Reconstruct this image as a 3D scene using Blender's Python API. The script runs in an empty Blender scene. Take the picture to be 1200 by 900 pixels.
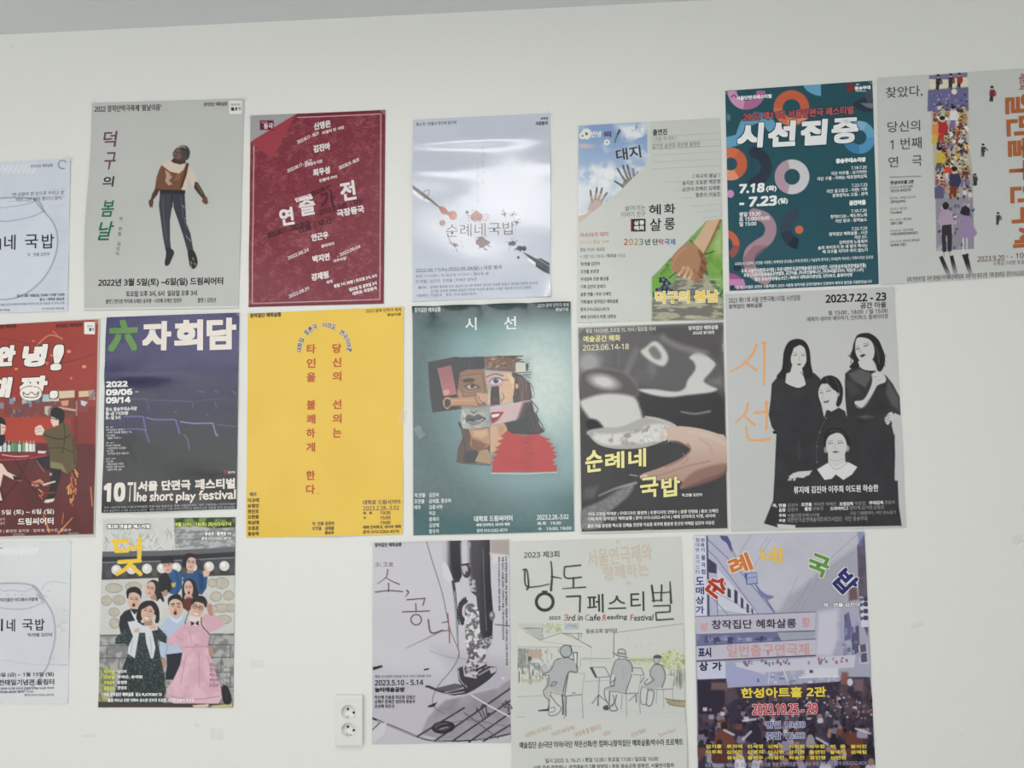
import bpy, bmesh, math, random
import numpy as np
from mathutils import Vector, Matrix

SC = bpy.context.scene
COL = SC.collection

# ------------------------------------------------------------------ camera, world, lamps, exposure
CAM_Z = 1.45            # eye height
WALL_Y = 2.0            # distance from the camera to the wall
FPX = 900.0             # focal length in pixels of a 1200 x 900 picture
YAW, PITCH, ROLL = math.radians(3.503), math.radians(4.259), math.radians(-0.831)
def cam_matrix():
    base = Matrix(((1, 0, 0), (0, 0, -1), (0, 1, 0)))
    return Matrix.Rotation(YAW, 3, 'Z') @ Matrix.Rotation(PITCH, 3, 'X') @ base @ Matrix.Rotation(ROLL, 3, 'Z')
CAMM = cam_matrix()
cd = bpy.data.cameras.new('camera'); cam = bpy.data.objects.new('camera', cd); COL.objects.link(cam)
cd.sensor_fit = 'HORIZONTAL'; cd.sensor_width = 36.0; cd.lens = 36.0 * FPX / 1200.0
cam.matrix_world = Matrix.Translation((0, 0, CAM_Z)) @ CAMM.to_4x4()
SC.camera = cam
SC.view_settings.view_transform = 'Standard'; SC.view_settings.look = 'None'
SC.view_settings.gamma = 1.0; SC.view_settings.use_curve_mapping = False
SC.view_settings.exposure = 0.11
wd = bpy.data.worlds.new('room_daylight'); SC.world = wd; wd.use_nodes = True
bg = wd.node_tree.nodes['Background']; bg.inputs[0].default_value = (0.96, 0.98, 0.98, 1); bg.inputs[1].default_value = 0.66
def panel_light(name, loc, sx, sy, watts, col=(1, 0.985, 0.95)):
    l = bpy.data.lights.new(name, 'AREA'); l.shape = 'RECTANGLE'; l.size = sx; l.size_y = sy
    l.energy = watts; l.color = col
    o = bpy.data.objects.new(name, l); o.location = loc; COL.objects.link(o); return o
CEIL_Z = CAM_Z + 1.1672
panel_light('ceiling_lamp', (-0.30, 0.36, CEIL_Z - 0.03), 0.62, 1.2, 16)
panel_light('ceiling_lamp', (2.0, -1.2, CEIL_Z - 0.03), 0.62, 1.2, 1)
panel_light('ceiling_lamp', (-2.6, -1.2, CEIL_Z - 0.03), 0.62, 1.2, 12)
fill_lamp = panel_light('added_fill_light', (-2.4, -3.9, 1.8), 6.0, 2.3, 104, (0.96, 0.98, 1.0)); fill_lamp.rotation_euler = (math.radians(90), 0, 0)  # added unseen fill light facing the wall, evens out its brightness
LAMP_PX, LAMP_K = (0, 150, 480, 830, 1200), (0.87, 0.925, 1.01, 0.935, 0.80)   # how much lamp light reaches the wall, left to right

# ------------------------------------------------------------------ small helpers
def wp(px, py):                                   # a point of the picture -> a point (x, z) on the wall
    v = CAMM @ Vector(((px - 600) / FPX, -(py - 450) / FPX, -1)); t = WALL_Y / v.y
    return v.x * t, CAM_Z + v.z * t
def homog(src, dst):
    A = []; b = []
    for (x, y), (u, v) in zip(src, dst):
        A.append([x, y, 1, 0, 0, 0, -u * x, -u * y]); b.append(u)
        A.append([0, 0, 0, x, y, 1, -v * x, -v * y]); b.append(v)
    h = np.linalg.solve(np.array(A, float), np.array(b, float)); return np.append(h, 1).reshape(3, 3)
def hap(H, x, y):
    w = H[2, 0] * x + H[2, 1] * y + H[2, 2]
    return (H[0, 0] * x + H[0, 1] * y + H[0, 2]) / w, (H[1, 0] * x + H[1, 1] * y + H[1, 2]) / w
def lin(c):
    c = np.asarray(c, float) / 255.0
    return np.where(c <= 0.04045, c / 12.92, ((c + 0.055) / 1.055) ** 2.4)
def albedo(c, k, haze=0.014): return np.clip((lin(c) - haze) / k, 0.004, 0.93)
def tag(o, label=None, cat=None, group=None, kind=None):
    for k, v in (('label', label), ('category', cat), ('group', group), ('kind', kind)):
        if v: o[k] = v
    return o
def nmat(name, rough=0.5, color=None, metal=0.0, spec=0.5, bump=0.0, bscale=60.0, attr=False, coat=0.0, coat_rough=0.1, vary=0.0, alpha=1.0, trans=0.0):
    m = bpy.data.materials.new(name); m.use_nodes = True; nt = m.node_tree
    b = nt.nodes['Principled BSDF']; b.inputs['Roughness'].default_value = rough; b.inputs['Metallic'].default_value = metal
    b.inputs['Specular IOR Level'].default_value = spec; b.inputs['Alpha'].default_value = alpha
    b.inputs['Coat Weight'].default_value = coat; b.inputs['Coat Roughness'].default_value = coat_rough
    tc = nt.nodes.new('ShaderNodeTexCoord')
    if attr:
        a = nt.nodes.new('ShaderNodeAttribute'); a.attribute_name = 'ink'; nt.links.new(a.outputs['Color'], b.inputs['Base Color'])
    elif color is not None:
        b.inputs['Base Color'].default_value = (*color, 1)
        if vary > 0:
            n = nt.nodes.new('ShaderNodeTexNoise'); n.inputs['Scale'].default_value = 1.7; n.inputs['Detail'].default_value = 6
            r = nt.nodes.new('ShaderNodeMixRGB'); r.inputs[1].default_value = (*[c * (1 - vary) for c in color], 1); r.inputs[2].default_value = (*[min(1, c * (1 + vary)) for c in color], 1)
            nt.links.new(tc.outputs['Object'], n.inputs['Vector']); nt.links.new(n.outputs['Fac'], r.inputs[0]); nt.links.new(r.outputs[0], b.inputs['Base Color'])
    if bump > 0:
        n = nt.nodes.new('ShaderNodeTexNoise'); n.inputs['Scale'].default_value = bscale; n.inputs['Detail'].default_value = 5
        bp = nt.nodes.new('ShaderNodeBump'); bp.inputs['Strength'].default_value = bump; bp.inputs['Distance'].default_value = 0.01
        nt.links.new(tc.outputs['Object'], n.inputs['Vector']); nt.links.new(n.outputs['Fac'], bp.inputs['Height'])
        nt.links.new(bp.outputs['Normal'], b.inputs['Normal'])
        if coat > 0: nt.links.new(bp.outputs['Normal'], b.inputs['Coat Normal'])
    return m
M_MATTE = nmat('printed_paper', 0.55, attr=True, spec=0.35, bump=0.05, bscale=14)
M_SATIN = nmat('printed_satin_paper', 0.36, attr=True, spec=0.4, bump=0.10, bscale=9)
M_GLOSS = nmat('printed_glossy_paper', 0.24, attr=True, spec=0.5, bump=0.26, bscale=9)
M_FILM = nmat('laminated_paper', 0.17, attr=True, spec=0.75, bump=0.10, bscale=10)
M_SHEEN = nmat('smooth_coated_paper', 0.15, attr=True, spec=0.5, bump=0.06, bscale=9)
M_WALL = nmat('white_wall_paint', 0.6, (0.785, 0.782, 0.742), spec=0.25, bump=0.12, bscale=35, vary=0.012)
M_CEIL = nmat('white_ceiling_paint', 0.8, (0.76, 0.785, 0.79), spec=0.2, bump=0.04, bscale=20, vary=0.01)
M_FLOOR = nmat('grey_floor_vinyl', 0.5, (0.54, 0.53, 0.50), vary=0.1)
M_PLASTIC = nmat('white_plastic', 0.35, (0.745, 0.75, 0.715), bump=0.01)
M_HOLE = nmat('dark_hole', 0.7, (0.02, 0.02, 0.02))
M_STEEL = nmat('steel_clip', 0.3, (0.62, 0.6, 0.56), metal=1.0)
M_TAPE = nmat('clear_tape', 0.16, (0.86, 0.87, 0.84), spec=0.6, alpha=0.16, bump=0.25, bscale=40)
M_RESIDUE = nmat('tape_residue', 0.4, (0.6, 0.6, 0.56), spec=0.4, alpha=0.06, bump=0.4, bscale=200)

def mesh_obj(name, verts, faces, mat, parent=None, cols=None, smooth=True, loc=(0, 0, 0)):
    me = bpy.data.meshes.new(name)
    verts = np.asarray(verts, np.float32)
    if isinstance(faces, np.ndarray):
        n, k = faces.shape
        me.vertices.add(len(verts)); me.vertices.foreach_set('co', verts.ravel())
        me.loops.add(n * k); me.loops.foreach_set('vertex_index', faces.astype(np.int32).ravel())
        me.polygons.add(n); me.polygons.foreach_set('loop_start', np.arange(0, n * k, k, dtype=np.int32))
        me.update(calc_edges=True)
    else:
        me.from_pydata([tuple(v) for v in verts], [], faces); me.update()
    if smooth: me.polygons.foreach_set('use_smooth', np.ones(len(me.polygons), bool))
    if cols is not None:
        a = me.color_attributes.new('ink', 'FLOAT_COLOR', 'POINT')
        c4 = np.ones((len(verts), 4), np.float32); c4[:, :3] = cols; a.data.foreach_set('color', c4.ravel())
    me.materials.append(mat)
    o = bpy.data.objects.new(name, me); COL.objects.link(o); o.location = loc
    if parent: o.parent = parent
    return o

# value noise used for printed textures
def _hash(ix, iy, seed):
    n = (ix.astype(np.int64) * 374761393 + iy.astype(np.int64) * 668265263 + seed * 974711) & 0x7fffffff
    n = ((n ^ (n >> 13)) * 1274126177) & 0x7fffffff
    return ((n ^ (n >> 16)) & 0xffff) / 65535.0
def vnoise(x, y, seed=0):
    ix = np.floor(x); iy = np.floor(y); fx = x - ix; fy = y - iy
    fx = fx * fx * (3 - 2 * fx); fy = fy * fy * (3 - 2 * fy)
    a = _hash(ix, iy, seed); b = _hash(ix + 1, iy, seed); c = _hash(ix, iy + 1, seed); d = _hash(ix + 1, iy + 1, seed)
    return (a * (1 - fx) + b * fx) * (1 - fy) + (c * (1 - fx) + d * fx) * fy
def fbm(x, y, s, seed=0, oct=4):
    r = 0; a = 0.5; t = 0
    for k in range(oct):
        c_, n_ = math.cos(0.6 + 1.1 * k), math.sin(0.6 + 1.1 * k); f_ = 2 ** k / s
        r = r + a * vnoise((x * c_ - y * n_) * f_, (x * n_ + y * c_) * f_, seed + k * 17); t += a; a *= 0.5
    return r / t
def ss(a, b, x):
    t = np.clip((x - a) / (b - a), 0, 1); return t * t * (3 - 2 * t)
def mix(c0, c1, t):
    t = np.asarray(t)[..., None]; return np.asarray(c0, float) * (1 - t) + np.asarray(c1, float) * t
def spline(pts, closed=False, n=6):
    P = np.array(pts, float); N = len(P); out = []
    rng = range(N) if closed else range(N - 1)
    for i in rng:
        if closed: p0, p1, p2, p3 = P[i - 1], P[i], P[(i + 1) % N], P[(i + 2) % N]
        else: p0, p1, p2, p3 = P[max(i - 1, 0)], P[i], P[i + 1], P[min(i + 2, N - 1)]
        for k in range(n):
            t = k / n
            out.append(0.5 * (2 * p1 + (p2 - p0) * t + (2 * p0 - 5 * p1 + 4 * p2 - p3) * t * t + (3 * p1 - p0 - 3 * p2 + p3) * t ** 3))
    if not closed: out.append(P[-1])
    return np.array(out)

# lettering: outlines come from Blender's built-in typeface
_glyphs = {}
DIGITS = {48 + i: 0x1D7E2 + i for i in range(10)}      # plain sans digits whose 1 has its flag
def glyphs(s):
    if s not in _glyphs:
        c = bpy.data.curves.new('lettering', 'FONT'); c.body = s.translate(DIGITS); c.resolution_u = 3
        o = bpy.data.objects.new('lettering', c)
        me = bpy.data.meshes.new_from_object(o)
        v = np.zeros(len(me.vertices) * 3); me.vertices.foreach_get('co', v); v = v.reshape(-1, 3)[:, :2]
        me.calc_loop_triangles(); t = np.zeros(len(me.loop_triangles) * 3, np.int32); me.loop_triangles.foreach_get('vertices', t)
        bpy.data.objects.remove(o); bpy.data.curves.remove(c); bpy.data.meshes.remove(me)
        _glyphs[s] = (v, t.reshape(-1, 3))
    return _glyphs[s]

class Poster:
    RES = 1.35           # print cells per picture pixel
    def __init__(s, name, label, quad, crop, base=(210, 210, 205), mat=None, wave=0.0012, seed=1, curl=(), gap=0.0006, group='theatre posters on the wall'):
        s.quad = quad; s.mat = mat or M_MATTE; s.wave = wave; s.seed = seed; s.curl = curl; s.gap = gap
        uvq = [(0, 0), (1, 0), (1, 1), (0, 1)]
        s.H_img2uv = homog(quad, uvq); s.H_uv2img = homog(uvq, quad)
        wq = [wp(*q) for q in quad]; s.H_uv2wall = homog(uvq, wq)
        s.w = math.dist(wq[0], wq[1]); s.h = math.dist(wq[0], wq[3])
        s.nx = int(math.dist(quad[0], quad[1]) * s.RES); s.ny = int(math.dist(quad[0], quad[3]) * s.RES)
        s.U, s.V = np.meshgrid(np.linspace(0, 1, s.nx), np.linspace(0, 1, s.ny))
        s.crop(*crop)
        c = hap(s.H_uv2wall, 0.5, 1.0)
        s.root = bpy.data.objects.new(name, None); COL.objects.link(s.root)
        s.root.empty_display_size = 0.05; s.root.location = (c[0], WALL_Y, c[1])
        tag(s.root, label, 'poster', group)
        s.C = np.zeros((s.ny, s.nx, 3)); s.C[:] = base; s.A = None; s.layers = []; s.txt = {}; s.over = None
        s.labels = {}; s.haze = {'smooth_coated_paper': 0.045, 'printed_glossy_paper': 0.03}.get(s.mat.name, 0.014)   # what the gloss adds
        s.kw = float(np.interp(sum(q[0] for q in quad) / 4, LAMP_PX, LAMP_K))
    def crop(s, x0, y0, k):
        s.cx0, s.cy0, s.k = x0, y0, k
        ix, iy = hap(s.H_uv2img, s.U, s.V); s.X = (ix - x0) * k; s.Y = (iy - y0) * k
        s.px = k / s.RES          # one print cell in crop units
    # --- painting the print (crop coordinates)
    def _win(s, x0, y0, x1, y1, pad):
        m = (s.X > x0 - pad) & (s.X < x1 + pad) & (s.Y > y0 - pad) & (s.Y < y1 + pad)
        r = np.where(m.any(1))[0]; c = np.where(m.any(0))[0]
        if len(r) == 0 or len(c) == 0: return None
        return slice(r[0], r[-1] + 1), slice(c[0], c[-1] + 1)
    def _put(s, w, cov, col, a):
        X, Y = s.X[w], s.Y[w]
        if callable(a): cov = cov * a(X, Y)
        else: cov = cov * a
        c = col(X, Y) if callable(col) else np.asarray(col, float)
        s.C[w] = s.C[w] * (1 - cov[..., None]) + c * cov[..., None]
        if s.A is not None: s.A[w] = 1 - (1 - s.A[w]) * (1 - cov)
        elif s.layers:                                  # a mark printed over an earlier picture
            if s.over is None: s.over = np.zeros((s.ny, s.nx))
            s.over[w] = 1 - (1 - s.over[w]) * (1 - cov)
    def all(s, col, a=1.0): s._put((slice(None), slice(None)), np.ones((s.ny, s.nx)), col, a)
    def fill(s, pts, col, f=0.9, a=1.0, sm=False):
        P = spline(pts, True) if sm else np.array(pts, float)
        fp = max(f * s.px, 1e-6)
        w = s._win(P[:, 0].min(), P[:, 1].min(), P[:, 0].max(), P[:, 1].max(), fp * 1.5)
        if w is None: return
        X, Y = s.X[w], s.Y[w]; d2 = np.full(X.shape, 1e18); ins = np.zeros(X.shape, bool); N = len(P)
        for i in range(N):
            ax, ay = P[i]; bx, by = P[(i + 1) % N]; ex, ey = bx - ax, by - ay; L = ex * ex + ey * ey + 1e-12
            t = np.clip(((X - ax) * ex + (Y - ay) * ey) / L, 0, 1)
            d2 = np.minimum(d2, (X - ax - t * ex) ** 2 + (Y - ay - t * ey) ** 2)
            if ay != by: ins ^= ((ay > Y) != (by > Y)) & (X < ex * (Y - ay) / (by - ay) + ax)
        sd = np.where(ins, -1, 1) * np.sqrt(d2)
        s._put(w, np.clip(0.5 - sd / fp, 0, 1), col, a)
    def rect(s, x0, y0, x1, y1, col, f=0.9, a=1.0): s.fill([(x0, y0), (x1, y0), (x1, y1), (x0, y1)], col, f, a)
    def line(s, pts, wd, col, sm=True, tap=None, a=1.0, f=0.9):
        P = spline(pts) if (sm and len(pts) > 2) else np.array(pts, float)
        fp = f * s.px; tap = tap or (1, 1); n = len(P); cl = np.r_[0, np.cumsum(np.hypot(*np.diff(P, axis=0).T))]; cl = cl / max(cl[-1], 1e-9)
        w = s._win(P[:, 0].min(), P[:, 1].min(), P[:, 0].max(), P[:, 1].max(), wd + fp)
        if w is None: return
        X, Y = s.X[w], s.Y[w]; best = np.full(X.shape, 1e9)
        for i in range(n - 1):
            ax, ay = P[i]; ex, ey = P[i + 1] - P[i]; L = ex * ex + ey * ey + 1e-12
            t = np.clip(((X - ax) * ex + (Y - ay) * ey) / L, 0, 1)
            q = cl[i] + (cl[i + 1] - cl[i]) * t; r = wd / 2 * (tap[0] + (tap[1] - tap[0]) * q)
            best = np.minimum(best, np.hypot(X - ax - t * ex, Y - ay - t * ey) - r)
        s._put(w, np.clip(0.5 - best / fp, 0, 1), col, a)
    def ell(s, cx, cy, rx, ry, col, rot=0, f=0.9, a=1.0):
        fp = f * s.px; R = max(rx, ry); w = s._win(cx - R, cy - R, cx + R, cy + R, fp)
        if w is None: return
        X, Y = s.X[w] - cx, s.Y[w] - cy; r = math.radians(rot); c, n = math.cos(r), math.sin(r)
        x = (X * c + Y * n) / rx; y = (-X * n + Y * c) / ry; q = np.hypot(x, y)
        sd = (q - 1) * min(rx, ry)
        s._put(w, np.clip(0.5 - sd / fp, 0, 1), col, a)
    def ring(s, cx, cy, ro, ri, col, a0=0, a1=360, a=1.0, f=0.9):
        fp = f * s.px; w = s._win(cx - ro, cy - ro, cx + ro, cy + ro, fp)
        if w is None: return
        X, Y = s.X[w] - cx, s.Y[w] - cy; r = np.hypot(X, Y); cov = np.clip(0.5 - (r - ro) / fp, 0, 1) * np.clip(0.5 + (r - ri) / fp, 0, 1)
        if a1 - a0 < 360:
            th = (np.degrees(np.arctan2(Y, X)) - a0) % 360; cov = cov * (th < (a1 - a0))
        s._put(w, cov, col, a)
    # --- a printed figure or picture that becomes its own part
    def begin(s): s.A = np.zeros((s.ny, s.nx))
    def end(s, name, label=None, split=False):
        A, Cc = s.A.copy(), s.C.copy(); s.A = None
        if not split: s.layers.append((name, label, A, Cc)); return
        m = A > 0.12; lab = np.where(m, np.arange(1, m.size + 1).reshape(m.shape), 0)      # separate marks become separate parts
        while True:
            p = np.pad(lab, 2); new = lab
            for dy in (0, 1, 2, 3, 4):
                for dx in (0, 1, 2, 3, 4): new = np.maximum(new, p[dy:dy + m.shape[0], dx:dx + m.shape[1]])
            new = np.where(m, new, 0)
            if (new == lab).all(): break
            lab = new
        ids, cnt = np.unique(lab[m], return_counts=True)
        small = [i for i, c in zip(ids, cnt) if c < 90]
        big = [i for i in ids if i not in small] or list(ids[:1])
        cen = {i: np.array([q.mean() for q in np.nonzero(lab == i)]) for i in ids}; own = {i: [i] for i in big}
        for i in small:
            if i not in own: own[min(big, key=lambda j: np.hypot(*(cen[j] - cen[i])))].append(i)      # specks go with the mark they fell from
        for i in big: s.layers.append((name, label, A * np.isin(lab, own[i]), Cc))
    # --- surface
    def height(s, u, v):
        h = 0.5 + 0.5 * np.sin(6.28 * (1.3 * v + 0.35 * u) + s.seed * 1.7) * np.cos(2.1 * u + s.seed) + 0.35 * np.sin(6.28 * (2.7 * v - 0.8 * u) + s.seed * 0.6) + 0.35
        y = s.gap + s.wave * np.maximum(h, 0)
        for c in s.curl: y = y + c(u, v)
        return y
    def place(s, u, v, eps):
        x, z = hap(s.H_uv2wall, u, v)
        L = s.root.location
        return np.stack([x - L.x, -(s.height(u, v) + eps), z - L.z], -1)
    # --- lettering (crop coordinates)
    def _emit(s, part, v, t, col, bold, eps=0.00075):
        """v in crop units"""
        bold *= 0.72
        offs = [(0, 0)]
        if bold > 3.2: offs += [(bold * .5 * i, bold * .5 * j) for i in (-1, 0, 1) for j in (-1, 0, 1) if i or j]
        if bold >= 1.8: offs += [(bold * i, bold * j) for i in (-1, 0, 1) for j in (-1, 0, 1) if i or j]
        elif bold > 0: offs += [(bold * math.cos(q), bold * math.sin(q)) for q in np.arange(6) * math.pi / 3]
        runs = s.txt.setdefault(part, [])
        vs, ts = [], []
        for i, (dx, dy) in enumerate(offs):
            ix = (v[:, 0] + dx) / s.k + s.cx0; iy = (v[:, 1] + dy) / s.k + s.cy0
            u, w = hap(s.H_img2uv, ix, iy)
            vs.append(s.place(u, w, eps + i * 2e-6)); ts.append(t + i * len(v))
        V = np.concatenate(vs); runs.append((V, ts, np.tile(albedo(col, s.kw), (len(V), 1)), V.min(0)[[0, 2]], V.max(0)[[0, 2]]))
    def _axes(s, cx, cy):
        ix, iy = cx / s.k + s.cx0, cy / s.k + s.cy0; u, v = hap(s.H_img2uv, ix, iy); e = 1e-3
        a = hap(s.H_uv2img, u + e, v); b = hap(s.H_uv2img, u, v + e)
        ea = np.array([a[0] - ix, a[1] - iy]); eb = np.array([b[0] - ix, b[1] - iy])
        return ea / np.linalg.norm(ea), eb / np.linalg.norm(eb)
    def T(s, part, body, x0, y0, x1, y1, col, b=0.0, sh=0.0, rot=0.0, out=None, ob=0.0):
        """fit the ink of a line of lettering to a box; b, ob: extra weight in crop units; out: outline colour"""
        v, t = glyphs(body)
        if len(v) == 0: return
        mn, mx = v.min(0), v.max(0); W, H = x1 - x0 - 2 * b, y1 - y0 - 2 * b
        q = (v - (mn + mx) / 2) / np.maximum(mx - mn, 1e-6)
        x = q[:, 0] * W; y = -q[:, 1] * H; x = x - sh * y
        r = math.radians(rot); x, y = x * math.cos(r) - y * math.sin(r), x * math.sin(r) + y * math.cos(r)
        cx, cy = (x0 + x1) / 2, (y0 + y1) / 2; ea, eb = s._axes(cx, cy)
        P = np.stack([cx + x * ea[0] + y * eb[0], cy + x * ea[1] + y * eb[1]], -1)
        if out is not None: s._emit(part, P, t, out, b + ob * 1.4, 0.00055)
        s._emit(part, P, t, col, b)
    def TC(s, part, body, cx, cy, w, h, col, **k): s.T(part, body, cx - w / 2, cy - h / 2, cx + w / 2, cy + h / 2, col, **k)
    def L(s, part, lines, x, y, dy, em, col, b=0.0, al='L', cond=0.9, sh=0.0):
        """lines of small print; y is the middle of the first line"""
        b *= 0.6
        x_ref = x
        for i, body in enumerate(lines):
            if not body.strip(): continue
            v, t = glyphs(body)
            if len(v) == 0: continue
            wdt = (v[:, 0].max() - v[:, 0].min()) * em * cond
            ea, eb = s._axes(x, y); ox, oy = eb[0] * dy * i, eb[1] * dy * i
            x0 = v[:, 0].min()
            xx = (v[:, 0] - x0) * em * cond; xx = xx - {'L': 0, 'R': wdt, 'C': wdt / 2}[al]
            yy = -(v[:, 1] - 0.33) * em; xx = xx - sh * yy
            s._emit(part, np.stack([x_ref + ox + xx * ea[0] + yy * eb[0], y + oy + xx * ea[1] + yy * eb[1]], -1), t, col, b)
    def Vt(s, part, body, x, y, dy, w, h, col, b=0.0, dx=0.0):
        for i, ch in enumerate(body):
            if ch != ' ': s.TC(part, ch, x + dx * i, y + dy * i, w, h, col, b=b)
    # --- link everything
    def done(s):
        if s.over is not None:
            s.A = s.over; s.end('printed_mark', split=True)
        idx = np.arange(s.nx * s.ny).reshape(s.ny, s.nx)
        faces = np.stack([idx[:-1, :-1], idx[1:, :-1], idx[1:, 1:], idx[:-1, 1:]], -1).reshape(-1, 4)
        o = mesh_obj('sheet', s.place(s.U, s.V, 0).reshape(-1, 3), faces, s.mat, s.root, albedo(s.C, s.kw, s.haze).reshape(-1, 3))
        for i, (name, label, A, C) in enumerate(s.layers):
            a = A.ravel(); keep = a[faces].max(1) > 0.12
            f = faces[keep]; used, inv = np.unique(f, return_inverse=True)
            p = s.place(s.U, s.V, 0.0009 if name == 'crown_emblem' else 0.0001 + 0.00002 * i).reshape(-1, 3)[used]
            q = mesh_obj(name, p, inv.reshape(-1, 4), s.mat, s.root, albedo(C, s.kw, s.haze).reshape(-1, 3)[used])
            if label: q['label'] = label
        for part, runs in s.txt.items():              # neighbouring runs of lettering make one part, words set apart make their own
            n = len(runs); grp = list(range(n))
            for i in range(n):
                for j in range(i):
                    (l0, h0), (l1, h1) = runs[i][3:], runs[j][3:]
                    pad = 0.45 * max(0.006, min(min(h0 - l0), min(h1 - l1)))
                    if all(l0[k] - pad < h1[k] and l1[k] - pad < h0[k] for k in (0, 1)) and grp[i] != grp[j]:
                        a_, b_ = grp[i], grp[j]; grp = [b_ if g == a_ else g for g in grp]
            for g in dict.fromkeys(grp):
                vs, ts, cs, m = [], [], [], 0
                for i in range(n):
                    if grp[i] == g:
                        vs.append(runs[i][0]); ts += [t + m for t in runs[i][1]]; cs.append(runs[i][2]); m += len(runs[i][0])
                q = mesh_obj(part, np.concatenate(vs), np.concatenate(ts), s.mat, s.root, np.concatenate(cs), smooth=False)
                if part in s.labels: q['label'] = s.labels[part]
    def tape(s, cx, cy, w, h, rot=0, pitch=0.0):
        """a strip of clear tape over an edge; centre in crop coordinates, size in crop units"""
        nu, nv = 9, 7; r = math.radians(rot)
        gx, gy = np.meshgrid(np.linspace(-w / 2, w / 2, nu), np.linspace(-h / 2, h / 2, nv))
        X = cx + gx * math.cos(r) - gy * math.sin(r); Y = cy + gx * math.sin(r) + gy * math.cos(r)
        u, v = hap(s.H_img2uv, X / s.k + s.cx0, Y / s.k + s.cy0)
        uc, vc = np.clip(u, 0, 1), np.clip(v, 0, 1); ov = np.hypot((u - uc) * s.w, (v - vc) * s.h)
        y = np.maximum(s.height(uc, vc) + 0.0012 - ov * 0.25, 0.0004) + pitch * 0.004 * (0.5 - gy / h) * (0.5 + 0.5 * np.cos(gx / w * 6.0))
        x, z = hap(s.H_uv2wall, u, v); Lc = s.root.location
        p = np.stack([x - Lc.x, -y, z - Lc.z], -1).reshape(-1, 3)
        idx = np.arange(nu * nv).reshape(nv, nu); f = np.stack([idx[:-1, :-1], idx[1:, :-1], idx[1:, 1:], idx[:-1, 1:]], -1).reshape(-1, 4)
        mesh_obj('tape', p, f, M_TAPE, s.root)
# ------------------------------------------------------------------ the room
def box_obj(name, x0, y0, z0, x1, y1, z1, mat, kind='structure', bevel=0.0):
    bm = bmesh.new(); bmesh.ops.create_cube(bm, size=1.0)
    for v in bm.verts: v.co = Vector(((x0 + x1) / 2 + v.co.x * (x1 - x0), (y0 + y1) / 2 + v.co.y * (y1 - y0), (z0 + z1) / 2 + v.co.z * (z1 - z0)))
    if bevel: bmesh.ops.bevel(bm, geom=bm.edges[:], offset=bevel, segments=3, affect='EDGES', profile=0.5)
    me = bpy.data.meshes.new(name); bm.to_mesh(me); bm.free(); me.materials.append(mat)
    o = bpy.data.objects.new(name, me); COL.objects.link(o)
    if kind: o['kind'] = kind
    return o
box_obj('wall_back', -4.5, WALL_Y, 0, 4.5, WALL_Y + 0.12, CEIL_Z, M_WALL)
box_obj('ceiling', -4.5, -4.5, CEIL_Z, 4.5, WALL_Y + 0.12, CEIL_Z + 0.1, M_CEIL)
box_obj('floor', -4.5, -4.5, -0.1, 4.5, WALL_Y + 0.12, 0, M_FLOOR)
# ================================================================== posters, top row
# -- pale jar drawing, upper left
P = Poster('theatre_poster', 'pale blue-white poster of a big drawn jar, upper left edge above the red poster',
    [(-49.8, 192.7), (83, 185.5), (79.7, 364.8), (-51, 368.5)], (0, 160, 3.917), (201, 206, 213), M_SATIN, 0.0012, 1)
P.all(lambda X, Y: mix((192, 198, 206), (208, 213, 220), fbm(X, Y, 120, 3)))
for i in range(16):
    x = -180 + i * 22; P.line([(x, 165), (x + 20, 140 - i * 0.5)], 9, (222, 226, 231), a=0.7, f=3)
for (pts) in ([(200, 250), (300, 240)], [(230, 320), (270, 322), (305, 310)], [(250, 430), (310, 440)], [(240, 470), (300, 490)], [(215, 610), (300, 600)]):
    P.line(pts, 2, (170, 176, 186), a=0.7)
P.fill([(266, 380), (320, 400), (320, 760), (150, 720), (240, 600)], (178, 185, 196), f=40, a=0.35)
P.begin()
jar = [(-62, 290), (60, 282), (160, 288), (190, 310), (205, 345), (245, 395), (264, 455), (262, 520), (240, 590), (195, 660), (120, 722), (40, 748), (-40, 740), (-110, 690), (-150, 600), (-160, 500), (-140, 420), (-90, 350), (-75, 310)]
P.fill(jar, lambda X, Y: mix((206, 211, 220), (196, 202, 213), fbm(X, Y, 90, 8)), sm=True)
P.line(jar + [jar[0]], 5, (116, 124, 138), a=0.8, f=2)
P.line([(-70, 325), (0, 328), (60, 322), (140, 308), (170, 292)], 3, (140, 148, 160), a=.85)
P.line([(-80, 350), (0, 388), (90, 382), (165, 362), (203, 342)], 4, (134, 142, 156), a=.85)
P.line([(160, 290), (180, 315), (205, 345)], 7, (120, 128, 140), a=.7, f=3)
P.line([(40, 300), (100, 296), (150, 300)], 3, (165, 172, 182), a=.7)
P.end('printed_jar')
ink = (52, 56, 66)
P.T('small_print', '창작집단 혜화살롱', 142, 128, 245, 143, (110, 116, 126))
P.ring(290, 130, 21, 17, (100, 105, 116), 60, 330)
P.L('small_print', ['"한 상밥이 한 상으로 우리고 밥', '먹어 그만 살아 했으다 많아."'], 297, 258, 24, 20, (105, 110, 122), 0, 'R', 0.95, 0.15)
P.labels['title_lettering'] = 'dark brush lettering across the jar'
for ch, a in (('순', (-112, 478, -58, 525)), ('례', (-50, 470, 8, 522)), ('네', (22, 452, 74, 522)), ('국', (116, 450, 176, 515)), ('밥', (193, 448, 250, 514))): P.T('title_lettering', ch, *a, ink, b=0.8)
P.T('small_print', '작 · 연출 김진아', 128, 534, 230, 550, (90, 95, 106))
P.L('small_print', ['일시: 2월 18일(금) 19:00 / 19일 15:00', '장소 : 대학로 동숭관'], 298, 726, 20, 15, (70, 75, 88), 0.7, 'R')
P.T('small_print', '작·연출 김진아 출연 류지애 이주희 이도원 하승한 외 무대 조명', -10, 763, 298, 775, (105, 110, 122))
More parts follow.
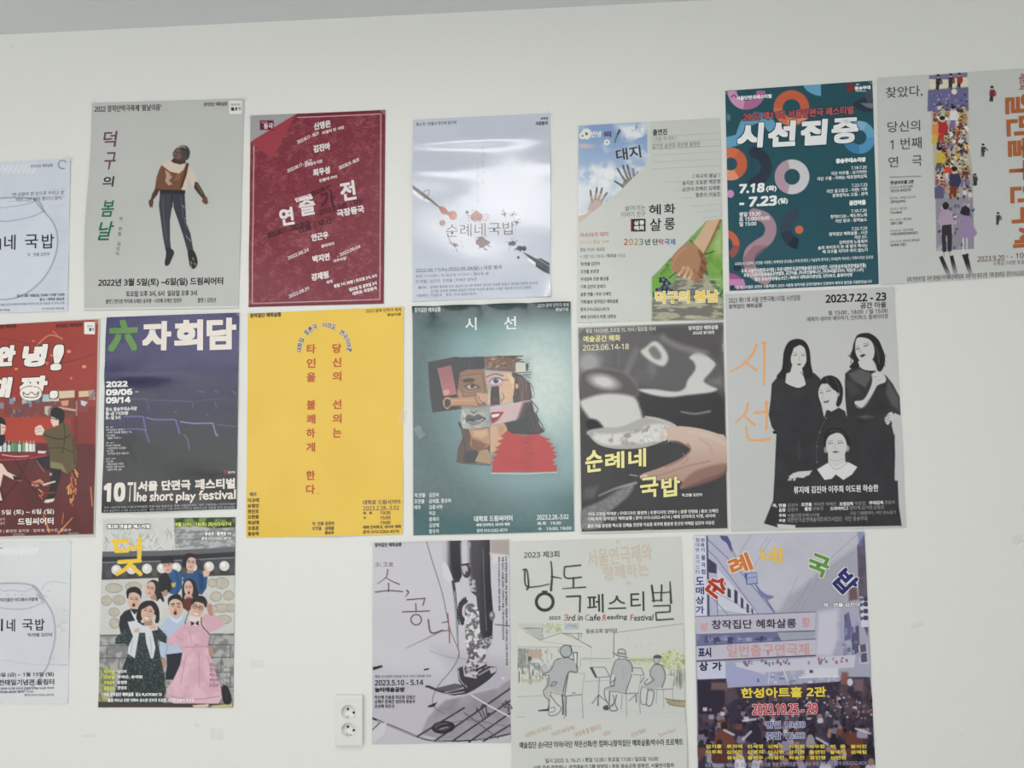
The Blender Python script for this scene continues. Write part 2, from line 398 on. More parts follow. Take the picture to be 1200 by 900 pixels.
P.T('small_print', '주최 창작집단 혜화살롱', 195, 785, 298, 796, (110, 115, 126)); P.T('small_print', '후원 문화예술', -60, 793, 50, 803, (110, 115, 126))
P.tape(318, 102, 44, 26, 5, 1.0)
P.done()

# -- grey poster with the jumping figure
P = Poster('theatre_poster', 'grey poster of a man leaning back in mid-leap, dark trousers, head thrown back',
    [(108.6, 121), (286.5, 115.6), (279.9, 361.5), (99, 364)], (90, 100, 3.333), (188, 189, 184), M_MATTE, 0.0018, 2,
    curl=(lambda u, v: 0.012 * np.exp(-(u / 0.05)) * np.exp(-((v - 0.62) / 0.22) ** 2),))
P.all(lambda X, Y: mix((184, 185, 181), (193, 194, 189), fbm(X, Y, 200, 5)))
P.line([(30, 874), (632, 866)], 6, (212, 213, 208), sm=False)
P.rect(597, 62, 645, 113, (226, 226, 222))
P.rect(604, 88, 616, 100, (40, 40, 42)); P.T('small_print', '봄', 620, 86, 629, 100, (40, 40, 42), b=.7); P.T('small_print', '11', 633, 86, 641, 100, (40, 40, 42), b=.7); P.T('small_print', '봄날이음', 604, 72, 640, 81, (110, 110, 110))
P.begin()
dk = (52, 46, 46)
P.fill([(335, 302), (368, 290), (432, 300), (458, 338), (474, 382), (456, 404), (436, 362), (428, 418), (322, 418), (312, 390), (322, 335)], (207, 192, 175))
P.fill([(332, 312), (345, 322), (366, 338), (400, 345), (418, 330), (428, 305), (438, 310), (430, 350), (412, 398), (408, 414), (312, 412), (306, 402), (312, 360), (322, 330)], (117, 80, 60), sm=False)
P.fill([(345, 330), (362, 342), (372, 360), (360, 372), (374, 386), (360, 392), (345, 375), (350, 355)], (190, 165, 145), a=.85)
P.fill([(390, 348), (412, 340), (398, 372), (380, 372)], (140, 98, 74), a=.9)
P.line([(434, 308), (424, 345), (410, 395)], 9, (78, 55, 45))
P.fill([(308, 402), (325, 406), (316, 428), (300, 448), (290, 445), (296, 424)], (82, 58, 50))
P.fill([(284, 450), (296, 444), (301, 456), (297, 472), (289, 476), (283, 465)], (96, 66, 56), sm=True)
P.line([(288, 470), (290, 477)], 4, (90, 62, 54)); P.line([(295, 468), (297, 475)], 4, (90, 62, 54))
P.fill([(462, 376), (474, 380), (494, 415), (506, 438), (495, 446), (472, 420), (458, 400)], (72, 60, 55))
P.line([(470, 385), (490, 425)], 4, (120, 98, 82)); P.fill([(496, 440), (508, 436), (512, 452), (508, 466), (498, 462), (490, 452)], (110, 74, 62), sm=True)
P.line([(508, 445), (513, 460)], 4, (100, 68, 58))
P.fill([(368, 296), (386, 280), (424, 290), (428, 304), (405, 310), (380, 304)], (72, 56, 52))
P.fill([(382, 286), (376, 270), (382, 256), (394, 244), (412, 236), (432, 239), (443, 256), (442, 276), (432, 292), (405, 294)], (74, 68, 68), sm=True)
P.fill([(382, 284), (378, 270), (388, 255), (398, 250), (410, 262), (412, 280), (400, 290)], (116, 92, 82), sm=True)
P.line([(395, 246), (412, 240), (425, 244)], 5, (150, 140, 134)); P.line([(418, 250), (432, 258), (434, 272)], 4, (46, 44, 46)); P.line([(405, 262), (412, 275)], 3, (56, 46, 44)); P.line([(388, 262), (396, 266)], 3, (54, 44, 44)); P.line([(384, 276), (391, 278)], 3, (64, 40, 40))
P.fill([(326, 414), (378, 418), (374, 470), (366, 530), (366, 600), (370, 642), (348, 646), (338, 590), (330, 530), (322, 470)], (64, 67, 75))
P.fill([(372, 418), (422, 418), (426, 480), (430, 540), (446, 580), (458, 650), (436, 656), (418, 590), (398, 530), (380, 480)], (60, 63, 71))
P.line([(338, 440), (342, 520), (352, 600)], 6, (80, 83, 92)); P.line([(408, 430), (416, 500), (432, 560)], 5, (80, 84, 96)); P.line([(372, 430), (374, 476)], 4, (38, 40, 50))
P.fill([(324, 408), (425, 410), (424, 424), (326, 424)], (48, 46, 52))
for x, y in ((425, 520), (432, 545), (415, 470), (440, 600), (430, 590)): P.line([(x, y), (x + 6, y + 9)], 3, (150, 150, 152))
P.fill([(352, 636), (372, 640), (382, 654), (372, 682), (362, 702), (350, 706), (345, 694), (350, 664)], (52, 50, 54), sm=True)
P.fill([(436, 650), (458, 646), (472, 678), (472, 702), (460, 717), (446, 712), (440, 690)], (50, 46, 48), sm=True)
for x, y in ((448, 690), (455, 675), (447, 705), (462, 695)): P.line([(x, y), (x + 3, y + 8)], 3, (170, 165, 160))
P.end('printed_figure', 'leaping man printed on the grey poster')
P.labels['title_lettering'] = 'brush title running down the left in plum, black and green'
P.T('title_lettering', '덕', 106, 180, 158, 242, (112, 72, 92), b=1.2, sh=.12); P.T('title_lettering', '구', 110, 262, 154, 330, (108, 72, 90), b=1.0, sh=.12)
P.T('title_lettering', '의', 104, 356, 147, 398, (50, 50, 52), b=1.2, sh=.1)
P.T('title_lettering', '봄', 100, 450, 148, 515, (48, 112, 88), b=1.4, sh=.15); P.T('title_lettering', '날', 88, 532, 142, 607, (45, 110, 86), b=1.6, sh=.2)
P.Vt('small_print', '작 연출 김진아', 174, 522, 19.5, 13, 14, (100, 100, 100), dx=-1.8)
P.T('small_print', "2022 창작단막극축제 '봄날이음'", 72, 78, 332, 104, (75, 75, 76), b=.5)
P.T('small_print', '창작집단 혜화살롱', 497, 67, 590, 83, (90, 90, 90), b=.4)
P.T('date_lettering', '2022년 3월 5일(토) ~6일(일) 드림씨어터', 87, 753, 573, 788, (45, 45, 46), b=1.2)
P.T('date_lettering', '토요일 오후 3시, 6시  일요일 오후 3시', 195, 802, 471, 826, (60, 60, 60), b=.6)
P.T('small_print', '출연ㅣ안다정 박지애 조혜인 송주환 · 나지혜 조해인 임영우', 115, 834, 413, 852, (85, 85, 84), b=.3); P.T('small_print', '촬영ㅣ김정산', 474, 830, 546, 849, (85, 85, 84), b=.3)
P.tape(64, 68, 30, 16, -40); P.tape(652, 48, 30, 16, 40, 0.6)
P.done()

# -- dark red poster
P = Poster('theatre_poster', 'wine-red poster with slanted white lettering, thin frame line and one grey corner',
    [(293.9, 136), (451.8, 129), (449.8, 355.9), (291.5, 360)], (280, 120, 3.6), (137, 48, 61), M_SATIN, 0.0016, 3)
def redtex(X, Y):
    n = fbm(X, Y, 24, 4); m = fbm(X * 1.0 + 40, Y * 2.4, 10, 9, 3)
    return mix((124, 50, 61), (156, 84, 95), ss(0.45, 0.8, 0.5 * n + 0.5 * m))
P.all(redtex)
rs = random.Random(5)
for i in range(150):
    x, y = rs.uniform(60, 600), rs.uniform(60, 840); a = rs.uniform(0, 6.3); l = rs.uniform(10, 40)
    P.line([(x, y), (x + l * math.cos(a), y + l * math.sin(a)), (x + l * math.cos(a + .5), y + l * 1.2 * math.sin(a + .5))], 2.2, (180, 105, 116), a=.3)
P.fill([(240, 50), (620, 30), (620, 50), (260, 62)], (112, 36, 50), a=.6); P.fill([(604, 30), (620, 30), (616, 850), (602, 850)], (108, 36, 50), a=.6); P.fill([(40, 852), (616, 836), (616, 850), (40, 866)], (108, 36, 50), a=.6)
P.begin(); P.fill([(245, 48), (46, 168), (140, 236), (160, 205)], (158, 62, 75))
P.fill([(46, 56), (250, 46), (48, 168)], (162, 161, 164)); P.end('folded_corner')
P.rect(90, 78, 148, 118, (108, 28, 44)); P.T('small_print', '동국', 106, 90, 146, 114, (225, 215, 215), b=1.2); P.T('small_print', '극장', 94, 82, 122, 92, (205, 180, 184))
P.line([(250, 65), (600, 50), (595, 832), (57, 849), (64, 186)], 3.2, (216, 184, 188), sm=False)
W = (228, 220, 220)
P.labels['title_lettering'] = 'large slanted white title with one dark letter'
for s_, x, y in (('신영은', 353, 97), ('김진아', 351, 192), ('최우성', 349, 292), ('안근우', 343, 566), ('박지연', 348, 657), ('강재림', 343, 733)):
    P.TC('names_lettering', s_, x, y, 74, 33, W, b=2.2, rot=-9, sh=.05)
for s_, x, y, w in (('2022.08.17 - 08.21', 292, 150, 98), ('보낼의 만 서방', 398, 118, 96), ('2022.08.17 - 08.21', 256, 268, 112), ('초화왕국 미망', 316, 258, 78), ('2022.08.24 - 08.28', 465, 260, 92), ('민들레 PMS', 378, 322, 78),
    ('2022.08.24', 252, 640, 96), ('콩쥐의자', 376, 602, 58), ('- 2022.09.04', 464, 628, 106), ('미주의향', 427, 664, 56), ('2022.08.31', 254, 802, 92), ('폭죽', 384, 758, 28)):
    P.TC('small_print', s_, x, y, w, 15, (222, 208, 210), b=1.0, rot=-22 if '2022' in s_ else -13, sh=.1)
D_ = (74, 34, 44)
P.TC('title_lettering', '연', 203, 483, 62, 76, W, b=3.6, rot=-8); P.TC('title_lettering', '출', 289, 437, 70, 84, W, b=3.0, rot=-8)
P.TC('title_lettering', '가', 377, 411, 64, 78, (84, 38, 48), b=2.6, rot=-10); P.TC('title_lettering', '전', 461, 374, 66, 84, W, b=3.6, rot=-8)
P.TC('title_lettering', '단막극', 275, 405, 74, 22, W, b=2, rot=-14); P.TC('names_lettering', '극장동국', 472, 460, 118, 34, W, b=2.2, rot=-9)
P.TC('small_print', '2022.08.17', 345, 372, 90, 18, D_, b=1.5, rot=-20); P.TC('small_print', '2022.08.17 - 2022.09.04', 210, 535, 190, 24, D_, b=1.6, rot=-16); P.TC('small_print', '연출 | 보근', 322, 520, 152, 34, D_, b=1.4, rot=-17)
P.TC('small_print', '2022.08 - 09', 430, 440, 190, 22, D_, b=1.4, rot=-15)
for s_, x, y, w in (('평일 7시 30분 / 토요일 3시, 6시', 492, 754, 186), ('일요일 및 공휴일 3시', 524, 777, 120), ('대학로 극장동국', 532, 796, 106)): P.TC('date_lettering', s_, x, y, w, 17, W, b=1.2, rot=-13)
P.tape(610, 40, 30, 16, 45, .5); P.tape(52, 60, 26, 14, -45)
P.done()

# -- pale poster with ink splashes
P = Poster('theatre_poster', 'pale shiny poster of red and black ink splashes between two pens',
    [(484.1, 140.8), (644.7, 132.8), (645.4, 347.5), (483.3, 353.8)], (470, 120, 3.747), (200, 205, 219), M_FILM, 0.0016, 4,
    curl=(lambda u, v: 0.007 * np.exp(-((v - 0.30) / 0.10) ** 2) * (0.7 + 0.5 * np.sin(5 * u + 1)), lambda u, v: 0.004 * np.exp(-((v - 0.13) / 0.04) ** 2) * (0.6 + 0.6 * np.sin(4 * u)), lambda u, v: 0.006 * np.exp(-((1 - u) / 0.05 + (1 - v) / 0.05))))
P.all(lambda X, Y: mix((196, 202, 216), (206, 210, 222), fbm(X, Y * 2, 160, 6)))
rs = random.Random(11)
def splat(cx, cy, r, col, n=10, sp=2.0):
    pts = []
    for i in range(12):
        q = r * rs.uniform(.72, 1.25); pts.append((cx + q * math.cos(i * .5236), cy + q * .85 * math.sin(i * .5236)))
    P.fill(pts, col, sm=True)
    for i in range(n):
        a = rs.uniform(0, 6.28); d = r * rs.uniform(1.2, sp); q = max(1.6, r * rs.uniform(.05, .14)); P.ell(cx + d * math.cos(a), cy + d * .8 * math.sin(a), q, q, col, a=.9)
        if i % 3 == 0: P.line([(cx + r * .8 * math.cos(a), cy + r * .7 * math.sin(a)), (cx + d * math.cos(a), cy + d * .8 * math.sin(a))], 2, col, a=.8)
P.begin()
P.ell(182, 530, 13, 13, (176, 120, 112)); P.ell(228, 497, 19, 20, (184, 118, 108)); P.fill([(168, 458), (190, 462), (212, 482), (226, 484), (218, 505), (200, 494), (182, 490), (170, 474)], (176, 108, 98), sm=True)
P.ell(220, 417, 7, 6, (216, 190, 186)); splat(335, 500, 24, (158, 96, 88), 14); P.ell(320, 505, 14, 16, (168, 108, 98)); splat(360, 616, 26, (96, 64, 70), 12); P.ell(342, 614, 14, 14, (88, 58, 64))
splat(236, 627, 10, (112, 72, 78), 12, 3.6); P.line([(205, 575), (212, 600), (222, 618)], 5, (120, 84, 88), tap=(.4, 1)); P.ell(290, 483, 7, 7, (70, 72, 80))
splat(488, 621, 15, (50, 52, 60), 6); splat(522, 643, 13, (44, 46, 54), 8); P.ell(540, 642, 10, 11, (48, 50, 58)); P.ell(515, 682, 6, 6, (60, 62, 70)); splat(455, 492, 7, (70, 72, 80), 14, 4); splat(490, 494, 5, (70, 72, 80), 12, 4); splat(508, 530, 8, (60, 62, 70), 14, 3)
P.end('ink_splash', split=True)
P.begin()
P.fill([(53, 366), (108, 405), (150, 440), (172, 460), (166, 464), (130, 436), (88, 412), (53, 384)], (132, 122, 122)); P.fill([(53, 384), (90, 412), (128, 436), (120, 442), (80, 424), (53, 402)], (236, 236, 238)); P.line([(53, 374), (100, 408), (168, 462)], 3, (90, 82, 84)); P.line([(92, 400), (124, 388), (120, 410), (100, 424)], 3, (120, 112, 114))
P.fill([(532, 655), (600, 690), (612, 684), (652, 706), (652, 756), (622, 742), (592, 722), (590, 704), (560, 682)], (74, 76, 84)); P.fill([(556, 682), (592, 706), (588, 716), (560, 696)], (236, 238, 242)); P.line([(600, 688), (650, 720)], 5, (128, 130, 138)); P.line([(596, 716), (650, 748)], 5, (40, 42, 50))
P.end('printed_pen', split=True)
P.labels['title_lettering'] = 'thin grey title between the splashes'
P.T('title_lettering', '순례네국밥', 196, 530, 500, 588, (104, 104, 112), b=.5, out=(225, 226, 230), ob=2)
P.Vt('small_print', '당신의 국밥 한 그릇', 362, 205, 15, 9, 10, (176, 180, 192)); P.Vt('small_print', '사라지는 모든 것들', 337, 270, 18, 9, 10, (184, 188, 200))
P.T('small_print', '제 6 회 1번출구 연극제 참가작', 66, 86, 244, 102, (122, 126, 138), b=.3)
P.T('small_print', '대학로', 612, 66, 646, 78, (80, 84, 94), b=.6); P.T('small_print', '극장동국', 590, 84, 645, 102, (70, 74, 84), b=1)
P.T('date_lettering', '2022.08.17(수)-2022.08.28(일) | 극장 동국', 64, 722, 444, 744, (130, 134, 146), b=.4)
P.T('small_print', '평일 7시30분 | 토,일요일 3시,6시 | 월요일 쉼', 64, 752, 384, 766, (140, 144, 156)); P.T('small_print', '작·연출 | 김진아  조연출 | 박예은 양보민', 64, 775, 334, 793, (136, 140, 152))
P.T('small_print', '출연진 :  권혁준 류지애 김도 김민지 김나래 박병주 김지원 이승원 임동수 정다솜 현민정 송수진', 76, 797, 600, 810, (128, 132, 144)); P.T('small_print', '김기준 권유경 전혜경 문윤영 박민영 박성은 홍예원 이혜준 염유경 정나진 김태희', 130, 815, 570, 828, (128, 132, 144)); P.T('small_print', '기획제작 | 극장동국    문의 : 010-5262-4574', 66, 838, 330, 854, (132, 136, 148))
P.tape(640, 838, 40, 22, -30, .9); P.tape(650, 52, 34, 16, 35, .5)
P.done()

# -- white collage poster
P = Poster('theatre_poster', 'white collage poster: hands against blue sky above, two clasped hands below',
    [(677.7, 147.6), (844, 138.2), (847.7, 375.2), (676.3, 378.2)], (665, 130, 3.532), (206, 209, 203), M_GLOSS, 0.0016, 5)
P.begin()
sky = [(46, 62), (330, 47), (331, 215), (216, 332), (46, 464)]
P.fill(sky, lambda X, Y: mix(mix((140, 166, 204), (182, 200, 222), ss(60, 330, Y)), (224, 228, 232), ss(0.47, 0.66, fbm(X, Y * 1.4, 85, 21)) * (0.35 + 0.65 * ss(120, 300, Y))))
P.fill([(200, 60), (330, 50), (330, 180), (290, 190), (270, 120), (240, 120)], (232, 234, 236), f=14, a=lambda X, Y: ss(.4, .6, fbm(X, Y, 40, 3)))
P.fill([(50, 250), (180, 220), (230, 260), (160, 350), (60, 340)], (236, 238, 240), f=16, a=lambda X, Y: ss(.38, .6, fbm(X, Y, 45, 5)))
P.fill([(46, 300), (200, 330), (120, 400), (46, 440)], (222, 228, 234), f=20, a=.7)
for cx, cy, r in ((78, 96, 22), (163, 131, 12), (62, 104, 14)):
    for i in range(9): P.ell(cx + r * .62 * math.cos(i * .698), cy + r * .62 * math.sin(i * .698), r * .42, r * .42, (228, 230, 222))
    P.ell(cx, cy, r * .26, r * .26, (92, 92, 56))
P.line([(196, 130), (204, 106), (216, 80)], 7, (120, 118, 96)); P.line([(208, 98), (216, 80)], 5, (60, 52, 50)); P.ell(72, 146, 30, 8, (214, 190, 190), f=5)
P.end('sky_picture', 'blue sky picture with white flowers')
P.T('title_lettering', '안녕', 98, 84, 140, 112, (222, 224, 232), b=1.6); P.T('title_lettering', '뫼', 148, 84, 182, 112, (108, 84, 140), b=2.4)
P.T('title_lettering', '대지', 200, 150, 304, 202, (74, 72, 66), b=1.6, rot=-7)
P.begin()
def hand_print(pal, dk_, fingers, palm, thumb, wd):
    P.fill(palm, pal, sm=True)
    for f_ in fingers: P.line(f_, wd, pal, tap=(1.0, .72))
    for f_ in fingers: P.line([(a + 3, b + 1) for a, b in f_], wd * .3, dk_, tap=(1, .5), a=.8)
    P.line(thumb, wd * 1.15, pal, tap=(1.2, .6)); P.line([(a + 2, b + 3) for a, b in thumb], wd * .3, dk_, a=.7)
clipl = [(46, 445)]
hand_print((196, 176, 168), (110, 98, 98), [[(100, 378), (97, 352), (95, 330)], [(112, 370), (118, 342), (122, 318)], [(124, 370), (136, 344), (143, 320)], [(136, 378), (150, 358), (163, 340)]], [(98, 372), (128, 362), (142, 380), (146, 398), (130, 420), (108, 428), (88, 420), (88, 398)], [(136, 410), (152, 392), (166, 374)], 11)
P.fill([(92, 412), (122, 424), (96, 444), (70, 460), (46, 464), (46, 436), (72, 428)], (206, 188, 178))
for q in ([(96, 350), (95, 330)], [(118, 340), (121, 320)], [(137, 340), (143, 322)], [(153, 354), (163, 341)], [(156, 386), (166, 374)]): P.line(q, 5, (104, 96, 100))
hand_print((150, 142, 142), (88, 82, 86), [[(240, 292), (220, 262), (208, 240)], [(250, 284), (238, 254), (230, 226)], [(262, 284), (254, 254), (248, 226)], [(272, 290), (274, 266), (270, 240)]], [(234, 288), (268, 280), (286, 270), (280, 284), (236, 326), (222, 310), (230, 300)], [(238, 318), (216, 304), (196, 292)], 10)
P.line([(268, 288), (286, 262), (290, 252)], 8, (120, 112, 114), tap=(1, .6))
for q in ([(214, 252), (206, 240)], [(232, 240), (230, 226)], [(250, 240), (248, 226)], [(208, 300), (196, 292)]): P.line(q, 5, (92, 88, 94))
P.fill([(280, 276), (284, 282), (236, 330), (226, 330)], (100, 94, 92), a=.7)
P.fill([(331, 216), (420, 260), (260, 420), (100, 520), (46, 500), (46, 465), (216, 333)], (206, 209, 203))
P.end('printed_hand', 'reaching hand', split=True)
P.begin()
bp_ = [(351, 868), (349, 690), (434, 602), (575, 456), (640, 448), (646, 860)]
P.fill(bp_, lambda X, Y: mix(mix((110, 150, 88), (156, 190, 124), fbm(X, Y * 2, 45, 31)), (88, 116, 70), ss(.5, .62, fbm(X, Y, 30, 77))))
P.fill([(352, 868), (352, 790), (420, 740), (470, 660), (560, 660), (600, 720), (642, 780), (646, 862)], lambda X, Y: mix((124, 122, 116), (176, 172, 150), ss(.5, .6, fbm(X, Y * 4, 60, 13))), f=6)
rs = random.Random(3)
for i in range(26):
    y = rs.uniform(690, 860); x = rs.uniform(360, 620); l = rs.uniform(15, 50); P.line([(x, y), (x + l, y + rs.uniform(-5, 5))], rs.uniform(3, 7), (196, 194, 166), a=.75, tap=(.5, 1))
P.fill([(560, 560), (645, 500), (645, 690), (610, 690), (590, 640)], (128, 176, 84), f=14, a=.8); P.fill([(600, 520), (640, 500), (645, 600), (610, 600)], (196, 208, 150), f=12, a=.6)
P.fill([(355, 700), (420, 640), (440, 680), (400, 740), (352, 750)], (122, 172, 78), f=10, a=.9)
for x, y in ((395, 700), (410, 715), (402, 735), (380, 745), (370, 760), (418, 745)):
    for k in range(5): P.ell(x + 12 * math.cos(k * 1.25), y + 9 * math.sin(k * 1.25), 7, 6, [(62, 58, 92), (94, 88, 130), (48, 44, 70)][k % 3])
P.line([(420, 692), (450, 668), (466, 655)], 4, (76, 60, 60))
P.end('path_picture', 'green park path picture')
P.begin()
P.fill([(577, 454), (636, 449), (628, 470), (590, 540), (560, 595), (520, 545), (546, 510)], (212, 180, 148)); P.line([(632, 455), (595, 535), (568, 590)], 9, (150, 116, 90))
P.line([(560, 596), (590, 588), (605, 580)], 4, (66, 66, 50))
P.fill([(434, 602), (478, 556), (510, 546), (545, 570), (566, 600), (574, 640), (560, 680), (545, 702), (520, 704), (480, 680), (436, 662), (430, 630)], (178, 136, 106), sm=True)
P.fill([(540, 575), (566, 600), (574, 640), (560, 680), (545, 660), (552, 620)], (134, 96, 76), sm=True, f=3)
for a_, b_ in (((560, 610), (574, 628)), ((556, 640), (570, 656)), ((545, 670), (556, 688))): P.line([a_, b_], 15, (150, 108, 84)); P.line([(a_[0] - 2, a_[1] + 9), (b_[0], b_[1] + 8)], 3, (96, 66, 54))
for a_, b_ in (((480, 650), (460, 676)), ((498, 652), (484, 684)), ((514, 662), (504, 690))): P.line([a_, b_], 16, (206, 166, 134)); P.line([(a_[0] - 9, a_[1] + 4), (b_[0] - 9, b_[1])], 3, (134, 94, 74)); P.ell(b_[0], b_[1] + 2, 5, 6, (222, 190, 168))
P.line([(522, 660), (540, 690), (530, 702)], 14, (170, 122, 96)); P.line([(434, 640), (452, 600), (490, 566)], 4, (196, 156, 124))
P.end('clasped_hands', 'two clasped hands')
P.T('title_lettering', '덕구의 봄날', 362, 745, 625, 795, (240, 206, 84), b=2.2, out=(246, 240, 214), ob=2.4)
g_ = (96, 98, 96)
P.T('small_print', '출연진', 352, 76, 412, 102, (74, 76, 76), b=1); P.T('small_print', '〈 안녕, 뫼 대지 〉', 350, 106, 452, 126, (150, 152, 150)); P.T('small_print', '김기현 송연주 이선영 홍현민', 350, 132, 548, 155, (128, 130, 128))
for y in (100, 126, 153, 178, 207, 234): P.line([(350, y + 6), (632, y - 8)], 1.6, (176, 180, 178))
for y in (296, 330, 362, 396, 420, 446): P.line([(410 + (y - 296), y), (632, y - 10)], 1.6, (182, 186, 184))
P.L('small_print', ['〈 덕구의 봄날 〉', '송지은 조효준 백준영', '김연석 조혜진 김재훈', '황준이 이승진'], 630, 268, 26, 20, (92, 94, 94), .3, 'R')
P.T('small_print', '살아가는', 237, 392, 322, 414, (120, 122, 122)); P.T('small_print', '이야기 친구', 222, 418, 322, 440, (124, 126, 126))
P.T('names_lettering', '혜', 336, 388, 386, 432, (52, 54, 56), b=1); P.T('names_lettering', '화', 398, 385, 446, 428, (52, 54, 56), b=1); P.T('names_lettering', '살', 340, 446, 388, 498, (52, 54, 56), b=1); P.T('names_lettering', '롱', 400, 444, 444, 494, (52, 54, 56), b=1)
P.rect(262, 448, 322, 500, (118, 40, 48)); P.rect(270, 450, 322, 498, (36, 32, 34)); P.T('names_lettering', '살롱', 274, 454, 318, 474, (226, 226, 222), b=1.2); P.T('names_lettering', '혜화', 274, 476, 318, 496, (226, 226, 222), b=1.2)
for i, (ch, c_) in enumerate(zip('2023년단막극제', ((196, 96, 84), (204, 130, 80), (170, 160, 90), (96, 140, 120), (78, 84, 92), (72, 80, 96), (176, 90, 110), (80, 110, 160), (90, 120, 170)))):
    x = 233 + i * 21 + (8 if i > 4 else 0) + (0 if i < 4 else 6 * (i - 3) * .5); P.T('date_lettering', ch, x, 530, x + (17 if i < 4 else 22), 556, c_, b=.8)
P.T('small_print', '미소리가 대지', 52, 503, 168, 522, (204, 120, 116), b=.5); P.T('small_print', '덕구의 봄날 대본', 52, 536, 172, 550, (212, 182, 150)); P.T('small_print', '평일 19:30 / 일요일', 52, 567, 154, 582, (140, 142, 142), b=.3); P.T('small_print', '+ 2인 10, 10시 / 혜화동 1/12', 52, 594, 238, 610, (120, 132, 132), b=.3)
for i, s_ in enumerate(('작/연출 김진아', '조연출 손호정', '무대감독 조명 황상철', '기획 김민지 문예지', '음향 연출 / 우보 오예진', '기획/홍보 창작집단 혜화살롱', '문의 010-5262-4574', '예매 인터파크 티켓, 대학로')):
    P.L('small_print', [s_], 54, 636 + i * 31.2, 1, 17, (70, 72, 74), .5, 'L', .78)
P.tape(560, 866, 60, 22, -2, .8); P.tape(90, 872, 34, 14, 30, .4)
P.done()
# -- teal poster with rings
P = Poster('theatre_poster', 'teal poster with big white slanted title over coloured rings and snaking bands',
    [(849.8, 106.7), (1022, 94.8), (1029.5, 333), (854.8, 341)], (840, 85, 3.46), (46, 84, 94), M_SATIN, 0.0012, 6)
P.all(lambda X, Y: mix((44, 82, 93), (50, 88, 97), fbm(X, Y, 150, 2)))
or_, or2, pk, bl, bl2, dk, mv, mv2 = (196, 100, 74), (222, 146, 116), (176, 108, 150), (108, 164, 196), (88, 148, 190), (52, 60, 74), (166, 136, 148), (140, 98, 108)
P.begin()
P.ring(120, 75, 76, 40, pk, 0, 180); P.ring(120, 75, 76, 40, (204, 150, 182), 100, 180)
P.ring(422, 12, 84, 0, bl, 90, 178)
P.ring(302, 145, 72, 36, or_); P.ring(302, 145, 72, 36, (206, 118, 90), 60, 180); P.fill([(285, 195), (372, 160), (366, 190), (310, 215), (290, 222)], or2)
P.ring(610, 92, 70, 0, dk, 0, 150); P.fill([(580, 125), (632, 125), (632, 148), (606, 142)], (110, 122, 132)); P.rect(526, 44, 556, 80, (122, 62, 64)); P.ring(640, 92, 40, 0, (74, 84, 96), 120, 240)
P.line([(40, 285), (90, 270), (106, 235), (120, 205), (160, 185), (200, 195), (220, 220)], 44, bl, a=.95); P.fill([(150, 160), (200, 165), (190, 180), (140, 178)], (94, 138, 166), f=2); P.fill([(40, 165), (55, 172), (54, 196), (40, 196)], (96, 118, 130))
P.ring(576, 264, 66, 30, bl); P.ring(576, 264, 66, 30, bl2, 0, 90); P.ring(576, 264, 66, 30, (70, 130, 172), 90, 180); P.ring(576, 264, 66, 30, (134, 178, 204), 180, 300)
P.ring(56, 372, 66, 26, or_); P.ring(56, 372, 66, 26, or2, 60, 140); P.ring(56, 372, 66, 26, (206, 112, 84), 200, 300)
P.line([(150, 325), (185, 345), (200, 385), (185, 425), (150, 448)], 44, dk); P.fill([(134, 345), (160, 362), (156, 410), (134, 425)], (44, 82, 93))
P.ring(304, 424, 70, 32, (204, 202, 206)); P.ring(304, 424, 70, 32, (180, 152, 166), 105, 255)
P.ell(54, 493, 15, 16, (196, 146, 190))
P.line([(150, 575), (195, 590), (218, 630), (205, 675), (165, 702), (135, 730), (130, 775), (150, 815), (195, 838)], 46, mv, f=1)
P.fill([(150, 702), (215, 702), (190, 722), (150, 760), (150, 790), (105, 790), (108, 750)], mv2, f=1, a=.6)
P.ring(340, 635, 84, 40, dk, 100, 262); P.ring(340, 635, 84, 40, (60, 74, 88), 170, 262); P.ring(340, 635, 84, 40, (38, 52, 62), 100, 130)
P.ell(333, 638, 17, 17, (200, 110, 84))
P.ring(30, 700, 62, 34, or_, 270, 360); P.ring(30, 700, 62, 34, (150, 84, 80), 0, 60); P.ell(82, 792, 15, 14, (38, 56, 66))
P.ring(50, 880, 66, 30, (160, 84, 140), 240, 360); P.fill([(52, 838), (108, 838), (116, 866), (52, 880)], (192, 132, 176)); P.fill([(52, 866), (70, 862), (72, 878), (52, 880)], (46, 54, 70))
P.end('printed_ring', split=True)
W = (232, 234, 234)
P.labels['title_lettering'] = 'heavy white slanted title'
for ch, b_ in (('시', (80, 204, 190, 310)), ('선', (204, 196, 322, 304)), ('집', (336, 190, 448, 298)), ('중', (462, 184, 574, 290))):
    P.T('title_lettering', ch, *b_, W, b=8 if ch != '중' else 6, sh=.1, out=(32, 58, 66), ob=3)
P.T('subtitle_lettering', '2023 제11회 서울단편극 페스티벌', 104, 150, 554, 186, (176, 92, 96), b=2.2, out=(52, 44, 54), ob=1.5)
P.T('small_print', '서울단편극페스티벌', 78, 92, 222, 110, W, b=1.3); P.line([(58, 100), (70, 92), (80, 104)], 3, (50, 40, 52))
P.T('small_print', '동숭무대', 557, 55, 622, 72, W, b=1.6); P.T('small_print', '극단', 562, 46, 576, 53, W, b=.4); P.rect(562, 75, 604, 78, W)
P.T('date_lettering', '7.18', 88, 450, 194, 490, W, b=3.4, sh=.12); P.T('date_lettering', '(화)', 198, 458, 242, 486, W, b=2)
P.T('date_lettering', '- 7.23', 90, 502, 244, 545, W, b=3.4, sh=.12); P.T('date_lettering', '(일)', 246, 508, 288, 536, W, b=2)
P.L('date_lettering', ['평일 19:30', '토 15:00/19:00', '일 15:00'], 90, 578, 19.5, 20, W, 1.3, 'L', .95)
P.T('date_lettering', '동숭무대소극장', 480, 346, 604, 368, W, b=2.4); P.T('date_lettering', '공간아울', 534, 517, 604, 540, W, b=2.4)
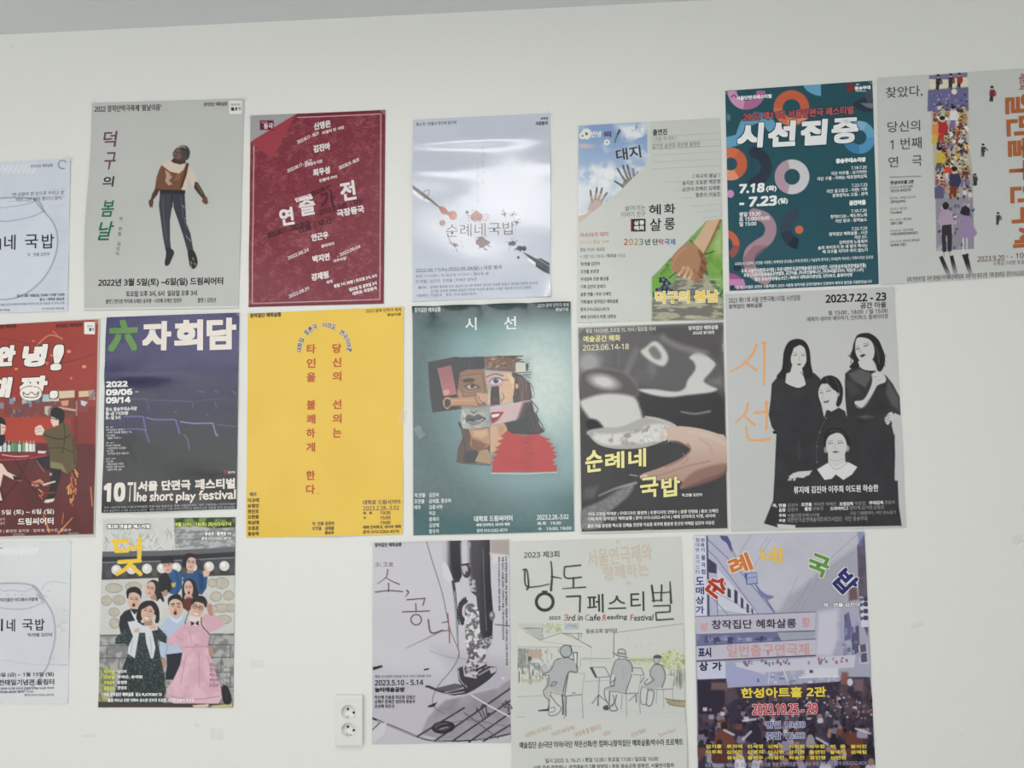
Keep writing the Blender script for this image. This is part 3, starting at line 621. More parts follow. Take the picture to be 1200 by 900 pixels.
P.L('small_print', ['7.18-7.20', '극단 어우름 - 보기허만!', '극단 구름 - 어쩌는 에로영화감독'], 606, 385, 18.5, 16, W, .9, 'R', .95)
P.L('small_print', ['7.22-7.23', '극단 광고창고 - 어떤? 거루', '문화창작소 드림 - 관객'], 608, 456, 18.5, 16, W, .9, 'R', .95)
P.L('small_print', ['7.18-7.20', '창작012D - 맥도와노래', '극단 밤과 - 밤하늘소'], 606, 560, 18.5, 16, W, .9, 'R', .95)
P.L('small_print', ['7.22-7.23', '창작집단 혜화살롱 - 시선', '극단 07-', '김하진에 노동워아', '숨의 와이프가 본 세 명의 백사는', '백 지구를 지키라 하지 않는가'], 608, 632, 17.6, 16, W, .9, 'R', .95)
P.T('small_print', '프로듀서 김영택 | 조연출 서정환 | 축제위원 문성필,노주희,한경민 | 기술감독 한석진 | 무대감독 박보민 | 기획/디자인 김유정', 72, 756, 632, 772, (210, 216, 218), b=.4)
P.T('small_print', '주최 서울연극협회시어텀 | 주관 대한민국공연예술네트워크사업단, 극단동숭무대(한문예술진흥)', 98, 785, 604, 806, W, b=.6)
P.T('small_print', '후원 (사)한국문화예술공연협회, 공간아울, (주)파인블랙나인, (주)투비블디아이, 직원(주.1.41)', 108, 803, 594, 822, W, b=.6); P.T('small_print', '협찬 동숭/청량별눈조간 | 매체사 대학로티켓닷컴, 인터파크, 플레이티켓', 152, 822, 548, 840, W, b=.6)
P.T('small_print', '본 페스티벌은 공연은 서울특별시 2023 서울형 창작지원 공연지원에서 인정되어 제작과 할인을 지원받았습니다', 78, 853, 628, 867, (214, 220, 222), b=.5)
P.tape(48, 78, 30, 15, -42); P.tape(628, 42, 30, 15, 38)
P.done()

# -- white poster with the crowd strip, right edge
P = Poster('theatre_poster', 'white poster with tall strip of crowded people and a couple from behind, right edge',
    [(1028, 91.5), (1232, 78.5), (1238, 322), (1032, 333.8)], (1020, 70, 3.394), (188, 190, 187), M_MATTE, 0.0012, 7)
P.all(lambda X, Y: mix((186, 189, 187), (193, 193, 188), fbm(X, Y, 200, 3)))
rs = random.Random(21)
P.begin()
strip = [(232, 64), (384, 52), (390, 330), (404, 430), (411, 752), (262, 760), (258, 560), (252, 460), (240, 206), (226, 206)]
P.fill(strip, lambda X, Y: mix((192, 180, 156), (132, 128, 142), ss(380, 620, Y) * .6 + .2))
P.fill([(232, 64), (384, 52), (386, 108), (232, 118)], (208, 204, 184)); P.fill([(228, 122), (388, 110), (390, 205), (226, 206)], (104, 102, 140)); P.fill([(232, 64), (384, 52), (384, 70), (300, 80), (232, 78)], (120, 114, 142))
P.fill([(258, 556), (405, 545), (411, 752), (262, 760)], (138, 134, 146))
def person(x, y, h, top, leg, hair=(44, 40, 44)):
    q = h * .5; P.line([(x, y - h * .34), (x + rs.uniform(-2, 2), y)], h * .2, leg, tap=(1, .6)); P.line([(x - h * .05, y - h * .3), (x - h * .13, y)], h * .13, leg, tap=(1, .6))
    P.fill([(x - h * .16, y - h * .3), (x - h * .14, y - h * .72), (x + h * .14, y - h * .74), (x + h * .17, y - h * .3)], top)
    a_ = rs.uniform(-1, 1); P.line([(x + h * .13, y - h * .68), (x + h * (.24 + .06 * a_), y - h * .5), (x + h * (.22 + .14 * a_), y - h * (.36 + .1 * a_))], h * .09, top)
    P.ell(x, y - h * .84, h * .1, h * .12, (206, 172, 148)); P.ell(x, y - h * .89, h * .11, h * .085, hair)
tops = [(150, 52, 44), (206, 196, 186), (196, 160, 66), (222, 216, 206), (92, 62, 52), (116, 112, 152), (204, 110, 58), (66, 60, 70), (212, 206, 196), (186, 64, 54), (146, 142, 90), (200, 200, 206), (170, 176, 140), (128, 90, 120)]
legs = [(62, 60, 72), (44, 42, 48), (168, 158, 142), (112, 104, 130), (190, 184, 172), (96, 70, 56)]
for k in range(190):
    y = 150 + 410 * k / 190 + rs.uniform(-6, 6); x = rs.uniform(246 + max(0, (y - 200) * .045), 384 + max(0, (y - 330) * .05))
    if y < 206: P.ell(x, y - 20, rs.uniform(2, 5), rs.uniform(2, 5), rs.choice([(70, 66, 96), (140, 138, 166), (60, 56, 70), (196, 190, 180)])); continue
    person(x, y, rs.uniform(26, 46), rs.choice(tops), rs.choice(legs))
for k in range(60):
    y = rs.uniform(570, 750); x = rs.uniform(266, 408); c_ = rs.choice([(96, 92, 106), (176, 170, 176), (70, 66, 80), (150, 146, 162), (196, 190, 186)]); P.fill([(x, y), (x + rs.uniform(4, 14), y - 3), (x + rs.uniform(4, 12), y + rs.uniform(6, 20)), (x - 3, y + 8)], c_)
for x, c1, c2 in ((268, (62, 52, 56), (50, 46, 52)), (318, (70, 54, 58), (54, 46, 50)), (352, (150, 58, 52), (60, 50, 56))): person(x, 118 - (x - 268) * .08, 60, c1, c2)
P.ell(332, 128, 11, 11, (212, 208, 190))
person(258, 330, 100, (206, 138, 74), (190, 168, 70), (120, 80, 50)); person(284, 322, 100, (166, 54, 58), (176, 60, 62)); person(328, 268, 88, (214, 210, 214), (126, 104, 150)); person(274, 440, 96, (190, 168, 74), (86, 84, 100)); person(332, 540, 118, (60, 60, 84), (120, 56, 48)); person(304, 470, 60, (206, 72, 56), (196, 196, 200))
P.fill([(254, 510), (270, 500), (288, 508), (292, 552), (254, 554)], (92, 88, 116), sm=False)
P.fill([(405, 460), (420, 455), (424, 500), (410, 500)], (60, 66, 72)); P.ell(412, 462, 5, 6, (56, 50, 48))
P.end('crowd_picture', 'tall strip of a crowd of small people')
P.begin()
P.fill([(272, 785), (286, 780), (326, 870), (306, 872)], lambda X, Y: mix((46, 44, 48), (176, 168, 172), ss(800, 872, Y))); P.fill([(314, 782), (328, 778), (350, 864), (332, 868)], lambda X, Y: mix((46, 44, 48), (176, 168, 172), ss(790, 864, Y)))
P.fill([(364, 778), (386, 772), (406, 858), (392, 862)], lambda X, Y: mix((46, 44, 48), (176, 168, 172), ss(800, 862, Y)))
P.fill([(282, 655), (320, 652), (324, 700), (322, 762), (306, 764), (304, 700), (298, 700), (302, 764), (286, 766), (282, 710)], (54, 52, 58))
P.fill([(284, 602), (304, 594), (320, 604), (324, 655), (280, 660), (276, 630)], (166, 146, 164)); P.line([(280, 610), (274, 640), (280, 665)], 9, (166, 146, 164)); P.line([(320, 612), (326, 655), (326, 690)], 8, (170, 150, 168))
P.ell(298, 582, 13, 15, (46, 42, 46)); P.line([(292, 766), (292, 782)], 4, (150, 140, 146)); P.line([(314, 764), (316, 780)], 4, (150, 140, 146))
P.fill([(356, 616), (378, 604), (396, 614), (402, 655), (424, 690), (406, 712), (380, 714), (352, 700), (362, 655)], (146, 128, 158)); P.fill([(362, 588), (378, 580), (396, 598), (392, 622), (370, 620), (354, 612)], (50, 46, 52))
P.line([(368, 712), (368, 776)], 5, (214, 204, 204)); P.line([(382, 712), (382, 774)], 5, (206, 196, 198)); P.ell(370, 780, 6, 6, (50, 46, 50)); P.ell(384, 777, 6, 6, (50, 46, 50))
P.end('printed_couple', 'man and woman seen from behind')
for x, y, h, t_, l_ in ((482, 165, 62, (120, 52, 58), (46, 44, 50)), (446, 385, 52, (62, 66, 72), (70, 72, 78)), (414, 500, 48, (60, 64, 70), (52, 54, 60)), (506, 655, 50, (66, 66, 72), (56, 56, 62))):
    P.begin(); person(x, y, h, t_, l_); P.end('printed_walker')
P.labels['title_lettering'] = 'brown title running sideways down the right'
def side(part, s_, x0, y0, x1, y1, col, b=0):
    P.T(part, s_, (x0 + x1) / 2 - (y1 - y0) / 2, (y0 + y1) / 2 - (x1 - x0) / 2, (x0 + x1) / 2 + (y1 - y0) / 2, (y0 + y1) / 2 + (x1 - x0) / 2, col, b=b, rot=90)
for i, ch in enumerate('일번출구연극제'):
    y = 134 + i * 88.6; dx = 5 * i; side('title_lettering', ch, 533 + dx, y, 662 + dx, y + 82, (168, 98, 60), 5)
side('subtitle_lettering', '제6회', 588, 55, 626, 120, (150, 96, 70), 1)
gk = (84, 86, 86)
P.T('subtitle_lettering', '찾았다,', 60, 106, 206, 152, gk, b=.4); P.T('subtitle_lettering', '당신의', 66, 245, 196, 288, gk, b=.4); P.T('subtitle_lettering', '1 번째', 76, 312, 202, 358, gk, b=.4); P.T('subtitle_lettering', '연', 70, 386, 110, 428, gk, b=.4); P.T('subtitle_lettering', '극', 164, 382, 204, 424, gk, b=.4)
P.line([(76, 468), (200, 464)], 2.5, (90, 90, 90)); P.T('small_print', '한성아트홀 2관', 78, 480, 172, 496, (70, 72, 72), b=.8)
for i, (a_, b_) in enumerate((('9.20-9.24  창작단 살롱풍', '〈당신의 손의간격〉'), ('9.27-10.1  창작집 도전 시각', '〈밤의(JUMP)〉'), ('10.3-9.3  극단작의', '〈Chi-Bird〉'), ('10.11-10.15  새벽 풍경', '〈별이그램〉'), ('10.18-10.22  지금 아라움', '〈무한상영작전대하대모〉'), ('10.25-10.29  창작집단 혜화살롱', '〈순례네 국밥〉'))):
    y = 508 + i * 43; P.L('small_print', [a_], 76, y + 2, 1, 11, (110, 112, 112), .2, 'L', .8); P.L('small_print', [b_], 78, y + 16, 1, 13, (80, 82, 82), .5, 'L', .85)
P.T('date_lettering', '2023.9.20', 424, 780, 532, 802, (120, 92, 80), b=.4); P.T('date_lettering', '수', 538, 778, 548, 788, (120, 92, 80)); P.T('date_lettering', '- 10.29', 556, 768, 650, 790, (120, 92, 80), b=.4); P.T('small_print', '수목금 7시반 토일 3시', 486, 798, 640, 816, (130, 126, 120), b=.2)
P.T('small_print', '주최 한성아트홀  주관 일번출구연극제 준비위원회  후원 극단 종로구청  기획 홍보마당  문의 010-5262-4574', 142, 850, 640, 872, (104, 106, 104), b=.3)
P.tape(30, 92, 30, 16, 0)
P.done()
# ================================================================== posters, middle row
# -- red street-bar poster, left edge
P = Poster('theatre_poster', 'red poster of people drinking at a round street table, man in olive coat, left edge',
    [(-62, 384.2), (117.5, 373.2), (111.2, 629.0), (-66, 632)], (0, 360, 3.27), (150, 58, 48), M_SATIN, 0.0014, 8)
P.all((196, 194, 188))
pr = [(-205, 78), (379, 47), (360, 868), (-215, 884)]
P.begin()
P.fill(pr, lambda X, Y: mix(mix((158, 62, 50), (146, 56, 48), fbm(X, Y, 120, 4)), (96, 50, 48), ss(500, 560, Y)))
P.fill([(-210, 520), (360, 520), (358, 868), (-214, 880)], lambda X, Y: mix((104, 50, 48), (84, 44, 46), fbm(X, Y, 60, 9)), f=4)
P.fill([(270, 385), (366, 380), (362, 525), (280, 520)], (128, 54, 50), f=3)
P.line([(140, 150), (190, 108), (240, 120)], 5, (196, 128, 84)); P.line([(205, 92), (240, 125)], 4, (190, 116, 76)); P.line([(175, 205), (260, 210), (368, 180)], 3, (110, 44, 42)); P.line([(0, 120), (120, 140), (200, 150)], 3, (120, 48, 44))
for x, y, r in ((266, 170, 8), (324, 228, 8), (200, 185, 5), (64, 237, 6), (130, 130, 4)): P.ell(x, y, r, r * .8, (222, 142, 88))
for pts in ([(170, 205), (190, 212), (180, 222)], [(270, 265), (282, 272), (272, 280)]): P.fill(pts, (206, 120, 76))
P.end('street_scene', 'dark red street background')
P.begin()
P.rect(20, 350, 290, 425, (122, 66, 60), f=3)
rs = random.Random(2)
for i in range(60):
    x, y = rs.uniform(-200, 215), rs.uniform(345, 425); w_, h_ = rs.uniform(6, 24), rs.uniform(8, 30); P.rect(x, y, x + w_, y + h_, rs.choice([(126, 146, 168), (172, 168, 166), (98, 74, 84), (146, 120, 116), (88, 112, 132), (190, 186, 176), (140, 70, 60)]), a=.9)
P.fill([(-200, 425), (230, 420), (220, 520), (-200, 520)], (170, 66, 50), f=2)
P.rect(165, 335, 195, 362, (164, 190, 188)); P.rect(195, 318, 228, 360, (206, 198, 184)); P.fill([(228, 322), (298, 318), (296, 345), (230, 350)], (206, 190, 160)); P.fill([(304, 322), (342, 320), (342, 342), (304, 345)], (204, 184, 146)); P.rect(343, 318, 366, 355, (164, 148, 150)); P.line([(345, 350), (364, 322)], 4, (110, 60, 60)); P.line([(350, 355), (366, 335)], 4, (110, 60, 60))
P.rect(288, 318, 298, 520, (112, 48, 46)); P.rect(298, 350, 340, 400, (136, 66, 60)); P.fill([(312, 356), (338, 364), (326, 380), (312, 374)], (188, 196, 206)); P.fill([(235, 360), (266, 356), (262, 378), (240, 378)], (206, 150, 120)); P.line([(230, 385), (290, 395)], 8, (186, 160, 146)); P.line([(228, 400), (282, 405)], 3, (90, 50, 50))
P.line([(295, 360), (295, 415)], 3, (190, 176, 160))
P.end('bar_front', 'lit bar front with shelves')
P.begin()
P.fill([(-150, 560), (100, 556), (180, 560), (178, 570), (120, 582), (-150, 588)], (132, 40, 50)); P.line([(-150, 586), (60, 584), (178, 568)], 3, (176, 84, 86))
P.line([(110, 580), (60, 680), (0, 745)], 5, (74, 36, 42)); P.line([(60, 585), (130, 700), (175, 745)], 5, (72, 36, 42)); P.line([(86, 585), (96, 670)], 5, (86, 40, 46))
P.line([(10, 565), (60, 572), (110, 570)], 4, (206, 170, 160))
P.fill([(-60, 520), (40, 515), (140, 530), (140, 556), (-60, 558)], (54, 46, 46))
for x, c_ in ((4, (216, 216, 210)), (20, (190, 206, 200)), (36, (210, 210, 204)), (50, (106, 150, 110)), (62, (84, 136, 96)), (76, (196, 210, 196)), (92, (120, 160, 110)), (104, (220, 220, 214)), (118, (222, 224, 220)), (-14, (120, 160, 120)), (-30, (210, 210, 210)), (130, (200, 200, 196))): P.rect(x - 6, 528 - (x % 3) * 4, x + 6, 554, c_); P.rect(x - 2.5, 512, x + 2.5, 530, c_, a=.6)
P.fill([(146, 550), (180, 552), (172, 560), (146, 560)], (216, 208, 198))
P.end('bar_table', 'round red table with bottles')
P.begin()
P.fill([(198, 395), (215, 384), (240, 390), (250, 410), (245, 440), (230, 448), (205, 450), (196, 430)], (38, 36, 38), sm=True)
P.fill([(198, 418), (228, 432), (226, 452), (206, 458), (196, 440)], (222, 194, 178)); P.line([(196, 424), (222, 432)], 3, (60, 50, 50)); P.line([(204, 436), (200, 444)], 2, (170, 120, 110))
P.fill([(246, 438), (262, 446), (280, 490), (294, 560), (292, 610), (262, 640), (226, 620), (188, 612), (192, 570), (184, 520), (160, 490), (172, 470), (214, 460)], (94, 84, 58))
P.fill([(196, 590), (240, 600), (258, 636), (226, 622), (190, 614)], (128, 122, 84)); P.line([(165, 484), (200, 500), (240, 505), (270, 490)], 5, (62, 54, 42)); P.line([(246, 445), (250, 500), (240, 560)], 4, (66, 58, 42)); P.line([(190, 540), (240, 540), (286, 560)], 4, (70, 62, 44)); P.line([(280, 500), (288, 600)], 5, (72, 62, 44))
P.fill([(136, 462), (150, 452), (160, 452), (172, 470), (164, 490), (140, 490), (134, 478)], (222, 200, 184)); P.line([(138, 470), (160, 462)], 2, (170, 130, 118)); P.line([(140, 480), (162, 474)], 2, (170, 130, 118))
P.fill([(132, 582), (190, 568), (195, 625), (182, 626)], (48, 40, 42)); P.fill([(192, 616), (238, 622), (232, 660), (210, 735), (178, 740), (196, 680)], (44, 40, 42)); P.fill([(176, 738), (212, 732), (206, 744), (184, 750), (170, 748)], (216, 206, 196)); P.line([(140, 585), (170, 630)], 2, (170, 130, 120)); P.ell(196, 640, 5, 6, (196, 150, 140))
P.end('printed_man', 'man in a long olive coat')
P.begin()
P.fill([(-30, 430), (0, 420), (18, 430), (24, 450), (12, 470), (22, 500), (10, 530), (-40, 530)], (40, 36, 38), sm=True); P.fill([(4, 446), (22, 452), (24, 466), (18, 486), (4, 490)], (220, 190, 174)); P.line([(10, 460), (20, 462)], 2, (60, 44, 44)); P.line([(14, 478), (20, 478)], 2.5, (176, 60, 60))
P.fill([(-30, 590), (10, 600), (30, 630), (80, 655), (84, 664), (60, 664), (14, 640), (0, 700), (10, 740), (0, 742), (-30, 680)], (222, 196, 180)); P.fill([(50, 645), (84, 652), (88, 662), (56, 664)], (60, 40, 42)); P.line([(0, 690), (14, 735), (4, 745)], 6, (60, 38, 40))
P.end('printed_woman', 'woman at the table, cut by the picture edge')
P.begin()
for i in range(22):
    x, y = rs.uniform(258, 294), rs.uniform(620, 745); P.line([(x, y), (x + rs.uniform(-12, 14), y + rs.uniform(6, 22))], rs.uniform(3, 7), rs.choice([(206, 146, 76), (186, 104, 60), (222, 170, 96)]))
for i in range(16):
    x, y = rs.uniform(120, 190), rs.uniform(660, 730); P.line([(x, y), (x + rs.uniform(8, 26), y + rs.uniform(-10, 14))], rs.uniform(3, 6), rs.choice([(196, 110, 66), (216, 180, 150), (150, 66, 50)]), a=.9)
P.line([(168, 680), (212, 668)], 6, (216, 200, 190)); P.line([(165, 785), (190, 860)], 8, (206, 130, 66), tap=(.3, 1)); P.line([(280, 806), (226, 866)], 7, (212, 140, 76), tap=(.4, 1)); P.line([(245, 790), (240, 830)], 4, (180, 100, 60)); P.line([(350, 690), (356, 760)], 6, (206, 140, 76), a=.7)
P.end('light_streaks', 'orange light reflections')
P.rect(325, 57, 366, 104, (226, 224, 218)); P.rect(344, 80, 352, 92, (50, 50, 52)); P.T('small_print', '11', 354, 80, 362, 92, (60, 60, 62), b=.6); P.T('small_print', '봄날', 336, 68, 358, 76, (130, 130, 130))
W = (232, 226, 218)
P.labels['title_lettering'] = 'big white slanted two-line title'
for ch, b_ in (('안', (-8, 145, 62, 228)), ('녕', (86, 142, 182, 230)), ('!', (200, 142, 246, 244)), ('대', (-40, 268, 48, 350)), ('짱', (76, 262, 184, 356)), ('.', (192, 318, 226, 352)), ):
    P.T('title_lettering', ch, *b_, W, b=7, sh=.16, out=(64, 34, 36), ob=3)
P.begin(); P.fill([(84, 318), (110, 305), (146, 308), (162, 325), (156, 348), (130, 358), (100, 354), (82, 338)], W, sm=True); P.line([(92, 326), (110, 336), (124, 326), (140, 336), (152, 324)], 3, (80, 50, 50)); P.line([(92, 326), (100, 344), (144, 344), (152, 324)], 3, (80, 50, 50)); P.end('crown_emblem')
P.T('small_print', '창작집단 혜화살롱', -20, 66, 64, 82, (86, 40, 38), b=.6); P.T('small_print', '창작집단 혜화살롱', 215, 62, 318, 78, (86, 40, 38), b=.6)
P.T('date_lettering', '2022년 3월 5일 (토) ~ 6일 (일)', -130, 775, 210, 798, W, b=.6); P.T('date_lettering', '드림씨어터', 70, 806, 208, 834, W, b=1.2)
P.L('small_print', ['토요일 3시,6시', '일요일 3시'], 20, 812, 16, 14, (216, 196, 186), .3, 'R'); P.T('small_print', '출연 허슬기 고훈 | 출연진 김지호 · 임유경, 박수진, 김승수', -100, 850, 276, 864, (210, 186, 176), b=.4)
P.tape(386, 50, 40, 20, -30, .7); P.tape(75, 874, 44, 16, 0, .4); P.tape(285, 870, 40, 16, 0, .3)
P.done()

# -- dark navy poster of empty seats
P = Poster('theatre_poster', 'navy poster of empty theatre seats, headed by large lettering with one green character',
    [(125.3, 371.9), (280.8, 366.6), (277.6, 596.3), (120.1, 600.8)], (110, 360, 3.6), (50, 50, 70), M_GLOSS, 0.0028, 9,
    curl=(lambda u, v: 0.004 * np.exp(-((v - .30) / .05) ** 2) * (0.6 + .5 * np.sin(5 * u + .5)), lambda u, v: 0.005 * np.exp(-((v - .98) / .035) ** 2) * np.exp(-((u - .4) / .25) ** 2)))
P.all(lambda X, Y: mix(mix((72, 70, 108), (52, 52, 74), ss(150, 420, Y)), (38, 40, 48), ss(470, 720, Y)))
P.begin()
def seat(pts, w, c, a=1.0): P.line(pts, w, c, a=a, f=1.2)
P.fill([(60, 465), (205, 462), (236, 575), (60, 560)], (58, 58, 92), f=5, a=.7); P.fill([(222, 466), (340, 476), (364, 538), (240, 545)], (52, 52, 84), f=6, a=.7); P.fill([(366, 484), (498, 492), (520, 545), (380, 560)], (48, 48, 70), f=6, a=.7)
P.fill([(60, 520), (600, 500), (600, 700), (45, 720)], (34, 36, 44), f=60, a=.8)
hl, hl2 = (102, 100, 150), (80, 80, 116)
seat([(150, 388), (215, 388), (224, 395), (234, 424)], 5, hl2); seat([(234, 392), (300, 394), (312, 393), (324, 412)], 4, hl2); seat([(322, 394), (405, 398), (414, 398), (420, 420)], 5, hl2); seat([(420, 398), (480, 392), (560, 386)], 3, (76, 78, 104)); seat([(512, 400), (520, 424)], 4, (84, 86, 110))
seat([(440, 356), (465, 358), (470, 364)], 3, (92, 94, 120)); seat([(512, 354), (526, 360)], 4, (96, 98, 124)); seat([(586, 356), (598, 360), (600, 370)], 4, (92, 94, 120)); seat([(340, 440), (352, 446)], 4, (84, 84, 110)); seat([(476, 452), (486, 458)], 4, (84, 84, 110)); seat([(226, 424), (236, 440)], 4, (76, 76, 100))
seat([(130, 462), (205, 462), (212, 478), (222, 520)], 6, hl); seat([(224, 466), (260, 474), (340, 475), (350, 488), (364, 532)], 7, hl); seat([(366, 483), (420, 490), (498, 490), (506, 500), (518, 540), (524, 536)], 6, (128, 128, 166)); seat([(520, 494), (560, 500), (606, 504)], 4, (92, 92, 124)); seat([(140, 514), (210, 516), (222, 530), (236, 570)], 5, hl); seat([(384, 538), (398, 560), (406, 600)], 4, (112, 112, 144))
P.fill([(60, 250), (300, 230), (420, 205), (600, 215), (596, 240), (430, 250), (260, 280), (70, 275)], (104, 102, 134), f=22, a=.18)  # cloudy glare band, a reflection on the glossy sheet painted into the colour
P.end('printed_seats', 'rows of empty seats in violet rim light')
W = (226, 216, 206)
P.labels['title_lettering'] = 'large cream title with a green first character'
P.T('title_lettering', '六', 64, 50, 192, 190, (92, 138, 66), b=9)
for ch, b_ in (('자', (206, 58, 332, 186)), ('회', (340, 52, 466, 186)), ('담', (476, 44, 606, 182))): P.T('title_lettering', ch, *b_, W, b=8.5)
for s_, b_ in (('2022', (56, 312, 148, 338)), ('09/06', (54, 345, 166, 372)), ('09/14', (54, 378, 158, 406))): P.T('date_lettering', s_, *b_, (230, 226, 222), b=2.6)
P.T('date_lettering', '-', 176, 355, 190, 359, (160, 160, 170))
P.L('date_lettering', ['장소 동숭무대소극장', '월~금 7시30분', '토~일 5시'], 54, 432, 17.8, 17, (226, 222, 220), 1.4)
for y, ls in ((507, ['9/6 - 9/8', '극단 동숭연극 새로운 판', '<낙하 후송을 괜찮은 거>', '극단 유별한', '<물방 하우스>']), (573, ['9/9 - 9/11', '창작집단 혜화살롱', '<당신에게 시선을>', '극단 공진', '<두꺼비 찬가 세로인>']), (640, ['9/12 - 9/14', '극단 채운', '<밤으로의 가족>', '프로젝트 그룹 무아지경', '<밤에 부는 달>'])):
    for i, s_ in enumerate(ls): P.L('small_print', [s_], 54 if i in (0, 1, 3) else 58, y + i * 11.5, 1, 8.5 if i in (0, 1, 3) else 11, (206, 204, 206), .35, 'L', .95)
P.rect(550, 684, 562, 708, (120, 50, 62)); P.rect(563, 688, 574, 706, (92, 44, 54)); P.T('small_print', '동숭무대', 568, 690, 598, 702, (206, 200, 200), b=.5)
P.labels['subtitle_lettering'] = 'festival name in cream block letters'
P.T('subtitle_lettering', '10', 44, 738, 140, 822, W, b=7); P.T('subtitle_lettering', 'T', 146, 738, 170, 820, W, b=1.0); P.rect(173, 738, 182, 818, W)
P.T('subtitle_lettering', '서울', 190, 732, 274, 776, W, b=2.8); P.T('subtitle_lettering', '단편극', 288, 728, 412, 772, W, b=2.8); P.T('subtitle_lettering', '페스티벌', 428, 722, 600, 768, W, b=2.8)
for s_, a_, b_ in (('he short', 186, 340), ('play', 350, 434), ('festival', 444, 602)):
    P.T('subtitle_lettering', s_, a_, {'he short': 776, 'play': 777, 'festival': 769}[s_], b_, {'he short': 818, 'play': 826, 'festival': 812}[s_], W, b=2.2)
P.T('small_print', '주최 서울단편극페스티벌 조직위원회  주관 극단 동숭무대  후원 서울문화재단  협찬 서울특별시 한국연극협회', 48, 832, 598, 842, (170, 168, 172), b=.2); P.T('small_print', '문의 동숭무대 소극장 02-6212-4574   예매 인터파크 티켓 대학로티켓닷컴 플레이티켓  관람료 전석 30,000원', 45, 845, 596, 857, (170, 168, 172), b=.2)
P.tape(52, 42, 30, 16, -45, .4); P.tape(612, 28, 30, 16, 42, .4)
P.done()

# -- yellow poster
P = Poster('theatre_poster', 'bright yellow poster with two columns of vertical red lettering under an arc of text',
    [(291, 367.6), (473.2, 359.3), (472.2, 626.2), (288.7, 630.2)], (280, 350, 3.16), (231, 192, 74), M_SATIN, 0.0016, 10,
    curl=(lambda u, v: 0.003 * np.exp(-((v - 1.0) / .05) ** 2) * np.exp(-((u - .57) / .12) ** 2),))
P.all(lambda X, Y: mix((229, 188, 70), (236, 199, 84), fbm(X, Y, 180, 3)))
P.line([(32, 54), (610, 28), (607, 872), (26, 885), (32, 54)], 3, (222, 204, 150), sm=False, a=.7)
r_ = (190, 86, 46)
P.labels['title_lettering'] = 'red title in two vertical columns'
for ch, y in (('타', 186), ('인', 239), ('을', 291), ('불', 393), ('쾌', 446), ('하', 498), ('게', 550), ('한', 654), ('다', 706)): P.TC('title_lettering', ch, 269 - (y - 186) * .006, y, 34, 36, r_, b=1.5)
for ch, y in (('당', 184), ('신', 236), ('의', 288), ('선', 391), ('의', 444), ('는', 497)): P.TC('title_lettering', ch, 364, y, 34, 36, r_, b=1.5)
P.TC('title_lettering', '.', 294, 720, 4, 4, r_, b=.3)
cx, cy, R_ = 317, 190, 92
txt = '대화집 토론극 이것도 연극이야?'
for i, ch in enumerate(txt):
    a_ = math.pi * (1.0 - i / (len(txt) - 1)); x, y = cx + R_ * math.cos(a_), cy - R_ * math.sin(a_)
    if ch != ' ': P.TC('subtitle_lettering', ch, x, y, 17, 20, (92, 82, 108), b=1, rot=90 - math.degrees(a_), out=(240, 224, 190), ob=1.2)
P.labels['subtitle_lettering'] = 'arc of small purple lettering'
bk = (92, 74, 44); pu = (112, 88, 92)
P.T('small_print', '창작집단 혜화살롱', 42, 52, 158, 70, bk, b=1); P.T('small_print', '2023 음력 단막극 축제', 470, 36, 602, 51, (150, 118, 56), b=.6); P.T('small_print', '봄날이음', 550, 53, 602, 65, (130, 104, 52), b=.6)
P.T('small_print', '배우', 42, 716, 68, 732, pu, b=.6)
for i, s_ in enumerate(('이규태', '유형민', '현진호', '오현종', '최상태', '조효준', '황유하')): P.T('small_print', s_, 34, 738 + i * 20.7, 76, 754 + i * 20.7, bk, b=.8)
P.T('small_print', '작, 연출', 272, 825, 316, 840, pu, b=.5); P.T('small_print', '김진아', 320, 824, 355, 839, bk, b=.7); P.T('small_print', '조연출', 272, 843, 308, 857, pu, b=.5); P.T('small_print', '김태홍', 320, 842, 355, 857, bk, b=.7); P.T('small_print', '황유하', 320, 859, 355, 873, bk, b=.7)
P.T('date_lettering', '대학로 드림시어터', 460, 744, 598, 762, pu, b=.6); P.T('date_lettering', '2023.2.28.-3.02', 460, 767, 594, 783, pu, b=.3)
P.T('small_print', '화,  목', 460, 788, 494, 800, bk, b=.5); P.T('small_print', '19:30', 524, 786, 562, 799, bk, b=.5); P.T('small_print', '수', 462, 805, 472, 817, bk, b=.5); P.T('small_print', '15:00', 524, 804, 562, 817, bk, b=.5); P.T('small_print', '19:00', 524, 822, 562, 835, bk, b=.5)
P.T('small_print', '예매 인터파크, 네이버 예매', 460, 838, 600, 852, bk, b=.6); P.T('small_print', '문의 010-5262-4574', 460, 855, 594, 869, bk, b=.6)
P.tape(606, 440, 26, 54, 12, .8); P.tape(36, 56, 26, 14, -40); P.tape(606, 32, 26, 14, 40)
P.done()
# -- teal portrait collage
P = Poster('theatre_poster', 'teal poster of a face patched together from torn photographs over a red jersey',
    [(483.2, 359.6), (668.8, 353.8), (673.6, 622.8), (484, 627.8)], (475, 345, 3.102), (120, 150, 152), M_SHEEN, 0.0016, 11,
    curl=(lambda u, v: 0.0085 * np.exp(-v / 0.03) * np.abs(np.sin(math.pi * (u - 0.13) / 0.30)),))
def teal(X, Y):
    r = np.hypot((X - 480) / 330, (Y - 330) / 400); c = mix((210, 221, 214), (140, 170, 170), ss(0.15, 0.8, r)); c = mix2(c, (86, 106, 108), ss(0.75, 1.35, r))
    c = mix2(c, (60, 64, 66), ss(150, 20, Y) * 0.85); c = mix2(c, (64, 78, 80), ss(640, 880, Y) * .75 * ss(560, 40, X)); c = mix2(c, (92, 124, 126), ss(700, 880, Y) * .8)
    return mix2(c, (120, 150, 150), 0.25 * fbm(X, Y, 14, 3))
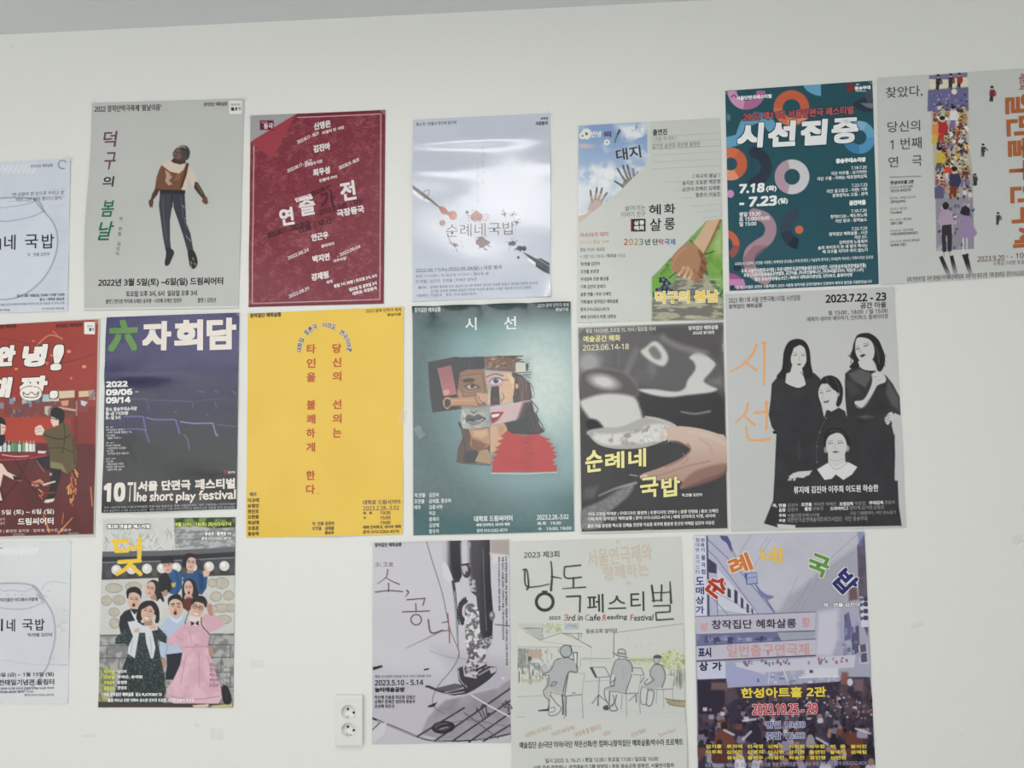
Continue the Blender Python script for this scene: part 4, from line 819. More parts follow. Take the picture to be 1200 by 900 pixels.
def mix2(c, d, t): t = np.asarray(t)[..., None]; return c * (1 - t) + np.asarray(d, float) * t
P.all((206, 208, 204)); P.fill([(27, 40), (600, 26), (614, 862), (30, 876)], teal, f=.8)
P.crop(500, 400, 5.294)
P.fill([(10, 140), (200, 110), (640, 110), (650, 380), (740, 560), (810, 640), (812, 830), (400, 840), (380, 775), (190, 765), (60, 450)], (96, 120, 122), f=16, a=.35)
P.begin()
P.fill([(10, 128), (70, 118), (180, 95), (205, 100), (215, 200), (215, 420), (120, 432), (40, 442), (25, 330)], (66, 58, 56)); P.fill([(14, 150), (60, 140), (60, 420), (40, 440), (22, 330)], (52, 48, 48), f=4)
P.fill([(70, 168), (152, 148), (186, 326), (108, 338)], lambda X, Y: mix((152, 98, 110), (182, 118, 112), ss(180, 330, Y) * .7 + .3 * fbm(X, Y, 20, 2)))
P.line([(70, 168), (108, 338), (186, 326)], 4, (196, 160, 160), sm=False, a=.7); P.fill([(100, 308), (135, 300), (140, 322), (112, 336)], (206, 150, 140), sm=True)
P.end('torn_photograph', 'torn dark photograph of a hand')
P.begin()
P.fill([(205, 100), (360, 95), (362, 170), (300, 180), (250, 178), (208, 195)], (46, 44, 52)); rs = random.Random(9)
for i in range(30):
    x = rs.uniform(212, 355); P.line([(x, 100), (x + rs.uniform(-8, 8), 140), (x + rs.uniform(-16, 16), 180)], 2.5, rs.choice([(84, 86, 100), (30, 28, 34), (66, 66, 80)]), a=.8)
P.fill([(206, 195), (250, 176), (330, 172), (362, 180), (390, 400), (300, 410), (220, 400), (190, 330)], (150, 112, 92)); P.fill([(190, 300), (225, 320), (310, 345), (300, 400), (210, 405), (196, 360)], (176, 134, 112), f=4)
P.fill([(212, 215), (345, 200), (360, 320), (226, 346)], (150, 122, 98)); P.line([(212, 215), (345, 200), (360, 320), (226, 346), (212, 215)], 3, (96, 74, 62), sm=False)
P.fill([(222, 238), (262, 228), (300, 236), (288, 252), (230, 256)], (74, 58, 52), f=4); P.fill([(228, 276), (268, 262), (312, 270), (336, 290), (300, 294), (250, 292)], (100, 76, 64), f=4)
P.fill([(246, 280), (274, 268), (318, 282), (290, 294), (262, 292)], (196, 182, 166)); P.ell(284, 280, 14, 11, (62, 50, 46)); P.ell(284, 280, 5, 5, (24, 22, 24)); P.line([(238, 284), (272, 264), (326, 284)], 5, (64, 48, 44)); P.line([(250, 300), (290, 304), (322, 296)], 3, (112, 88, 74)); P.line([(230, 310), (270, 320), (340, 305)], 4, (126, 100, 82))
P.fill([(120, 350), (160, 352), (300, 350), (310, 390), (300, 404), (160, 402), (130, 424), (104, 396), (104, 366)], (186, 142, 114), sm=True); P.fill([(112, 366), (138, 360), (150, 380), (140, 404), (118, 408)], (76, 56, 52), sm=True); P.line([(150, 372), (220, 366), (300, 366)], 4, (214, 172, 140)); P.line([(160, 400), (230, 398), (300, 402)], 4, (118, 82, 68)); P.line([(104, 375), (118, 352), (146, 352)], 6, (206, 156, 130))
P.fill([(310, 320), (362, 322), (392, 330), (396, 394), (318, 384)], (194, 158, 136)); P.line([(322, 340), (330, 366), (346, 376)], 5, (132, 92, 78)); P.ell(356, 382, 10, 5, (110, 76, 66)); P.line([(376, 240), (384, 320), (392, 396)], 5, (206, 176, 152)); P.line([(300, 352), (320, 384), (390, 396)], 3, (110, 80, 70), sm=False)
P.end('torn_photograph', "torn photograph of a man's eye and nose")
P.begin()
P.fill([(362, 95), (440, 92), (545, 88), (600, 90), (552, 102), (600, 112), (556, 128), (552, 190), (470, 185), (366, 176)], (120, 92, 76)); 
for i in range(26):
    x, y = rs.uniform(370, 540), rs.uniform(98, 170); P.line([(x, y), (x + rs.uniform(10, 30), y + rs.uniform(-14, 14))], rs.uniform(3, 8), rs.choice([(206, 166, 138), (74, 58, 52), (150, 120, 100), (60, 50, 48)]), a=.85)
P.line([(440, 92), (500, 96), (596, 92)], 6, (74, 64, 58)); P.rect(552, 136, 612, 190, (206, 204, 190)); P.line([(556, 124), (604, 128)], 5, (66, 58, 54)); P.fill([(616, 140), (636, 136), (628, 150), (636, 158), (626, 166), (634, 178), (616, 184)], (56, 50, 48)); P.line([(540, 196), (650, 192)], 4, (84, 74, 68)); P.line([(600, 210), (650, 206)], 5, (66, 58, 54)); P.line([(610, 222), (648, 224)], 4, (76, 66, 60))
P.fill([(530, 190), (590, 210), (640, 260), (654, 340), (640, 372), (540, 385), (528, 300)], (84, 68, 62))
for i in range(24): 
    x = rs.uniform(540, 620); P.line([(x, 205 + (x - 540) * .4), (x + 14, 290), (x + rs.uniform(0, 26), 372)], 3, rs.choice([(118, 98, 88), (52, 44, 42), (140, 118, 104)]), a=.7)
P.line([(640, 260), (668, 320), (660, 350)], 2, (70, 62, 58)); P.line([(630, 240), (662, 290)], 2, (70, 62, 58))
P.fill([(470, 196), (520, 196), (545, 240), (540, 330), (520, 380), (470, 390), (455, 300)], (214, 176, 144)); P.fill([(500, 200), (545, 230), (540, 300), (520, 250)], (228, 196, 164), f=4); P.line([(472, 236), (490, 242), (506, 238)], 4, (86, 62, 54)); P.line([(470, 320), (480, 350), (462, 366)], 4, (150, 100, 84)); P.line([(458, 380), (474, 360), (480, 340)], 3, (120, 76, 66)); P.ell(560, 278, 10, 16, (206, 166, 140)); P.line([(505, 272), (540, 270)], 2, (170, 130, 110))
P.fill([(362, 182), (476, 192), (470, 282), (400, 275), (370, 262)], (196, 168, 162)); P.line([(372, 222), (420, 202), (474, 214)], 7, (120, 94, 90)); P.fill([(390, 250), (418, 230), (450, 232), (472, 246), (440, 264), (408, 264)], (214, 204, 206)); P.ell(430, 246, 17, 15, (78, 74, 104)); P.ell(430, 246, 8, 8, (26, 24, 32)); P.ell(436, 240, 3, 3, (230, 230, 236)); P.line([(386, 254), (414, 230), (450, 230), (474, 246)], 5, (52, 42, 44)); P.line([(384, 258), (378, 280)], 3, (196, 160, 140)); P.line([(400, 270), (440, 274), (468, 268)], 3, (160, 126, 122))
P.fill([(398, 282), (452, 276), (456, 392), (396, 398)], lambda X, Y: mix((56, 44, 46), (122, 74, 62), ss(330, 400, Y) * .5 + .5 * ss(.5, .7, fbm(X, Y, 30, 4)))); P.line([(452, 276), (458, 392)], 5, (206, 190, 176)); P.line([(398, 282), (380, 400)], 5, (216, 190, 168))
P.end('torn_photograph', "torn photograph of a woman's eye and hair")
P.begin()
P.fill([(216, 418), (384, 414), (390, 530), (300, 546), (222, 540), (212, 490)], lambda X, Y: mix((196, 194, 186), (140, 140, 136), fbm(X, Y, 30, 6)))
P.fill([(230, 478), (264, 455), (292, 466), (318, 452), (352, 468), (366, 482), (330, 510), (290, 518), (256, 506)], (96, 96, 94), sm=True); P.line([(232, 480), (280, 486), (300, 490), (330, 482), (366, 480)], 6, (34, 34, 36)); P.line([(260, 500), (300, 508), (340, 496)], 6, (166, 166, 160)); P.line([(275, 430), (290, 444), (310, 430)], 5, (60, 60, 60)); P.line([(222, 430), (240, 470), (230, 510)], 8, (226, 222, 214), a=.7); P.line([(300, 494), (330, 490), (350, 480)], 5, (210, 206, 198))
P.end('torn_photograph', 'grey torn photograph of lips')
P.begin()
P.fill([(392, 412), (520, 390), (640, 366), (590, 470), (500, 500), (400, 520)], (206, 178, 178)); P.fill([(600, 380), (645, 366), (660, 420), (620, 480), (560, 492)], (84, 70, 72), f=6); P.fill([(398, 446), (440, 440), (474, 442), (450, 476), (420, 500), (402, 508)], (150, 56, 54), sm=True); P.fill([(402, 454), (456, 448), (444, 466), (406, 474)], (232, 226, 220)); P.line([(400, 446), (440, 440), (476, 440)], 5, (128, 50, 50)); P.line([(404, 510), (440, 490), (474, 442)], 5, (170, 76, 70)); P.line([(392, 412), (640, 366)], 3, (226, 206, 204), sm=False)
P.end('torn_photograph', 'torn strip photograph of a red-lipped smile')
P.begin()
P.fill([(206, 500), (224, 540), (260, 545), (330, 540), (388, 530), (398, 765), (330, 756), (240, 755), (184, 745), (196, 660), (222, 600)], (96, 80, 70)); P.fill([(262, 545), (330, 545), (386, 536), (392, 640), (370, 660), (300, 690), (268, 640), (276, 590)], (186, 144, 112)); P.fill([(290, 560), (370, 548), (384, 580), (340, 600), (296, 590)], (206, 168, 134), f=4); P.fill([(274, 600), (300, 606), (380, 640), (340, 690), (286, 690), (276, 660)], (128, 92, 72), f=5); P.fill([(240, 690), (300, 672), (330, 700), (310, 752), (236, 752)], (58, 48, 44)); P.fill([(330, 680), (376, 668), (398, 700), (398, 762), (300, 745)], (178, 150, 112)); 
for i in range(5): P.line([(340 + i * 12, 680), (318 + i * 18, 750)], 2, (126, 100, 72))
P.line([(212, 520), (200, 505), (216, 540)], 10, (60, 54, 50)); P.line([(186, 745), (240, 757), (396, 768)], 4, (54, 48, 46)); P.line([(230, 600), (240, 680), (226, 740)], 6, (66, 54, 48))
P.end('torn_photograph', 'torn photograph of a chin and collar')
P.begin()
P.fill([(480, 505), (560, 490), (600, 470), (650, 370), (668, 440), (690, 470), (700, 520), (732, 560), (690, 580), (600, 580), (510, 570)], (62, 54, 54))
for i in range(20):
    x = rs.uniform(590, 680); P.line([(x, 440), (x + 14, 500), (x + rs.uniform(10, 50), 560)], 3, rs.choice([(98, 86, 82), (36, 32, 34)]), a=.7)
P.line([(650, 370), (690, 420), (680, 450), (716, 520), (730, 552)], 5, (56, 50, 50)); P.line([(645, 360), (640, 345), (655, 350)], 4, (56, 50, 50))
P.fill([(396, 528), (480, 508), (500, 540), (470, 610), (420, 690), (396, 690)], (206, 166, 134)); P.fill([(440, 520), (490, 520), (480, 590), (450, 590)], (188, 146, 116), f=5)
L_ = [(500, 552), (460, 590), (480, 600), (436, 622), (470, 632), (424, 662), (452, 668), (410, 690), (440, 702), (404, 722), (420, 735), (398, 756), (412, 770), (402, 812)]
R_ = [(806, 810), (808, 764), (780, 770), (800, 750), (778, 740), (812, 712), (788, 700), (810, 690), (780, 678), (800, 656), (764, 652), (786, 636), (740, 618), (772, 610), (716, 590), (690, 575), (600, 584), (530, 572)]
P.fill(L_ + R_, lambda X, Y: mix((190, 66, 64), (178, 58, 58), fbm(X, Y, 60, 5)))
for i in range(26): P.line([(600 + rs.uniform(-20, 60), 600 + i * 7.4), (620 + rs.uniform(-20, 50), 606 + i * 7.4)], 4, (140, 46, 48), a=.8)
P.line([(402, 818), (600, 822), (806, 812)], 7, (206, 212, 208), sm=False, a=.8)
P.end('torn_photograph', 'torn photograph of a red jersey and dark hair')
P.crop(475, 345, 3.102)
W = (226, 230, 228)
P.labels['title_lettering'] = 'white two-character title'
P.T('title_lettering', '시', 218, 84, 260, 132, W, b=1.4); P.T('title_lettering', '선', 358, 80, 404, 128, W, b=1.4)
P.T('small_print', '창작집단 혜화살롱', 34, 48, 130, 66, (196, 200, 198), b=.8); P.T('small_print', '2023 음력 단막극 축제', 480, 34, 594, 48, (190, 194, 192), b=.6); P.T('small_print', '봄날이음', 546, 49, 594, 62, (190, 194, 192), b=.7)
for i, (a_, b_) in enumerate((('작,연출', '김진아'), ('조연출', '김태홍, 황유하'), ('배우', '김륜서하'), ('', '허강'), ('', '홍혜지'), ('', '김양혜'), ('', '황유하'))):
    P.L('small_print', [a_], 34, 731 + i * 22, 1, 17, W, .6, 'L', .8); P.L('small_print', [b_], 87, 730 + i * 22, 1, 17, W, .6, 'L', .8)
P.T('date_lettering', '대학로 드림씨어터', 250, 803, 390, 825, W, b=.9); P.T('small_print', '예매 인터파크, 네이버 예매', 258, 830, 380, 843, W, b=.6); P.T('small_print', '문의 010-5262-4574', 260, 850, 372, 864, W, b=.6)
P.T('date_lettering', '2023.2.28.-3.02', 478, 800, 594, 818, W, b=.6); P.T('small_print', '화,목   19:30', 480, 825, 566, 838, W, b=.6); P.T('small_print', '수   15:00, 19:00', 482, 844, 604, 858, W, b=.6)
P.tape(52, 500, 44, 26, 55, .8); P.done()

# -- ladle and bowl poster
P = Poster('theatre_poster', 'grey photo poster of soup ladled into a bowl over an open hand, yellow title',
    [(677, 383.4), (847.6, 377), (853.6, 621), (680.6, 625.5)], (670, 370, 3.463), (84, 82, 82), M_SATIN, 0.0018, 12,
    curl=(lambda u, v: 0.004 * np.exp(-((v - .98) / .03) ** 2) * np.exp(-((u - .25) / .25) ** 2),))
P.all((206, 206, 200)); pr = [(28, 52), (612, 29), (632, 862), (40, 876)]
P.fill(pr, lambda X, Y: mix((112, 108, 108), (66, 64, 66), ss(60, 420, Y) * .8 + .2 * fbm(X, Y, 60, 3)))
P.begin()
P.fill([(28, 60), (300, 40), (612, 30), (616, 330), (300, 330), (30, 250)], lambda X, Y: mix((104, 102, 104), (140, 136, 136), ss(.4, .7, fbm(X, Y, 120, 8))), f=14, a=.8)
P.fill([(330, 75), (372, 70), (392, 96), (470, 120), (560, 150), (600, 190), (616, 40), (330, 45)], (86, 82, 84), f=8, a=.8)
P.fill([(240, 290), (420, 320), (590, 290), (620, 330), (628, 560), (300, 420)], (62, 60, 62), f=16, a=.9)
P.fill([(300, 128), (330, 105), (355, 112), (385, 150), (390, 180), (372, 204), (340, 196), (300, 170), (280, 145)], (206, 204, 200), sm=True, f=5); P.fill([(312, 138), (336, 124), (362, 158), (356, 178), (330, 170)], (128, 124, 122), sm=True, f=5)
P.fill([(478, 168), (520, 150), (580, 190), (570, 220), (536, 262), (556, 282), (590, 298), (560, 312), (470, 322), (400, 330), (330, 322), (268, 300), (330, 298), (420, 308), (458, 294), (470, 262), (500, 220), (496, 190)], (206, 205, 202), sm=True, f=4)
P.line([(370, 90), (420, 120), (490, 142), (540, 152)], 22, (150, 147, 146), a=.6, f=8)
P.line([(262, 140), (228, 215), (212, 262)], 26, (126, 122, 122), a=.8, f=6); P.line([(190, 200), (190, 140)], 4, (130, 128, 128), a=.6)
P.ell(70, 190, 46, 42, (176, 174, 172), f=14, a=.8)
P.line([(445, 390), (500, 398), (560, 388)], 9, (190, 188, 186), a=.8, f=4, tap=(.4, .6))
P.end('soup_pot', 'blurred grey pot and rim')
P.begin()
P.ell(150, 285, 122, 72, (126, 122, 122), rot=12, f=5); P.fill([(40, 240), (110, 218), (190, 226), (240, 258), (270, 310), (250, 330), (120, 320), (40, 340)], (96, 92, 92), sm=True, f=6); P.ell(130, 268, 56, 26, (206, 204, 202), rot=14, f=10)
P.fill([(34, 360), (60, 335), (150, 316), (250, 330), (278, 380), (292, 420), (340, 440), (330, 500), (150, 510), (90, 440)], (206, 204, 200), sm=True, f=6)
P.fill([(60, 450), (72, 420), (110, 430), (140, 480), (110, 500)], (42, 40, 42), sm=True, f=5)
P.fill([(62, 470), (120, 455), (200, 450), (300, 412), (370, 420), (420, 446), (416, 496), (360, 520), (260, 540), (140, 538), (80, 506)], (176, 173, 170), sm=True, f=3); P.fill([(70, 476), (130, 480), (240, 470), (330, 440), (400, 450), (390, 500), (250, 522), (130, 522)], lambda X, Y: mix((214, 212, 208), (156, 153, 151), ss(.42, .72, fbm(X, Y, 22, 5))), sm=True, f=5)
P.line([(64, 486), (110, 528), (200, 546), (300, 538), (390, 506)], 7, (60, 58, 60), f=2); P.line([(300, 410), (360, 424), (420, 446)], 7, (196, 194, 190), f=2)
rs = random.Random(4)
for i in range(14): x = rs.uniform(270, 400); P.line([(x, rs.uniform(470, 515)), (x + rs.uniform(8, 22), rs.uniform(470, 515))], 4, (232, 230, 226), a=.8)
P.end('soup_bowl', 'ladle pouring white soup into a bowl')
P.begin()
P.fill([(366, 462), (384, 452), (440, 448), (520, 458), (590, 478), (624, 496), (628, 600), (600, 640), (540, 660), (470, 690), (440, 700), (440, 670), (300, 668), (276, 654), (290, 640), (350, 620), (420, 590), (470, 560), (480, 540), (440, 512), (400, 505), (374, 496)], lambda X, Y: mix((206, 184, 170), (182, 152, 138), ss(480, 660, Y)), sm=True, f=1.2)
P.fill([(366, 462), (380, 460), (388, 482), (378, 498)], (226, 206, 196)); P.line([(470, 520), (480, 545), (440, 585), (380, 612)], 6, (150, 116, 104), f=3); P.line([(400, 508), (440, 516), (470, 530)], 5, (150, 118, 106), f=3); P.line([(300, 660), (380, 640), (470, 610), (560, 590)], 4, (160, 128, 116), f=3); P.line([(450, 560), (470, 580), (450, 600)], 3, (166, 134, 122)); P.fill([(500, 630), (626, 600), (610, 650), (470, 700), (440, 690)], (140, 106, 96), sm=True, f=5, a=.8); P.fill([(276, 654), (296, 644), (310, 652), (300, 664)], (220, 198, 188), sm=True); P.line([(520, 500), (560, 530), (570, 570)], 6, (190, 160, 146), f=4); P.line([(480, 470), (560, 490), (620, 520)], 8, (218, 198, 186), f=5, a=.7)
P.end('printed_hand', 'open hand in pale skin colour')
P.begin()
P.fill([(40, 790), (120, 750), (200, 700), (250, 686), (230, 730), (150, 800), (110, 860), (40, 860)], lambda X, Y: mix((150, 148, 147), (104, 102, 102), fbm(X, Y, 8, 2)), sm=True, f=5); P.line([(110, 730), (180, 700), (260, 678)], 8, (206, 204, 202), f=4, tap=(.3, 1), a=.8); P.line([(235, 645), (265, 650)], 5, (190, 188, 186), a=.7); P.fill([(50, 700), (110, 690), (90, 740), (45, 745)], (96, 94, 95), f=8)
P.end('pot_rim')
yl = (238, 230, 160); ol = (70, 62, 46)
P.labels['title_lettering'] = 'pale yellow brush title in two steps'
for ch, b_ in (('순', (54, 545, 126, 634)), ('례', (134, 552, 214, 622)), ('네', (228, 540, 302, 616)), ('국', (276, 654, 352, 738)), ('밥', (362, 654, 440, 734))): P.T('title_lettering', ch, *b_, yl, b=3.2, sh=.1, rot=-5, out=ol, ob=2)
P.T('subtitle_lettering', '예술공간 혜화', 46, 80, 198, 106, yl, b=.9); P.T('date_lettering', '2023.06.14-18', 44, 116, 232, 140, (222, 216, 176), b=.9); P.T('small_print', '평일 19시30분, 토요일 15, 19시 / 일요일 15시', 56, 48, 340, 68, (206, 204, 190), b=.7)
W = (226, 226, 222)
P.T('small_print', '창작집단 혜화살롱', 472, 40, 594, 58, W, b=.8); P.T('small_print', '2023년 정기공연', 490, 62, 578, 76, W, b=.7); P.T('small_print', '작,연출 김진아', 446, 720, 530, 734, W, b=.7)
P.T('small_print', '무대 고정일 박재완 | 무대디자인 황광현 | 조명디자인 안병수 | 음향 민병음 | 홍보 오혜진', 66, 790, 594, 808, W, b=.6); P.T('small_print', '기획/제작 창작집단 혜화살롱 | 문의 010-5262-4574 | 예매 인터파크 티켓, 네이버', 62, 810, 582, 828, W, b=.6); P.T('small_print', '출연 허솔 윤정원 백소정 김해솔 전민영 이승훈 최주희 황윤영 한규민 박혜림 김진아 이유진', 64, 838, 578, 854, W, b=.6)
P.tape(310, 872, 40, 16, 0, .6); P.tape(616, 130, 16, 34, 0, .4); P.tape(35, 60, 26, 14, -40)
P.done()

# -- four women in black
P = Poster('theatre_poster', 'grey poster of four women in black, one seated below with a white collar',
    [(850, 345), (1047.6, 336.5), (1062, 618.4), (856.5, 623)], (845, 330, 3.0), (192, 193, 192), M_MATTE, 0.0014, 13)
P.all(lambda X, Y: mix((188, 189, 188), (197, 197, 195), fbm(X, Y, 220, 2)))
bkc = lambda X, Y: mix((54, 54, 56), (64, 64, 66), fbm(X, Y, 70, 7))
sk, skd, hr = (200, 198, 196), (150, 147, 146), (50, 48, 50)
# back right woman (coordinates of the close crop)
P.crop(900, 380, 5.0)
P.begin()
P.fill([(450, 290), (480, 264), (540, 250), (620, 280), (690, 300), (730, 350), (772, 430), (775, 535), (740, 520), (720, 560), (740, 640), (742, 780), (740, 900), (780, 1180), (480, 1180), (470, 900), (462, 560), (450, 420)], bkc)
P.fill([(470, 290), (540, 262), (600, 285), (600, 320), (570, 370), (500, 330)], (104, 102, 102), f=4, a=.8); P.fill([(700, 320), (766, 430), (768, 510), (720, 470), (690, 400)], (98, 96, 96), f=5, a=.8); P.fill([(520, 540), (580, 530), (620, 545), (560, 556)], (90, 88, 88), f=4); P.fill([(455, 330), (500, 340), (540, 400), (480, 420)], (78, 76, 76), f=6, a=.8)
P.fill([(680, 560), (688, 540), (706, 520), (724, 512), (740, 540), (722, 562), (700, 592), (688, 580)], sk); 
for y in (540, 556, 572): P.line([(684, y + 4), (712, y - 8)], 3, (90, 88, 88))
P.fill([(740, 520), (775, 540), (790, 560), (735, 650), (722, 590)], (192, 193, 192), f=2)
P.fill([(508, 452), (560, 440), (600, 370), (610, 320), (605, 295), (630, 282), (664, 290), (688, 310), (684, 340), (640, 360), (610, 420), (560, 488), (520, 486)], sk, sm=True); P.line([(510, 470), (550, 490), (600, 430), (640, 360)], 4, (70, 68, 70)); P.line([(610, 300), (626, 312), (640, 300)], 2.5, skd); P.line([(640, 330), (660, 322)], 2.5, skd)
P.fill([(520, 220), (600, 200), (626, 260), (610, 276), (560, 272), (536, 258)], sk); P.line([(536, 254), (570, 272), (630, 276)], 6, (44, 42, 44))
P.fill([(500, 110), (520, 66), (560, 52), (600, 56), (644, 90), (668, 140), (684, 190), (680, 240), (660, 276), (640, 270), (626, 230), (600, 205), (530, 215), (534, 250), (500, 262), (476, 250), (500, 215), (478, 190), (492, 150)], hr, sm=True)
P.fill([(512, 100), (530, 78), (580, 84), (610, 110), (622, 160), (614, 200), (590, 220), (552, 226), (526, 200), (510, 160)], sk, sm=True)
P.line([(514, 148), (532, 142)], 5, (60, 58, 60)); P.line([(560, 130), (586, 122)], 5, (60, 58, 60)); P.line([(516, 136), (530, 128)], 3, (120, 118, 118)); P.line([(558, 116), (588, 108)], 3, (110, 108, 108)); P.line([(540, 140), (536, 160), (548, 164)], 3, skd); P.fill([(536, 184), (556, 174), (572, 178), (556, 192), (542, 194)], (66, 62, 64)); P.line([(612, 110), (640, 160), (650, 230)], 4, (96, 94, 94)); P.line([(490, 180), (484, 230)], 4, (80, 78, 78)); P.line([(676, 190), (690, 182)], 3, hr); P.line([(680, 230), (686, 246)], 3, hr); P.line([(478, 190), (468, 180)], 3, hr)
P.end('printed_woman', 'woman in a sheer black top with her fist raised to her chest')
P.begin()
P.fill([(60, 300), (110, 280), (220, 290), (270, 285), (306, 320), (300, 420), (330, 560), (340, 900), (330, 1180), (40, 1180), (36, 900), (48, 640), (20, 600), (2, 530), (14, 440), (20, 350)], bkc); P.fill([(26, 625), (52, 628), (50, 642), (28, 640)], (40, 38, 40)); P.line([(180, 690), (184, 790)], 5, (76, 74, 74), f=4)
P.fill([(80, 260), (92, 160), (120, 104), (168, 86), (214, 100), (242, 150), (250, 230), (262, 310), (210, 320), (130, 320), (50, 310)], hr, sm=True)
P.fill([(106, 290), (130, 280), (140, 240), (196, 240), (204, 290), (220, 350), (210, 366), (176, 376), (130, 362), (100, 345)], sk); P.line([(100, 346), (130, 362), (176, 376), (214, 362)], 5, (40, 38, 40))
P.fill([(150, 140), (182, 122), (212, 140), (222, 180), (222, 220), (200, 256), (176, 262), (150, 250), (134, 220), (134, 180)], sk, sm=True); P.line([(150, 182), (168, 180)], 4, (80, 78, 78)); P.line([(196, 184), (214, 182)], 4, (80, 78, 78)); P.line([(148, 170), (168, 166)], 2.5, (140, 138, 138)); P.line([(194, 170), (214, 168)], 2.5, (140, 138, 138)); P.line([(184, 190), (180, 212), (190, 214)], 2.5, skd); P.fill([(166, 234), (184, 230), (196, 234), (182, 242)], (90, 84, 86)); P.line([(140, 130), (130, 200), (120, 280)], 4, (70, 68, 70)); P.fill([(182, 122), (150, 140), (134, 190), (128, 150), (150, 116)], hr); P.line([(190, 280), (206, 300), (212, 316)], 4, (90, 88, 88))
P.end('printed_woman', 'long-haired woman in a long black dress')
P.begin()
P.fill([(340, 505), (400, 480), (450, 510), (470, 580), (480, 700), (470, 900), (300, 900), (290, 800), (300, 640)], bkc); P.fill([(345, 500), (360, 480), (410, 470), (410, 490), (370, 512)], sk); P.line([(332, 560), (300, 640), (284, 720), (284, 810)], 3, (90, 88, 88))
for x, y in ((338, 550), (300, 632), (286, 716), (286, 808)): P.ell(x, y, 4, 4, (130, 128, 128))
P.fill([(296, 350), (320, 312), (366, 300), (410, 320), (436, 370), (436, 430), (424, 470), (400, 480), (390, 400), (350, 350), (310, 360), (296, 390)], hr, sm=True)
P.fill([(300, 372), (320, 348), (356, 376), (396, 392), (406, 420), (396, 462), (360, 488), (330, 486), (306, 456), (294, 410)], sk, sm=True); P.line([(304, 404), (318, 400)], 4.5, (70, 68, 68)); P.line([(342, 394), (366, 388)], 4.5, (70, 68, 68)); P.line([(322, 410), (318, 432), (332, 434)], 2.5, skd); P.fill([(320, 452), (340, 450), (360, 442), (350, 460), (330, 462)], (96, 92, 92)); P.line([(340, 380), (366, 374)], 2.5, (130, 128, 128)); P.line([(300, 390), (316, 386)], 2.5, (130, 128, 128)); P.ell(410, 412, 6, 12, (170, 168, 166)); P.line([(340, 310), (352, 350), (380, 380)], 4, (84, 82, 82)); P.line([(380, 310), (410, 360), (420, 420)], 4, (84, 82, 82))
P.end('printed_woman', 'short-haired woman smiling between the others')
P.begin()
P.fill([(240, 880), (290, 850), (360, 820), (440, 815), (520, 850), (570, 890), (600, 1000), (600, 1180), (240, 1180)], bkc)
P.fill([(286, 850), (350, 812), (470, 808), (522, 836), (490, 880), (440, 912), (396, 880), (372, 905), (330, 912)], (212, 212, 212)); P.fill([(396, 878), (412, 905), (376, 908)], bkc); P.line([(350, 812), (400, 850), (470, 808)], 3, skd)
P.fill([(350, 760), (448, 750), (452, 812), (400, 836), (352, 816)], sk); P.line([(360, 790), (400, 800), (440, 788)], 3, (170, 168, 167), f=2)
P.fill([(330, 720), (322, 670), (336, 630), (376, 610), (430, 612), (466, 650), (478, 690), (470, 720), (455, 680), (400, 640), (356, 660), (345, 720)], hr, sm=True)
P.ell(338, 736, 11, 19, skd); P.ell(464, 728, 11, 19, skd); P.fill([(340, 690), (352, 660), (376, 644), (410, 636), (440, 656), (456, 690), (460, 725), (452, 752), (436, 778), (404, 794), (374, 784), (350, 756), (340, 722)], sk, sm=True)
P.line([(350, 700), (376, 697)], 4.5, (86, 84, 84)); P.line([(408, 696), (436, 694)], 4.5, (86, 84, 84)); P.line([(350, 688), (376, 682)], 3, (120, 118, 118)); P.line([(408, 682), (434, 682)], 3, (120, 118, 118)); P.line([(392, 700), (388, 724), (402, 726)], 2.5, skd); P.fill([(372, 748), (392, 742), (416, 746), (396, 755)], (92, 88, 88)); P.line([(356, 630), (400, 622), (450, 650)], 4, (86, 84, 84))
P.fill([(120, 892), (150, 870), (190, 866), (256, 858), (240, 884), (200, 896), (165, 890), (130, 902)], sk); P.line([(140, 890), (125, 930)], 7, sk); P.line([(165, 888), (150, 920)], 7, sk)
P.end('printed_woman', 'seated woman with a white collar')
P.crop(845, 330, 3.0)
P.begin()
P.fill([(150, 850), (182, 770), (186, 700), (620, 700), (624, 790), (634, 858), (205, 866)], bkc, f=1); P.fill([(196, 852), (262, 856), (258, 870), (200, 866)], (200, 200, 198)); P.fill([(40, 852), (148, 852), (186, 862), (40, 874)], (192, 193, 192))
P.line([(250, 690), (310, 668)], 5, sk); P.fill([(238, 684), (268, 668), (320, 664), (290, 690), (262, 688)], sk); P.line([(246, 684), (236, 698)], 4.5, sk); P.line([(262, 684), (254, 698)], 4.5, sk)
P.end('printed_skirts', 'black skirts along the foot of the poster')
og = (226, 164, 108)
P.begin()
P.line([(124, 222), (112, 252), (80, 290), (32, 316)], 11, og, tap=(.8, .4)); P.line([(80, 276), (100, 296), (124, 312)], 8, og, tap=(.6, 1)); P.line([(152, 216), (152, 290), (150, 364)], 10, og, sm=False, tap=(1, .6)); P.line([(143, 216), (158, 214)], 7, og)
P.line([(94, 430), (84, 462), (50, 498)], 10, og, tap=(.8, .4)); P.line([(80, 470), (100, 490), (118, 504)], 8, og, tap=(.6, 1)); P.line([(158, 424), (160, 470), (158, 520)], 10, og, tap=(1, .7)); P.line([(118, 462), (156, 458)], 8, og); P.line([(88, 510), (90, 540), (102, 556), (140, 558), (172, 552)], 9, og, tap=(.7, 1))
P.end('title_lettering', 'orange serif title down the left', split=True)
P.T('date_lettering', '2023.7.22 - 23', 366, 42, 580, 72, (40, 40, 42), b=1.7); P.T('date_lettering', '공간 아울', 488, 72, 580, 94, (60, 60, 62), b=.6)
